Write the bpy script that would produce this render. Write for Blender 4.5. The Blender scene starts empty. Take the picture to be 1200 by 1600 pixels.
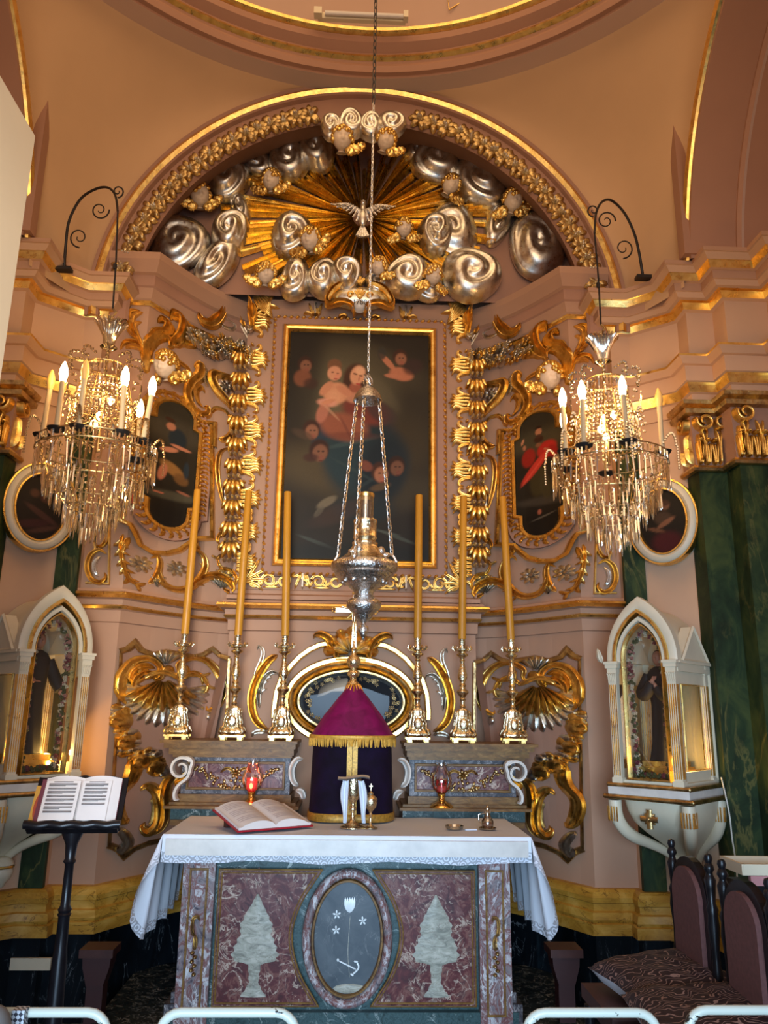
import bpy, math, random
import numpy as np
from mathutils import Vector, Matrix, Euler
PI = math.pi
SC = bpy.context.scene
COL = SC.collection
RND = random.Random(7)

# ------------------------------------------------------------------ camera
F = 1230.0
PITCH, YAW, ROLL, EYE = math.radians(14.2), math.radians(2.1), math.radians(0.8), 1.55
_f = np.array([math.sin(YAW)*math.cos(PITCH), math.cos(YAW)*math.cos(PITCH), math.sin(PITCH)])
_r0 = np.array([math.cos(YAW), -math.sin(YAW), 0.0])
_u0 = np.cross(_r0, _f)
_u = math.cos(ROLL)*_u0 - math.sin(ROLL)*_r0
_r = math.cos(ROLL)*_r0 + math.sin(ROLL)*_u0
cd = bpy.data.cameras.new('camera')
cam = bpy.data.objects.new('camera', cd); COL.objects.link(cam)
cd.sensor_fit = 'VERTICAL'; cd.sensor_height = 36.0; cd.lens = F*36/1600
cd.clip_start = 0.05; cd.clip_end = 200
cam.matrix_world = Matrix(((_r[0], _u[0], -_f[0], 0), (_r[1], _u[1], -_f[1], 0), (_r[2], _u[2], -_f[2], EYE), (0, 0, 0, 1)))
SC.camera = cam

# ------------------------------------------------------------------ light
SC.view_settings.view_transform = 'Standard'
SC.view_settings.look = 'None'
SC.view_settings.gamma = 1.0
SC.view_settings.use_curve_mapping = False
SC.view_settings.exposure = -0.22
SC.cycles.max_bounces = 8
SC.cycles.diffuse_bounces = 3
SC.cycles.glossy_bounces = 3
SC.cycles.transmission_bounces = 6
SC.cycles.transparent_max_bounces = 12
SC.cycles.caustics_reflective = False
SC.cycles.caustics_refractive = False
SC.cycles.sample_clamp_indirect = 4.0
w = bpy.data.worlds.new('world'); SC.world = w; w.use_nodes = True
bg = w.node_tree.nodes['Background']; bg.inputs[0].default_value = (0.62, 0.74, 0.95, 1); bg.inputs[1].default_value = 0.4

def area(name, loc, target, sx, sy, power, color, spread=180):
    l = bpy.data.lights.new(name, 'AREA'); l.shape = 'RECTANGLE'; l.size = sx; l.size_y = sy
    l.energy = power; l.color = color; l.spread = math.radians(spread)
    o = bpy.data.objects.new(name, l); COL.objects.link(o); o.location = loc
    o.rotation_euler = (Vector(target)-Vector(loc)).to_track_quat('-Z', 'Y').to_euler()
    return o
DAY = area('daylight_from_doorway', (-0.1, -1.8, 1.1), (0, 4, 0.5), 2.6, 2.0, 96, (0.50, 0.73, 1.0), 76)
SIDE = area('pier_fill_light', (-0.5, -0.9, 2.5), (-1.1, 2.2, 2.5), 0.8, 1.2, 16, (1.0, 0.88, 0.70), 40)  # added fill aimed at the cream pier, no known window behind it
NAVE = area('warm_nave_fill', (0.0, -0.6, 4.2), (0, 5, 5.2), 4.0, 2.2, 44, (1.0, 0.66, 0.36), 110)  # invented warm fill high behind the camera, brightens the upper retable
DOME = area('warm_dome_fill', (0.0, 2.2, 6.7), (0, 2.6, 0), 2.6, 2.6, 60, (1.0, 0.66, 0.34))  # added overhead fill, gives the gilding a bright surface to reflect

def ray(px, py):
    return _f + _r*(px-600)/F + _u*(800-py)/F
def P(px, py, Y):
    d = ray(px, py); t = Y/d[1]
    return Vector((d[0]*t, Y, EYE+d[2]*t))

# ------------------------------------------------------------------ materials
def newmat(name):
    m = bpy.data.materials.new(name); m.use_nodes = True
    nt = m.node_tree; b = nt.nodes['Principled BSDF']
    return m, nt, b
def node(nt, t, **kw):
    n = nt.nodes.new(t)
    for k, v in kw.items():
        if k.startswith('i_'): n.inputs[int(k[2:])].default_value = v
        else: setattr(n, k, v)
    return n
def coords(nt, scale=(1, 1, 1), rot=(0, 0, 0)):
    tc = node(nt, 'ShaderNodeNewGeometry')
    mp = node(nt, 'ShaderNodeMapping'); mp.inputs['Scale'].default_value = scale; mp.inputs['Rotation'].default_value = rot
    nt.links.new(tc.outputs['Position'], mp.inputs[0]); return mp.outputs[0]
def ramp(nt, fac, stops, interp='LINEAR'):
    r = node(nt, 'ShaderNodeValToRGB'); cr = r.color_ramp; cr.interpolation = interp
    while len(cr.elements) > 1: cr.elements.remove(cr.elements[-1])
    cr.elements[0].position = stops[0][0]; cr.elements[0].color = (*stops[0][1], 1)
    for p, c in stops[1:]:
        e = cr.elements.new(p); e.color = (*c, 1)
    nt.links.new(fac, r.inputs[0]); return r.outputs[0]
def noise(nt, vec, scale, detail=4, rough=0.55, dist=0.0):
    n = node(nt, 'ShaderNodeTexNoise'); n.inputs['Scale'].default_value = scale
    n.inputs['Detail'].default_value = detail; n.inputs['Roughness'].default_value = rough; n.inputs['Distortion'].default_value = dist
    if vec is not None: nt.links.new(vec, n.inputs['Vector'])
    return n.outputs['Fac']
def bump(nt, b, h, strength, dist=0.01):
    bp = node(nt, 'ShaderNodeBump'); bp.inputs['Strength'].default_value = strength; bp.inputs['Distance'].default_value = dist
    nt.links.new(h, bp.inputs['Height']); nt.links.new(bp.outputs[0], b.inputs['Normal'])
def simple(name, col, rough=0.5, metal=0.0, nscale=0, namp=0.12, bscale=0, bstr=0.2, bdist=0.004, **kw):
    m, nt, b = newmat(name)
    b.inputs['Base Color'].default_value = (*col, 1); b.inputs['Roughness'].default_value = rough; b.inputs['Metallic'].default_value = metal
    for k, v in kw.items(): b.inputs[k].default_value = v
    if nscale:
        f = noise(nt, coords(nt), nscale)
        lo = tuple(max(0, c*(1-namp)) for c in col); hi = tuple(min(1, c*(1+namp)) for c in col)
        nt.links.new(ramp(nt, f, [(0.3, lo), (0.7, hi)]), b.inputs['Base Color'])
    if bscale: bump(nt, b, noise(nt, coords(nt), bscale, 3), bstr, bdist)
    return m
def s2l(*c): return tuple((x/255/12.92 if x/255 <= 0.04045 else ((x/255+0.055)/1.055)**2.4) for x in c)

M = {}
M['plaster_wing'] = simple('wing_plaster', s2l(202, 162, 130), 0.75, nscale=1.6, namp=0.06, bscale=25, bstr=0.12)
M['plaster'] = simple('pink_plaster', s2l(178, 136, 108), 0.75, nscale=1.6, namp=0.06, bscale=25, bstr=0.12)
M['plaster_vault'] = simple('vault_plaster', s2l(196, 158, 120), 0.8, nscale=0.9, namp=0.09, bscale=14, bstr=0.15)
M['plaster_pale'] = simple('pale_plaster', s2l(206, 178, 162), 0.8, nscale=1.4, namp=0.05)
M['plaster_mauve'] = simple('mauve_plaster', s2l(164, 121, 98), 0.7, nscale=2, namp=0.06, bscale=25, bstr=0.1)
M['cream'] = simple('cream_wall', s2l(244, 230, 204), 0.8, nscale=3, namp=0.03)
M['white_paint'] = simple('white_painted_wood', s2l(222, 208, 180), 0.45, nscale=6, namp=0.05)
def metal_leaf(name, c1, c2, rough, bs=38, bstr=0.35):
    m, nt, b = newmat(name); v = coords(nt)
    b.inputs['Metallic'].default_value = 1.0
    f = noise(nt, v, 17, 5, 0.65)
    nt.links.new(ramp(nt, f, [(0.32, c2), (0.58, c1)]), b.inputs['Base Color'])
    nt.links.new(ramp(nt, noise(nt, v, 30, 3), [(0.3, (rough*0.75,)*3), (0.75, (rough*1.4,)*3)]), b.inputs['Roughness'])
    bump(nt, b, noise(nt, v, bs, 3), bstr, 0.006)
    return m
M['gold'] = metal_leaf('gold_leaf', (0.98, 0.66, 0.20), (0.60, 0.34, 0.08), 0.34)
M['gold_smooth'] = metal_leaf('burnished_gold', (0.98, 0.68, 0.23), (0.78, 0.48, 0.13), 0.31, 14, 0.3)
M['gold_old'] = metal_leaf('worn_gold', (0.62, 0.44, 0.19), (0.28, 0.17, 0.08), 0.36, 60, 0.4)
M['ray_gold'] = metal_leaf('bright_ray_gold', (1.0, 0.74, 0.26), (0.90, 0.58, 0.16), 0.27, 18, 0.25)
M['silver'] = metal_leaf('silver_leaf', (0.80, 0.77, 0.70), (0.56, 0.50, 0.42), 0.33, 12, 0.5)
M['chased_silver'] = metal_leaf('chased_silver', (0.80, 0.76, 0.72), (0.42, 0.38, 0.35), 0.22, 95, 0.9)
M['silver_gilt'] = metal_leaf('silver_gilt', (0.90, 0.74, 0.48), (0.52, 0.40, 0.24), 0.25, 70, 0.7)
M['brass'] = simple('polished_brass', (0.95, 0.60, 0.20), 0.18, 1.0)
M['braid'] = simple('gold_braid', s2l(176, 132, 50), .45, 0.35, nscale=90, namp=.4)
M['fringe'] = simple('gold_fringe', s2l(220, 166, 66), .45, 0.25, nscale=60, namp=.25)
M['iron'] = simple('black_iron', (0.035, 0.03, 0.028), 0.5, 0.6)
M['skin_plaster'] = simple('cherub_flesh_paint', s2l(232, 208, 180), 0.5, nscale=30, namp=0.06)
M['wax'] = simple('ochre_wax', s2l(196, 136, 40), 0.42, nscale=6, namp=0.1, **{'Subsurface Weight': 0.0})
M['white_tube'] = simple('candle_tube', s2l(205, 180, 140), 0.4)
M['white_marble'] = simple('white_marble', s2l(214, 206, 196), 0.35, nscale=12, namp=0.12)
M['black_wood'] = simple('black_lacquered_wood', (0.008, 0.007, 0.009), 0.30, nscale=20, namp=0.3, **{'Specular IOR Level': 0.35})
M['brown_wood'] = simple('brown_wood', s2l(66, 34, 28), 0.45, nscale=12, namp=0.25)
M['upholstery'] = simple('rose_brown_upholstery', s2l(98, 60, 56), 0.9, nscale=60, namp=0.15)
M['paper'] = simple('book_paper', s2l(226, 214, 206), 0.8, nscale=9, namp=0.03)
M['ink'] = simple('printed_ink', s2l(70, 60, 62), 0.9)
M['redink'] = simple('red_printed_ink', s2l(165, 120, 118), 0.9)
M['red_cover'] = simple('red_leather', s2l(165, 24, 40), 0.4)
M['cloth'] = simple('white_linen', s2l(226, 230, 238), 0.9, nscale=4, namp=0.02, bscale=300, bstr=0.1)
M['cushion_side'] = simple('white_cushion_fabric', s2l(222, 222, 228), 0.9)
M['dark_habit'] = simple('dark_robe', s2l(26, 24, 26), 0.75, nscale=14, namp=0.3)
M['face'] = simple('statue_flesh', s2l(190, 130, 105), 0.5)
M['leaf_green'] = simple('artificial_leaf', s2l(62, 66, 34), 0.6)
M['cable'] = simple('white_cable', s2l(205, 205, 195), 0.5)
M['dome'] = simple('dome_plaster', s2l(190, 158, 140), 0.85, nscale=1.2, namp=0.06)
M['black_text'] = simple('black_painted_digits', (0.01, 0.01, 0.01), 0.5)

def marble(name, stops, scale=4, vein=None, vscale=3, vw=0.03, rough=0.2, stretch=(1, 1, 1), detail=8, dist=1.2):
    m, nt, b = newmat(name); v = coords(nt, stretch)
    c = ramp(nt, noise(nt, v, scale, detail, 0.62, dist), stops)
    if vein:
        n2 = noise(nt, v, vscale, 6, 0.6, 1.5)
        a = node(nt, 'ShaderNodeMath', operation='SUBTRACT'); a.inputs[1].default_value = 0.5; nt.links.new(n2, a.inputs[0])
        ab = node(nt, 'ShaderNodeMath', operation='ABSOLUTE'); nt.links.new(a.outputs[0], ab.inputs[0])
        mk = ramp(nt, ab.outputs[0], [(0.0, (1, 1, 1)), (vw, (0, 0, 0))])
        n3 = ramp(nt, noise(nt, v, vscale*1.7, 3), [(0.42, (0, 0, 0)), (0.6, (1, 1, 1))])
        mu = node(nt, 'ShaderNodeMath', operation='MULTIPLY'); nt.links.new(mk, mu.inputs[0]); nt.links.new(n3, mu.inputs[1])
        mx = node(nt, 'ShaderNodeMix', data_type='RGBA'); nt.links.new(mu.outputs[0], mx.inputs['Factor'])
        nt.links.new(c, mx.inputs[6]); mx.inputs[7].default_value = (*vein, 1); c = mx.outputs[2]
    nt.links.new(c, b.inputs['Base Color']); b.inputs['Roughness'].default_value = rough+.1; b.inputs['Specular IOR Level'].default_value = 0.22
    return m
M['verde'] = marble('green_marbled_paint', [(0.3, s2l(22, 32, 18)), (0.5, s2l(40, 56, 32)), (0.68, s2l(68, 78, 40)), (0.8, s2l(30, 44, 26))], 7, s2l(96, 92, 50), 2.2, 0.02, 0.45, (1, 1, 0.45))
M['verde_altar'] = marble('dark_green_marble', [(0.34, s2l(38, 56, 56)), (0.5, s2l(70, 92, 92)), (0.58, s2l(46, 68, 68)), (0.72, s2l(112, 128, 126))], 26, s2l(170, 178, 172), 3.4, 0.012, 0.22)
M['slate'] = marble('grey_slate_marble', [(0.3, s2l(72, 80, 86)), (0.7, s2l(98, 104, 108))], 6, s2l(130, 132, 132), 4, 0.008, 0.35)
M['rosso'] = marble('red_breccia_marble', [(0.30, s2l(58, 24, 28)), (0.48, s2l(94, 42, 42)), (0.56, s2l(128, 84, 74)), (0.60, s2l(78, 36, 38)), (0.74, s2l(166, 132, 116))], 11, s2l(206, 184, 164), 9, 0.03, 0.22, dist=2.0)
M['rosso_dark'] = marble('dark_red_marble', [(0.34, s2l(58, 30, 34)), (0.5, s2l(98, 54, 54)), (0.66, s2l(132, 92, 84))], 15, s2l(196, 172, 152), 12, 0.02, 0.22, dist=2.0)
M['breccia'] = marble('mixed_breccia_marble', [(0.32, s2l(70, 60, 70)), (0.44, s2l(140, 126, 126)), (0.52, s2l(120, 66, 60)), (0.6, s2l(196, 190, 190)), (0.75, s2l(110, 100, 112))], 13, s2l(220, 216, 214), 10, 0.03, 0.25, (1, 1, 0.55), dist=2.2)
M['grey_breccia'] = marble('grey_breccia_marble', [(0.32, s2l(40, 40, 46)), (0.5, s2l(72, 66, 70)), (0.62, s2l(118, 110, 110)), (0.75, s2l(54, 50, 54))], 22, s2l(180, 172, 168), 14, 0.03, 0.25)
M['alabaster'] = marble('pale_veined_alabaster', [(0.34, s2l(132, 130, 118)), (0.5, s2l(168, 164, 148)), (0.66, s2l(196, 190, 174))], 16, s2l(120, 112, 98), 12, 0.02, 0.25, (1, 1, 2.4))
M['giallo'] = marble('yellow_siena_marble', [(0.3, s2l(150, 104, 36)), (0.5, s2l(186, 138, 52)), (0.7, s2l(206, 162, 80))], 5, s2l(96, 60, 22), 5, 0.016, 0.3, (1, 1, 2))
M['gradine'] = marble('tan_marble', [(0.3, s2l(92, 62, 26)), (0.5, s2l(124, 88, 42)), (0.7, s2l(150, 112, 60))], 12, s2l(84, 64, 42), 6, 0.02, 0.3, (1, 1, 2.5))
M['nero'] = marble('black_veined_marble', [(0.3, s2l(10, 13, 17)), (0.6, s2l(18, 25, 31)), (0.75, s2l(36, 50, 58))], 8, s2l(120, 126, 130), 7, 0.007, 0.18, (1, 1, 0.28))
M['nero_step'] = marble('black_white_marble', [(0.3, s2l(20, 26, 28)), (0.6, s2l(40, 50, 52))], 18, s2l(170, 170, 160), 14, 0.03, 0.22)
M['white_inlay'] = simple('white_inlay', s2l(226, 228, 226), 0.3, nscale=60, namp=0.05)
def velvet(name, c1, c2, rough=0.7, sheen=1.0):
    m, nt, b = newmat(name); v = coords(nt)
    nt.links.new(ramp(nt, noise(nt, v, 10, 4, 0.6, 1.0), [(0.3, c1), (0.7, c2)]), b.inputs['Base Color'])
    b.inputs['Roughness'].default_value = rough; b.inputs['Sheen Weight'].default_value = sheen; b.inputs['Sheen Tint'].default_value = (*c2, 1)
    b.inputs['Specular IOR Level'].default_value = 0.2
    return m
M['purple_roof'] = velvet('purple_silk', s2l(92, 8, 54), s2l(132, 16, 82), 0.45, 0.4)
M['purple_body'] = velvet('dark_purple_velvet', s2l(12, 2, 16), s2l(22, 6, 36), 0.85, 0.12)
def glass(name, col=(1, 1, 1), rough=0.0, mixf=0.2, tint=(1, 1, 1)):
    m = bpy.data.materials.new(name); m.use_nodes = True; nt = m.node_tree; nt.nodes.clear()
    o = node(nt, 'ShaderNodeOutputMaterial'); t = node(nt, 'ShaderNodeBsdfTransparent'); t.inputs[0].default_value = (*tint, 1)
    g = node(nt, 'ShaderNodeBsdfGlossy'); g.inputs['Color'].default_value = (*col, 1); g.inputs['Roughness'].default_value = rough
    mx = node(nt, 'ShaderNodeMixShader'); lw = node(nt, 'ShaderNodeLayerWeight'); lw.inputs[0].default_value = 0.35
    a = node(nt, 'ShaderNodeMath', operation='MULTIPLY_ADD'); a.inputs[1].default_value = 0.7; a.inputs[2].default_value = mixf
    nt.links.new(lw.outputs['Fresnel'], a.inputs[0]); nt.links.new(a.outputs[0], mx.inputs[0])
    nt.links.new(t.outputs[0], mx.inputs[1]); nt.links.new(g.outputs[0], mx.inputs[2]); nt.links.new(mx.outputs[0], o.inputs[0])
    return m
M['glass'] = glass('clear_glass', (1, 1, 1), 0.02, 0.10)
M['pane'] = glass('niche_pane_glass', (1, 1, 1), 0.0, 0.02, (0.93, 0.94, 0.93))
M['red_glass'] = glass('red_votive_glass', (1, 0.3, 0.3), 0.05, 0.15, (0.9, 0.05, 0.07))
M['crystal'] = glass('chandelier_crystal', (1.0, 0.94, 0.82), 0.08, 0.34, (0.95, 0.91, 0.83))
def emis(name, col, s):
    m, nt, b = newmat(name); b.inputs['Emission Color'].default_value = (*col, 1); b.inputs['Emission Strength'].default_value = s
    b.inputs['Base Color'].default_value = (*col, 1)
    return m
M['bulb_on'] = emis('lit_bulb', (1.0, 0.70, 0.32), 30)
M['bulb_off'] = simple('unlit_bulb_glass', s2l(250, 200, 120), 0.2)
M['flame'] = emis('votive_flame', (1.0, 0.20, 0.08), 6)
M['red_wax'] = emis('glowing_red_votive', (1.0, 0.03, 0.03), 0.5)
M['niche_lamp'] = emis('small_niche_bulb', (1.0, 0.62, 0.16), 30)
M['led'] = simple('unlit_tube', s2l(214, 206, 200), 0.3)

# ------------------------------------------------------------------ mesh buffer
class MB:
    def __init__(s): s.v = []; s.f = []; s.mi = []; s.n = 0; s.c = []
    def add(s, V, Fc, mi=0, flip=False):
        V = np.asarray(V, float).reshape(-1, 3); s.v.append(V)
        n = s.n
        for f in Fc:
            f = [i+n for i in f]
            if flip: f.reverse()
            s.f.append(f); s.mi.append(mi)
        s.n += len(V)
    def grid(s, G, cu=False, cv=False, mi=0, flip=False, caps=False):
        a, b = G.shape[:2]; Fc = []
        for i in range(a if cu else a-1):
            i2 = (i+1) % a
            for j in range(b if cv else b-1):
                j2 = (j+1) % b
                Fc.append((i*b+j, i2*b+j, i2*b+j2, i*b+j2))
        if caps:
            Fc.append(tuple(range(b-1, -1, -1))); Fc.append(tuple((a-1)*b+j for j in range(b)))
        s.add(G.reshape(-1, 3), Fc, mi, flip)
    def box(s, c, d, rot=None, mi=0):
        x, y, z = (k/2 for k in d)
        V = np.array([(a*x, b*y, e*z) for a in (-1, 1) for b in (-1, 1) for e in (-1, 1)])
        if rot is not None: V = V @ np.array(Euler(rot).to_matrix()).T
        s.add(V+np.array(c), [(0, 1, 3, 2), (4, 6, 7, 5), (0, 4, 5, 1), (2, 3, 7, 6), (0, 2, 6, 4), (1, 5, 7, 3)], mi)
    def lathe(s, prof, c=(0, 0, 0), n=20, mi=0, sx=1, sy=1, a0=0, fn=None):
        A = np.arange(n)*2*PI/n+a0; G = np.zeros((len(prof), n, 3))
        for i, (r, z) in enumerate(prof):
            rr = np.full(n, max(r, 1e-4))
            if fn: rr = rr*fn(A, z)
            G[i, :, 0] = c[0]+rr*np.cos(A)*sx; G[i, :, 1] = c[1]+rr*np.sin(A)*sy; G[i, :, 2] = c[2]+z
        s.grid(G, cv=True, mi=mi, flip=True, caps=True)
    def tube(s, pts, r, n=8, mi=0, closed=False):
        Pn = np.array([tuple(p) for p in pts], float); K = len(Pn)
        rr = np.full(K, r) if np.isscalar(r) else np.interp(np.linspace(0, 1, K), np.linspace(0, 1, len(r)), r)
        T = np.gradient(Pn, axis=0)
        if closed: T = np.roll(Pn, -1, 0)-np.roll(Pn, 1, 0)
        T /= np.linalg.norm(T, axis=1)[:, None]+1e-9
        ref = np.array([0, 0, 1.0]) if abs(T[0][2]) < 0.8 else np.array([1.0, 0, 0])
        G = np.zeros((K, n, 3)); A = np.arange(n)*2*PI/n; N = ref-T[0]*(ref@T[0])
        for i in range(K):
            N = N-T[i]*(N@T[i]); N /= np.linalg.norm(N)+1e-9; B = np.cross(T[i], N)
            G[i] = Pn[i]+rr[i]*(np.cos(A)[:, None]*N+np.sin(A)[:, None]*B)
        s.grid(G, cu=closed, cv=True, mi=mi, caps=not closed)
    def ball(s, c, r, n=10, m=7, mi=0, M3=None, fn=None):
        r = (r, r, r) if np.isscalar(r) else r
        ph = np.linspace(0.001, PI-0.001, m); th = np.arange(n)*2*PI/n
        D = np.stack([np.outer(np.sin(ph), np.cos(th)), np.outer(np.sin(ph), np.sin(th)), np.outer(np.cos(ph), np.ones(n))], -1)
        if fn: D = fn(D)
        G = D*np.array(r)
        if M3 is not None: G = G @ np.array(M3).T
        s.grid(G+np.array(c), cv=True, mi=mi)
    def build(s, name, mat, parent=None, smooth=True, label=None, cat=None, group=None, kind=None, col=None):
        V = np.concatenate(s.v) if s.v else np.zeros((0, 3))
        org = np.array(parent.matrix_world.translation) if parent else None
        if parent is not None:
            p = parent; org = np.zeros(3)
            while p is not None: org = org+np.array(p.location); p = p.parent
            loc = (0, 0, 0); Vl = V-org
        else:
            mn, mx = V.min(0), V.max(0); o = np.array([(mn[0]+mx[0])/2, (mn[1]+mx[1])/2, mn[2]]); Vl = V-o; loc = tuple(o)
        me = bpy.data.meshes.new(name); me.from_pydata(Vl.tolist(), [], s.f)
        for m_ in (mat if isinstance(mat, (list, tuple)) else [mat]): me.materials.append(m_)
        me.polygons.foreach_set('material_index', s.mi)
        me.polygons.foreach_set('use_smooth', [bool(smooth)]*len(s.f))
        if col is not None:
            at = me.color_attributes.new('paint', 'FLOAT_COLOR', 'POINT')
            at.data.foreach_set('color', np.concatenate([col, np.ones((len(col), 1))], 1).ravel())
        me.update()
        if smooth and smooth != 'all':
            try: me.set_sharp_from_angle(angle=math.radians(50))
            except Exception: pass
        o = bpy.data.objects.new(name, me); COL.objects.link(o); o.location = loc
        if parent: o.parent = parent
        tag(o, label, cat, group, kind); return o
def tag(o, label=None, cat=None, group=None, kind=None):
    if label: o['label'] = label
    if cat: o['category'] = cat
    if group: o['group'] = group
    if kind: o['kind'] = kind
    return o
def thing(name, label, cat, loc=(0, 0, 0), group=None):
    o = bpy.data.objects.new(name, None); COL.objects.link(o); o.location = loc; o.empty_display_size = 0.05
    return tag(o, label, cat, group)
def struct(mb, name, mat, smooth=False):
    return mb.build(name, mat, None, smooth, kind='structure')
def copy_tree(o, parent=None):
    c = o.copy(); COL.objects.link(c); c.parent = parent
    for ch in list(o.children): copy_tree(ch, c)
    return c

# ------------------------------------------------------------------ charts (real wall surfaces)
PLAN = [(0, 5.0), (0.775, 5.0), (0.785, 5.2), (0.87, 5.155), (0.98, 5.07), (1.10, 4.94), (1.21, 4.79), (1.29, 4.665), (1.34, 4.58), (1.56, 4.58), (3, 4.58)]
_px = np.array([p[0] for p in PLAN]); _py = np.array([p[1] for p in PLAN])
def W(x): return np.interp(np.abs(x), _px, _py)
def Wn(x):
    e = 0.03; xx = np.abs(x)
    d = (np.interp(xx+e, _px, _py)-np.interp(xx-e, _px, _py))/(2*e)
    d = np.where((xx > 0.70) & (xx < 0.83), 0.0, d)
    d = d*np.sign(x); n = np.sqrt(1+d*d); return d/n, -1/n
class Retable:
    def __call__(s, u, v, h):
        return np.stack([u+0*h, W(u)-h, v+0*h], -1)
class Plane:
    def __init__(s, Y): s.Y = Y
    def __call__(s, u, v, h): return np.stack([u, s.Y-h, v], -1)
RET = Retable(); LUNY = 4.92; LUN = Plane(LUNY); SLAB = Plane(5.0)
def on_ret(px, py, off=0.045):
    d = ray(px, py); x = 1.2*(px-555)/400
    for _ in range(24):
        Y = float(W(x))-off; x = x+0.5*(d[0]*Y/d[1]-x)
    return (x, EYE+d[2]*Y/d[1])
def on_plane(Y):
    def g(px, py):
        d = ray(px, py); return (d[0]*Y/d[1], EYE+d[2]*Y/d[1])
    return g
on_lun = on_plane(LUNY-0.05); on_slab = on_plane(4.96)
def crop(ox, oy, sc, fn=on_ret):
    return lambda *pts: np.array([fn(ox+x/sc, oy+y/sc) for x, y in pts])

def cr(pts, K):
    p = np.asarray(pts, float)
    if len(p) < 3: 
        t = np.linspace(0, 1, K)[:, None]; return p[0]*(1-t)+p[-1]*t
    q = np.vstack([2*p[0]-p[1], p, 2*p[-1]-p[-2]]); out = []
    seg = np.linalg.norm(np.diff(p, axis=0), axis=1); cum = np.concatenate([[0], np.cumsum(seg)]); cum /= cum[-1]
    for t in np.linspace(0, 1, K):
        i = min(max(int(np.searchsorted(cum, t, 'right')-1), 0), len(p)-2); u = (t-cum[i])/(cum[i+1]-cum[i]+1e-9)
        a, b, c, d = q[i:i+4]
        out.append(0.5*((2*b)+(c-a)*u+(2*a-5*b+4*c-d)*u*u+(3*b-a-3*c+d)*u**3))
    return np.array(out)

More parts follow.
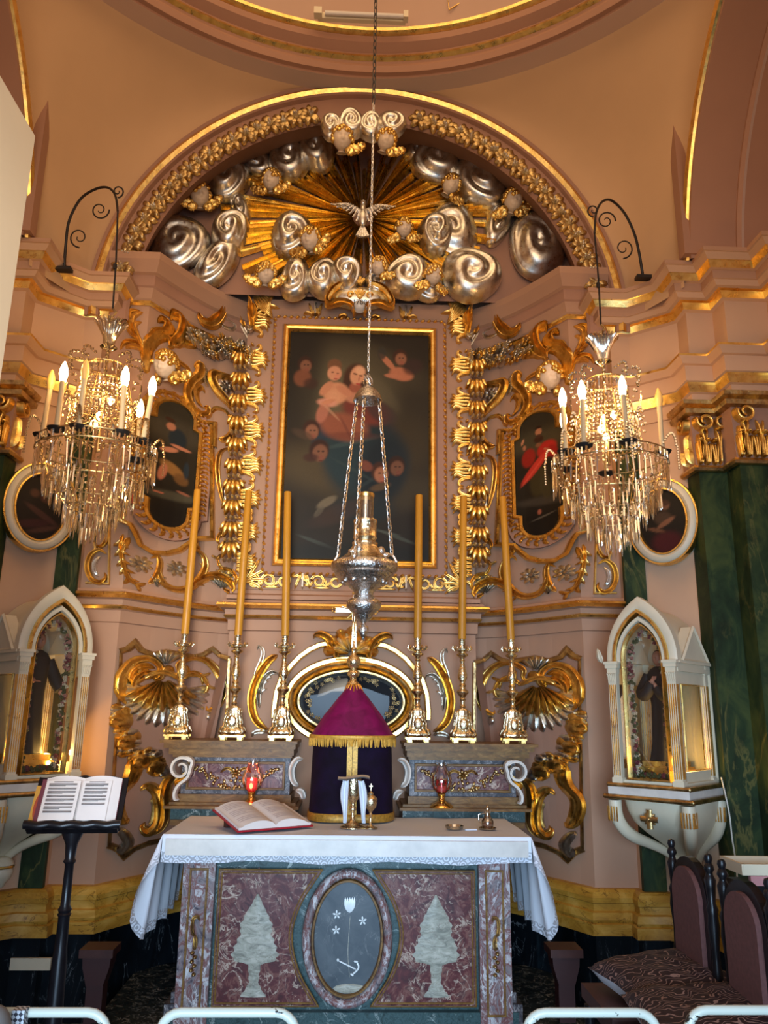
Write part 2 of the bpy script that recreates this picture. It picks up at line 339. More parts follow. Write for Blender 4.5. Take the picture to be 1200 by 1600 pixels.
class RF:
    """relief carver: everything is laid on a chart; m=-1 mirrors it to the other side"""
    def __init__(s, ch, m=1): s.ch = ch; s.m = m; s.mb = MB()
    def put(s, U, V, H, **kw):
        G = s.ch(U*s.m, V, H); s.mb.grid(G, flip=(s.m > 0), **kw)
    def strip(s, pts, w, h, g=1, ta=0.25, tb=0.15, base=0.0, lobes=0, mi=0, lift=0.0, K=None, up=None):
        p = np.asarray(pts, float); Ln = np.linalg.norm(np.diff(p, axis=0), axis=1).sum()
        K = K or int(min(60, max(8, Ln/0.010))); C = cr(p, K); T = np.gradient(C, axis=0); T /= np.linalg.norm(T, axis=1)[:, None]+1e-9
        N = np.stack([-T[:, 1], T[:, 0]], -1); t = np.linspace(0, 1, K)
        ww = np.interp(t, np.linspace(0, 1, len(w)), w) if hasattr(w, '__len__') else np.full(K, w)
        env = np.minimum(1, np.sqrt(np.clip(t/max(ta, 1e-3), 0, 1)))*np.minimum(1, np.sqrt(np.clip((1-t)/max(tb, 1e-3), 0, 1)))
        env = np.maximum(env, 0.06)
        if lobes: ww = ww*(0.78+0.32*np.abs(np.sin(t*PI*lobes))**0.7)
        u = np.linspace(-1, 1, 3+4*max(1, g) if g < 4 else 19)
        prof = np.sqrt(np.clip(1-np.abs(u)**3, 0, 1))*(1-(0.42 if g > 1 else (0.0 if g == 0 else 0.25))*(0.5-0.5*np.cos(PI*(u+1)*max(1, g))) if g else 1)
        U = C[:, 0][:, None]+N[:, 0][:, None]*u*(ww*env/2)[:, None]; V = C[:, 1][:, None]+N[:, 1][:, None]*u*(ww*env/2)[:, None]
        H = base+(h*env**0.7)[:, None]*prof+lift*(t**2)[:, None]
        H[:, 0] = base-0.006; H[:, -1] = base-0.006
        s.put(U, V, H, mi=mi)
    def flat(s, pts, w, h, closed=False, base=0.0, mi=0, prof=None, samp=0):
        """moulding of profile along a polyline with mitred corners"""
        p = np.asarray(pts, float)
        if samp: p = cr(p, samp)
        n = len(p); O = []
        for i in range(n):
            a = p[i-1] if (i or closed) else None; c = p[(i+1) % n] if (i < n-1 or closed) else None
            d1 = (p[i]-a) if a is not None else (c-p[i]); d2 = (c-p[i]) if c is not None else d1
            d1 = d1/(np.linalg.norm(d1)+1e-9); d2 = d2/(np.linalg.norm(d2)+1e-9)
            n1 = np.array([-d1[1], d1[0]]); n2 = np.array([-d2[1], d2[0]]); b = n1+n2; b /= np.linalg.norm(b)+1e-9
            O.append(b/max(0.35, b@n1))
        O = np.array(O)
        prof = prof or [(-1, -0.3), (-1, 0.7), (-0.6, 1), (0.6, 1), (1, 0.7), (1, -0.3)]
        U = np.stack([p[:, 0]+O[:, 0]*a*w/2 for a, _ in prof], 1); V = np.stack([p[:, 1]+O[:, 1]*a*w/2 for a, _ in prof], 1)
        H = np.tile(np.array([base+b*h for _, b in prof]), (n, 1))
        s.put(U, V, H, cu=closed, mi=mi)
    def blob(s, c, rx, rz, ang=0, h=0.02, g=0, base=0.0, mi=0, n=10, k=4, pt=0.0):
        r = np.linspace(0, 1, k+1)[:, None]; th = (np.arange(n)*2*PI/n)[None, :]
        a = r*np.cos(th)*rx; b = r*np.sin(th)*rz*(1-pt*(r*np.cos(th)+1)/2)
        H = base+h*np.sqrt(np.clip(1-r**2.2, 0, 1))*(1-(0.3*np.abs(np.cos(g*np.arcsin(np.clip(r*np.sin(th), -1, 1))*1.5)) if g else 0))*np.ones_like(th)
        H[-1] = base-0.004
        ca, sa = math.cos(ang), math.sin(ang)
        s.put(c[0]+a*ca-b*sa, c[1]+a*sa+b*ca, H, cv=True, mi=mi)
    def flower(s, c, r, n=6, h=0.02, mi=0, cm=None, a0=0, base=0.0):
        for i in range(n):
            a = a0+2*PI*i/n
            s.blob((c[0]+0.58*r*math.cos(a), c[1]+0.58*r*math.sin(a)), r*0.5, r*0.27, a, h, 1, base, mi, 8, 3)
        s.blob(c, r*0.26, r*0.26, 0, h*1.5, 0, base, mi if cm is None else cm, 8, 3)
    def spray(s, b, ang, L, n=5, spread=1.2, curl=0.8, w=0.02, h=0.02, mi=0, base=0.0, lift=0.0):
        for i in range(n):
            q = (i-(n-1)/2)/max(1, (n-1)/2); a = ang+q*spread/2; l = L*(1-0.28*abs(q)); pts = [b]; x, z = b
            for k in range(6):
                x += math.cos(a)*l/6; z += math.sin(a)*l/6; pts.append((x, z)); a += curl*(q if curl != 0 else 0)/6*1.6
            s.strip(pts, [w*0.6, w, w*1.1, w*0.7], h, 1, 0.1, 0.3, base, 0, mi, lift, K=9)
    def acan(s, pts, w, h, n=5, side=0, mi=0, base=0.0):
        """acanthus branch: ridged stem with curling leaflets on its sides"""
        s.strip(pts, [w*0.5, w*0.7, w*0.6, w*0.35], h, 2, 0.1, 0.2, base, 0, mi)
        C = cr(pts, 40); T = np.gradient(C, axis=0)
        for i in range(n):
            t = int((0.12+0.8*i/max(1, n-1))*39) if n > 1 else 20; c = C[t]; a = math.atan2(T[t][1], T[t][0])
            for sd in ((1, -1) if side == 0 else (side,)):
                l = w*(1.5-0.5*i/n); b = a+sd*0.35; x, z = c; q = [(x, z)]
                for k in range(5): x += math.cos(b)*l/5; z += math.sin(b)*l/5; q.append((x, z)); b += sd*0.22
                s.strip(q, [w*0.30, w*0.42, w*0.30], h*0.85, 1, 0.1, 0.3, base, 0, mi, 0, K=8)
    def cloud(s, c, rx, rz, ang=0, h=0.07, turns=1.6, base=0.0, mi=0, a0=0.0, d=1):
        n, k = 40, 16; r = np.linspace(0, 1, k+1)[:, None]; th = (np.arange(n)*2*PI/n)[None, :]
        wob = 1+0.05*np.sin(3*th+a0)
        ph = d*th+2*PI*turns*r**0.8+a0
        sw = (0.5-0.5*np.cos(ph)); H = base+h*(0.62*np.sqrt(np.clip(1-r**3, 0, 1))+0.26*(1-(1-sw)**2.2)*(1-r**6)*np.minimum(1, r*3)+0.14*(1-r))
        H[-1] = base-0.01
        a = r*np.cos(th)*rx*wob; b = r*np.sin(th)*rz*wob; ca, sa = math.cos(ang), math.sin(ang)
        s.put(c[0]+a*ca-b*sa, c[1]+a*sa+b*ca, H, cv=True, mi=mi)
    def shell(s, c, R, a0, a1, ribs, h, mi=0, base=0.0, r0=0.12):
        n, k = ribs*6+1, 10; r = np.linspace(r0, 1, k)[:, None]; t = np.linspace(0, 1, n)[None, :]; th = a0+(a1-a0)*t
        rib = np.abs(np.sin(PI*ribs*t)); edge = 0.86+0.14*rib
        H = base+h*(0.35+0.65*rib)*np.sin(PI*(0.15+0.80*r))**0.6
        U = c[0]+R*r*edge*np.cos(th); V = c[1]+R*r*edge*np.sin(th); H = H*np.ones_like(U); H[:, 0] = base-0.005; H[:, -1] = base-0.005; H[-1] = base-0.005
        s.put(U, V, H, mi=mi)
    def curl(s, c, r0, r1, a0, turns, w, h, g=1, mi=0, base=0.0):
        t = np.linspace(0, 1, max(10, int(16*abs(turns)))); r = r0+(r1-r0)*t; a = a0+turns*2*PI*t
        s.strip(np.stack([c[0]+r*np.cos(a), c[1]+r*np.sin(a)], -1), [w*1.3, w, w*0.7], h, g, 0.05, 0.1, base, 0, mi, K=len(t)*2)
    def build(s, *a, **k): return s.mb.build(*a, **k)

def sweep(plan, prof, mb, mis, closed=False):
    """moulding around a plan polyline; prof = (out, z); room is on the -Y side of a left-to-right run"""
    p = np.asarray(plan, float); n = len(p); O = []
    for i in range(n):
        d1 = p[i]-p[i-1] if (i or closed) else p[1]-p[0]; d2 = p[(i+1) % n]-p[i] if (i < n-1 or closed) else d1
        d1 = d1/np.linalg.norm(d1); d2 = d2/np.linalg.norm(d2)
        n1 = np.array([d1[1], -d1[0]]); n2 = np.array([d2[1], -d2[0]]); b = n1+n2; b /= np.linalg.norm(b)+1e-9
        O.append(b/max(0.4, b@n1))
    O = np.array(O)
    for k in range(len(prof)-1):
        (o1, z1), (o2, z2) = prof[k], prof[k+1]
        A = np.column_stack([p+O*o1, np.full(n, z1)]); B = np.column_stack([p+O*o2, np.full(n, z2)])
        mb.grid(np.stack([A, B], 1), cu=closed, mi=mis[k] if hasattr(mis, '__len__') else mis, flip=True)
def mirror(plan): return [(-x, y) for x, y in reversed(plan)]
# ================================================================== the setting
WING = [(1.58, 4.95), (1.58, 4.50), (1.70, 4.50), (1.93, 4.30), (1.93, 4.17), (2.09, 4.17), (2.09, 4.02), (2.34, 4.02), (2.34, 3.86), (2.75, 3.86), (2.75, -0.5)]
RPLAN = [p for p in PLAN if p[0] < 1.6][:-1]+[(1.58, 4.58)]
FULL = mirror(RPLAN[1:])+[p for p in RPLAN if p[0] > 0]
FLANK = [p for p in RPLAN if p[0] > 0.78]
CENTER = [(-0.785, 5.2), (-0.775, 5.0), (0.775, 5.0), (0.785, 5.2)]
PK, GD, YL = 0, 1, 2
mats = [M['plaster'], M['gold_smooth'], M['plaster_mauve']]

mb = MB(); mb.box((0, 2.2, -0.05), (6.4, 7.0, 0.1)); struct(mb, 'floor', M['nero_step'])
mb = MB(); mb.box((0, 4.35, 0.075), (2.3, 1.25, 0.15)); struct(mb, 'trim_1', M['nero_step'])

# retable wall
mb = MB(); sweep(FULL, [(0, 0.0), (0, 4.33)], mb, 0)
mb.box((0, 5.3, 3.0), (3.6, 0.15, 6.0)); struct(mb, 'wall_back', M['plaster'])
# black base and yellow moulding of the retable
def dado(plan, name1, name2):
    mb = MB(); sweep(plan, [(0.03, 0.0), (0.03, 0.415), (0.0, 0.42)], mb, 0); struct(mb, name1, M['nero'])
    mb = MB(); sweep(plan, [(0.0, 0.418), (0.075, 0.42), (0.075, 0.475), (0.062, 0.48), (0.070, 0.495), (0.064, 0.53), (0.045, 0.535), (0.045, 0.57), (0.055, 0.575), (0.058, 0.60), (0.045, 0.625), (0.03, 0.637), (0, 0.64)], mb, 0); struct(mb, name2, M['giallo'], True)
dado(FULL, 'baseboard_back', 'trim_dado_back')
W2 = [(1.58, 4.57)]+WING[1:]
dado(W2, 'baseboard_right', 'trim_dado_right')
dado(mirror(W2), 'baseboard_left', 'trim_dado_left')
# lower cornice of the retable
LC = [(0, 2.02), (.012, 2.025), (.014, 2.09), (.03, 2.098), (.04, 2.112), (.032, 2.12), (.035, 2.15), (.06, 2.158), (.085, 2.175), (.08, 2.188), (.055, 2.195), (.045, 2.21), (0, 2.215)]
lm = [0, 0, 0, 1, 1, 0, 0, 1, 1, 0, 0, 0]
mb = MB()
for pl in (mirror(FLANK), FLANK, CENTER): sweep(pl, [(o, z+(0.006 if pl is CENTER else 0)) for o, z in LC], mb, lm)
sweep(CENTER, [(0, 2.22), (0.03, 2.225), (0.03, 2.25), (0.012, 2.262), (0.012, 2.285), (0, 2.29)], mb, 0)
struct(mb, 'trim_cornice_lower', mats, True)
# upper cornice of the retable
UC = [(0, 4.02), (0.008, 4.022), (0.022, 4.035), (0.020, 4.05), (0.03, 4.06), (0.055, 4.12), (0.065, 4.13), (0.07, 4.20), (0.09, 4.21), (0.13, 4.28), (0.135, 4.325), (-0.2, 4.335)]
um = [0, 1, 1, 0, 0, 2, 2, 0, 0, 0, 0]
mb = MB()
for pl in (mirror(FLANK), FLANK): sweep(pl, UC, mb, um)
struct(mb, 'trim_cornice_upper', mats, True)
# wings
def wing(side, plan):
    mb = MB(); sweep(plan, [(0, 0), (0, 4.10)], mb, 0); struct(mb, 'wall_'+side, M['plaster_wing'])
    mb = MB()
    sweep(plan, [(0, 3.87), (0.02, 3.88), (0.03, 3.92), (0.05, 3.925), (0.07, 3.93), (0.09, 3.955), (0.10, 3.957), (0.10, 4.005), (0.12, 4.01), (0.138, 4.045), (0.142, 4.05), (0.17, 4.078), (0.18, 4.08), (0.18, 4.105), (-0.25, 4.115)],
          mb, [0, 1, 1, 0, 0, 0, 2, 0, 1, 1, 0, 0, 2, 0])
    sweep(plan, [(0, 3.262), (0.012, 3.264), (0.014, 3.345), (0.03, 3.352), (0.046, 3.392), (0.05, 3.405), (0.06, 3.41), (0.062, 3.50), (0.08, 3.505), (0.11, 3.54), (0.112, 3.553), (0, 3.575)],
          mb, [0, 0, 0, 1, 1, 0, 0, 0, 0, 1, 1])
    struct(mb, 'trim_entablature_'+side, [M['plaster_wing'], M['gold_smooth'], M['plaster']], True)
wing('right', WING); wing('left', mirror(WING))
for sx, side in ((1, 'right'), (-1, 'left')):
    # painted green marbled pilasters: a thin one beside the retable, a broad stepped one
    mb = MB(); pl = [(1.575, 4.52), (1.575, 4.485), (1.70, 4.485), (1.70, 4.53)]
    sweep(pl if sx > 0 else mirror(pl), [(0, 0.64), (0, 3.25)], mb, 0); struct(mb, 'trim_slim_pilaster_'+side, M['verde'])
    pl = [(1.915, 4.30), (1.915, 4.15), (2.075, 4.15), (2.075, 4.0), (2.325, 4.0), (2.325, 3.84), (2.73, 3.84)]
    mb = MB(); sweep(pl if sx > 0 else mirror(pl), [(0, 0.64), (0, 2.90)], mb, 0); struct(mb, 'trim_broad_pilaster_'+side, M['verde'])

# lunette, soffit and arches
AC = (0.0, 3.96)
def arcpts(R, a0, a1, n, c=AC): return [(c[0]+R*math.cos(a0+(a1-a0)*i/(n-1)), c[1]+R*math.sin(a0+(a1-a0)*i/(n-1))) for i in range(n)]
n = 72
def ring(R1, Y1, R2, Y2, c1=AC, c2=AC, a0=-0.05, a1=PI+0.05):
    A = arcpts(R1, a0, a1, n, c1); B = arcpts(R2, a0, a1, n, c2)
    return np.stack([[(x, Y1, z) for x, z in A], [(x, Y2, z) for x, z in B]], 1)
mb = MB(); GC = (0, 3.93)
G = ring(0.001, LUNY, 1.66, LUNY, a0=0.0, a1=PI); G[..., 2] = np.maximum(G[..., 2], 4.315); mb.grid(G); struct(mb, 'wall_lunette', M['plaster_mauve']); mb = MB(); mb.grid(ring(1.62, LUNY, 1.455, 4.52), mi=0)
mb.grid(ring(1.445, 4.52, 1.46, 4.50), mi=0); mb.grid(ring(1.46, 4.50, 1.61, 4.48), mi=0)
struct(mb, 'trim_arch_soffit', M['plaster_mauve'])
mb = MB()
prof = [(1.605, 4.48, 0), (1.612, 4.45, 0), (1.622, 4.44, 1), (1.645, 4.425, 1), (1.668, 4.44, 1), (1.674, 4.445, 0), (1.69, 4.435, 0), (1.70, 4.46, 0)]
for a, b in zip(prof[:-1], prof[1:]): mb.grid(ring(a[0], a[1], b[0], b[1]), mi=1 if a[2] and b[2] else 0)
struct(mb, 'trim_front_arch', [M['plaster_mauve'], M['gold_smooth']], True)
# pendentives
RC, RZ, RR = (0, 2.21), 5.60, 2.26
S = 49
def bottom(s):
    if s <= 0.46:
        a = PI/2*(1-s/0.46)*1.0; return np.array([1.69*math.cos(a), 4.45, AC[1]+1.69*math.sin(a)])
    if s < 0.54:
        q = (s-0.46)/0.08; return np.array([1.69+q*0.19, 4.45-q*0.40, 3.96])
    a = PI/2*(s-0.54)/0.46; return np.array([1.88, 2.40+1.65*math.cos(a), 3.96+1.65*math.sin(a)])
def top(s):
    a = PI/2*(1-s); return np.array([RR*math.cos(a), RC[1]+RR*math.sin(a), RZ])
mb = MB()
for sx in (1, -1):
    G = []
    for i in range(S):
        s = i/(S-1); b, t = bottom(s), top(s); row = []
        for j in range(13):
            q = j/12; p = b*(1-q)+t*q; L = np.linalg.norm(t-b)
            p = p+np.array([0.07*L*math.sin(PI*q)*0.7, 0.07*L*math.sin(PI*q)*0.7, 0.05*L*math.sin(PI*q)]); row.append(p*np.array([sx, 1, 1]))
        G.append(row)
    mb.grid(np.array(G), flip=(sx < 0))
struct(mb, 'ceiling', M['plaster_vault'], True)
def circ(R, z, n=96): return np.array([(R*math.cos(2*PI*i/n), RC[1]+R*math.sin(2*PI*i/n), z) for i in range(n)])
def rings(L, name, mat, smooth=True):
    mb = MB()
    for a, b in zip(L[:-1], L[1:]): mb.grid(np.stack([circ(a[0], a[1]), circ(b[0], b[1])], 1), cu=True, mi=a[2] if len(a) > 2 else 0)
    struct(mb, name, mat, smooth)
rings([(2.30, 5.598), (2.13, 5.60)], 'ceiling_pale_band', M['plaster_pale'], False)
rings([(2.13, 5.60, 0), (2.128, 5.615, 0), (2.10, 5.62, 0), (2.09, 5.66, 0), (2.105, 5.69, 0), (2.10, 5.705, 1), (2.075, 5.72, 1), (2.085, 5.745, 0), (2.09, 5.76, 0), (2.04, 5.80, 0), (2.035, 5.84, 0), (2.05, 5.86, 1), (2.02, 5.875, 1), (2.02, 5.90, 0), (2.05, 5.93, 0)],
      'trim_dome_ring', [M['plaster_mauve'], M['gold_smooth']])
rings([(2.05, 5.93), (2.02, 6.2), (1.9, 6.6), (1.6, 7.0), (1.1, 7.3), (0.5, 7.45), (0.01, 7.48)], 'ceiling_dome', M['dome'])
# side arches with their soffits and end walls
for sx, side in ((1, 'right'), (-1, 'left')):
    mb = MB(); A = np.linspace(0.088, PI-0.088, 60); cy, cz = 2.40, 3.96
    def sr(x, R): return np.array([(sx*x, cy+R*math.cos(a), cz+R*math.sin(a)) for a in A])
    pr = [(1.885, 1.66, 0), (1.87, 1.635, 1), (1.865, 1.615, 1), (1.875, 1.59, 1), (1.89, 1.585, 0), (1.89, 1.56, 0), (2.15, 1.55, 0), (2.15, 1.535, 0), (2.17, 1.52, 2), (2.19, 1.53, 0), (2.55, 1.53, 0)]
    for a, b in zip(pr[:-1], pr[1:]): mb.grid(np.stack([sr(a[0], a[1]), sr(b[0], b[1])], 1), mi=a[2], flip=sx > 0)
    struct(mb, 'trim_side_arch_'+side, [M['plaster_mauve'], M['gold_smooth'], M['plaster_pale']], True)
    mb = MB(); mb.box((sx*2.6, 2.0, 5.37), (0.08, 4.6, 2.5)); mb.box((sx*2.25, 3.98, 5.2), (0.8, 0.08, 2.16)); struct(mb, 'wall_chapel_'+side, M['plaster_mauve'])
mb = MB(); mb.box((0, 2.0, 7.6), (6.2, 7.4, 0.08)); struct(mb, 'ceiling_outer', M['dome'])
# cream pier close by on the left
a, b = P(55, 213, 2.2), P(8, 700, 2.2)
mb = MB(); x = a.x; zt = a.z
mb.add([(x, 2.2, 0), (x, 2.2, zt), (x-0.02, 1.2, 0), (x-0.02, 1.2, zt), (x-0.5, 1.2, 0), (x-0.5, 1.2, zt), (x-0.5, 2.2, 0), (x-0.5, 2.2, zt)],
       [(0, 1, 3, 2), (2, 3, 5, 4), (4, 5, 7, 6), (6, 7, 1, 0), (1, 7, 5, 3)])
struct(mb, 'wall_pier', M['cream'])

# fluorescent tube and star inside the dome
t = thing('tube_light', 'unlit white tube light fixed inside the dome ring', 'lamp', tuple(P(566, 22, 4.12)))
a, b = P(497, 20, 4.12), P(634, 26, 4.12)
mb = MB(); mb.tube([a+(b-a)*0.08, b], 0.016, 10); mb.build('tube', M['led'], t)
mb = MB(); mb.box(tuple((a+b)/2+Vector((0, 0.03, 0.0))), (abs(b.x-a.x), 0.03, 0.045)); mb.box(tuple(a), (0.05, 0.05, 0.05)); mb.box(tuple(b), (0.03, 0.05, 0.05)); mb.build('batten', M['white_paint'], t, False)
mb = MB(); pts = [P(x, y, 4.16) for x, y in [(698, -12), (702, 15), (722, 3), (728, -4), (748, -6), (762, -2), (775, 5), (772, -15)]]
mb.tube(pts, 0.006, 6, closed=True); mb.build('gold_star_outline', M['gold_smooth'], None, True, 'thin gold star outline painted on the dome above the chain', 'ornament')
# ================================================================== lunette: glory of rays, clouds, cherubs
OR_ = 'ornament'
def cherub(name, label, px, py, fn, ch, s, tilt=0.0, yaw=0.0, wings=((-1, 0.3), (1, 0.3)), group=None, off=0.0, m=1, neck=True):
    """head of about 1 unit width in local frame: x right, z up, -y outwards"""
    u, v = fn(px, py); p = ch(np.array([u*m]), np.array([v]), np.array([off]))[0]
    t = thing(name, label, 'cherub', tuple(p), group)
    R = Matrix.Rotation(yaw, 3, 'Z') @ Matrix.Rotation(tilt, 3, 'Y') @ Matrix.Rotation(0.42, 3, 'X'); s = s*1.22; Rn = np.array(R)*s
    def head(D):
        x, y, z = D[..., 0], D[..., 1], D[..., 2]; fr = np.clip(-y, 0, 1)
        k = 1+0*x
        k = k+0.30*np.exp(-((x/0.12)**2+((z+0.10)/0.18)**2))*(fr > 0.3)            # nose
        k = k-0.20*np.exp(-(((np.abs(x)-0.30)/0.16)**2+((z-0.12)/0.12)**2))*(fr > 0.3)  # eye sockets
        k = k+0.05*np.exp(-(((np.abs(x)-0.30)/0.10)**2+((z-0.10)/0.05)**2))*(fr > 0.3)
        k = k+0.07*np.exp(-(((np.abs(x)-0.38)/0.22)**2+((z+0.28)/0.2)**2))*(fr > 0.2)   # cheeks
        k = k+0.12*np.exp(-((x/0.17)**2+((z+0.45)/0.07)**2))*(fr > 0.3)-0.10*np.exp(-((x/0.18)**2+((z+0.36)/0.04)**2))*(fr > 0.3)
        k = k+0.06*np.exp(-((x/0.2)**2+((z+0.72)/0.14)**2))
        return D*k[..., None]
    mb = MB(); mb.ball((0, 0, 0), (0.5, 0.52, 0.62), 40, 34, fn=head)
    if neck: mb.lathe([(0.30, -0.72), (0.22, -0.66), (0.18, -0.55), (0.18, -0.4)], (0, 0.18, 0), 12)
    mb.v = [V@Rn.T+np.array(p) for V in mb.v]; mb.build('face', M['skin_plaster'], t, 'all')
    mb = MB(); rr = random.Random(int(px*7+py))
    for i in range(70):
        a = rr.uniform(0, 2*PI); q = rr.uniform(0.0, 1.0); el = math.radians(-12+100*q)
        x, y, z = math.cos(a)*math.cos(el), math.sin(a)*math.cos(el), math.sin(el)
        if y < -0.30 and z < 0.50-0.55*abs(x): continue
        mb.ball((x*0.54, y*0.54+0.02, z*0.64-0.02), (0.15, 0.15, 0.13), 7, 5)
    for sg in (-1, 1):
        for z in (0.2, 0.02, -0.15): mb.ball((sg*0.50, 0.12, z), (0.10, 0.16, 0.12), 7, 5)
    mb.v = [V@Rn.T+np.array(p) for V in mb.v]; mb.build('hair', M['gold'], t)
    for sg, a in wings:
        mb = MB()
        ca, sa = math.cos(a), math.sin(a)
        for (du, dz, rx, rz, yy, rot) in ((.30, .02, .46, .27, -.12, .0), (.62, .14, .36, .22, -.06, .35), (.10, -.12, .30, .22, -.22, -.4)):
            M3 = Matrix.Rotation(-(a+rot)*sg, 3, 'Y'); c = (sg*(.34+du*ca), yy, -.55+du*sa+dz)
            def rid(D):
                k = 1+.13*np.cos(np.arctan2(D[..., 2], D[..., 0]*sg+1.1)*26)+.05*np.cos(D[..., 0]*16); return D*np.stack([k*0+1, k**2, k], -1)
            mb.ball(c, (rx, .15, rz), 30, 12, M3=M3, fn=rid)
        for k in range(9): q = k/8; mb.ball((sg*(.30+.75*q*ca), -.20, -.66+.75*q*sa+.10*math.sin(q*3)), (.075, .06, .065), 7, 5)
        mb.v = [V@Rn.T+np.array(p) for V in mb.v]; mb.build('wing', M['gold'], t)
    return t

# --- rays
gc = on_lun(567, 337)
T_ = thing('ray_glory', 'gilded burst of pleated rays spreading behind the dove', OR_, (gc[0], LUNY, gc[1]))
NR = 76
for i in range(NR):
    a = 2*PI*i/NR+0.02*math.sin(i*2.3); L = (0.98 if math.sin(a) > -0.05 else 0.80)
    ex = abs(math.cos(a)); L = 0.50+0.56*ex**1.5 if math.sin(a) > 0 else 0.42+0.60*ex**1.2
    L *= (1.0, 0.86, 0.94, 0.78)[i % 4]; wd = 2*PI/NR*0.47
    f = RF(LUN); r0 = 0.07; hh = 0.016+0.009*((i*7) % 3)
    R_ = np.array([r0, L*0.5, L])[:, None]; w_ = np.array([-1, -0.55, -0.1, 0.35, 1])[None, :]*wd
    U = gc[0]+R_*np.cos(a+w_); V = gc[1]+R_*np.sin(a+w_)
    H = np.array([[0, 1, 0.35, 0.8, 0]])*hh*np.array([[0.8], [1.5], [1.9]])+0.012
    f.put(U, V, H); f.put(np.vstack([U[-1], U[-1]]), np.vstack([V[-1], V[-1]]), np.vstack([H[-1], H[-1]*0-0.01]))
    f.build('ray', M['ray_gold'], T_, False)

# --- clouds (px, py, rx, ry, angle, relief, label)
CL = [
 (279, 380, 44, 42, 0.3, .11, 'largest silvered scroll cloud at the foot of the arch on the lectern side'),
 (339, 412, 26, 48, 0.5, .10, 'trailing silvered cloud resting on the cornice on the lectern side'),
 (374, 322, 15, 28, -0.3, .07, 'narrow silvered cloud under the round cloud on the lectern side'),
 (360, 364, 27, 33, 0.2, .13, 'silvered scroll cloud below the outermost cherub on the lectern side'),
 (355, 282, 33, 31, 0, .12, 'round silvered scroll cloud above the outermost cherub on the lectern side'),
 (400, 250, 28, 20, 0.7, .08, 'small folded silvered cloud leading up to the pair of round clouds'),
 (453, 250, 30, 32, 0.2, .11, 'lower of the two round silvered clouds left of the top cherub'),
 (494, 238, 28, 31, -0.2, .13, 'upper of the two round silvered clouds left of the top cherub'),
 (456, 368, 31, 34, 0.2, .13, 'silvered scroll cloud behind the cherub just left of the dove'),
 (462, 436, 22, 34, 0.1, .10, 'upright silvered cloud under the cherub just left of the dove'),
 (505, 436, 24, 30, 0.1, .11, 'silvered cloud standing left of the gilded cartouche'),
 (541, 430, 24, 27, 0, .12, 'silvered cloud directly above the dated cartouche'),
 (652, 236, 20, 17, 0.3, .09, 'small silvered cloud right of the two top cherubs'),
 (682, 254, 37, 32, 0.2, .12, 'silvered scroll cloud high on the chair side of the rays'),
 (748, 284, 36, 43, -0.5, .13, 'large silvered scroll cloud high under the arch on the chair side'),
 (779, 345, 19, 36, 0.3, .08, 'narrow silvered cloud behind the outermost cherub on the chair side'),
 (838, 385, 40, 50, -0.15, .13, 'largest silvered scroll cloud at the foot of the arch on the chair side'),
 (706, 358, 40, 42, 0, .09, 'wide silvered cloud behind the cherub just right of the dove'),
 (680, 368, 26, 32, 0.1, .15, 'small silvered scroll cloud below the cherub just right of the dove'),
 (736, 430, 44, 40, 0, .13, 'wide round silvered cloud resting on the cornice on the chair side'),
 (636, 434, 34, 34, 0.5, .12, 'silvered cloud between the two lowest cherubs on the chair side'),
 (668, 442, 24, 26, 0.1, .08, 'low silvered cloud behind the lowest cherub on the chair side'),
 (590, 440, 20, 18, 0.1, .09, 'small silvered cloud right of the dated cartouche'),
]
for i, (x, y, rx, ry, a, h, lb) in enumerate(CL):
    c = on_lun(x, y); k = on_lun(x+1, y)[0]-c[0]; kz = c[1]-on_lun(x, y+1)[1]; f = RF(LUN)
    f.cloud(c, rx*k*1.08, ry*kz*1.06, -a, h, 1.5+0.4*((i*3) % 3), 0.02 if h < .1 else 0.045, a0=i*1.7, d=1 if x < 567 else -1)
    f.build('carved_cloud', M['silver'], label=lb, cat='cloud', group='silvered clouds of the lunette')
TOP = Plane(4.49)
for i, (x, y, rx, ry, lb) in enumerate([(517, 194, 17, 17, 'first'), (549, 190, 22, 20, 'second'), (579, 194, 20, 19, 'third'), (612, 190, 24, 17, 'fourth')]):
    c = on_plane(4.46)(x, y); f = RF(TOP); f.cloud(c, rx*.0043, ry*.0062, 0, .07, 1.6, 0, a0=i*2.1, d=-1 if i % 2 else 1)
    f.build('carved_cloud', M['silver'], label=lb+' silvered cloud from the lectern side in the row at the top of the arch', cat='cloud', group='silvered clouds of the lunette')

# --- cherubs of the lunette
CH = [
 (312, 304, .105, -.15, .3, ((-1, .1), (1, .35)), 'cherub with gold wings, outermost under the arch on the lectern side'),
 (424, 281, .095, .1, -.2, ((-1, -.2), (1, .1)), 'cherub with gold wings between the round clouds on the lectern side'),
 (535, 215, .10, 0, .1, ((1, .1),), 'cherub at the top of the rays just left of the lamp chain'),
 (604, 217, .092, .25, .2, ((1, .2),), 'cherub at the top of the rays just right of the lamp chain'),
 (705, 288, .092, .35, .4, ((1, -.3),), 'tilted cherub against the rays on the chair side'),
 (802, 313, .105, .15, .1, ((-1, -.9), (1, .5)), 'cherub with gold wings, outermost under the arch on the chair side'),
 (485, 374, .105, 0, -.3, ((-1, -.2), (1, .5)), 'cherub with gold wings just left of the dove'),
 (631, 356, .085, 0, .2, ((1, -.1), (-1, -.8)), 'cherub just right of the dove'),
 (415, 427, .095, 0, .2, ((-1, .0), (1, .3)), 'lowest cherub on the cornice on the lectern side'),
 (592, 416, .082, .2, -.3, ((1, -.2),), 'small cherub just above the dated cartouche'),
 (677, 430, .088, 0, .3, ((-1, -.6), (1, -.7)), 'lowest cherub beside the wide round cloud on the chair side'),
]
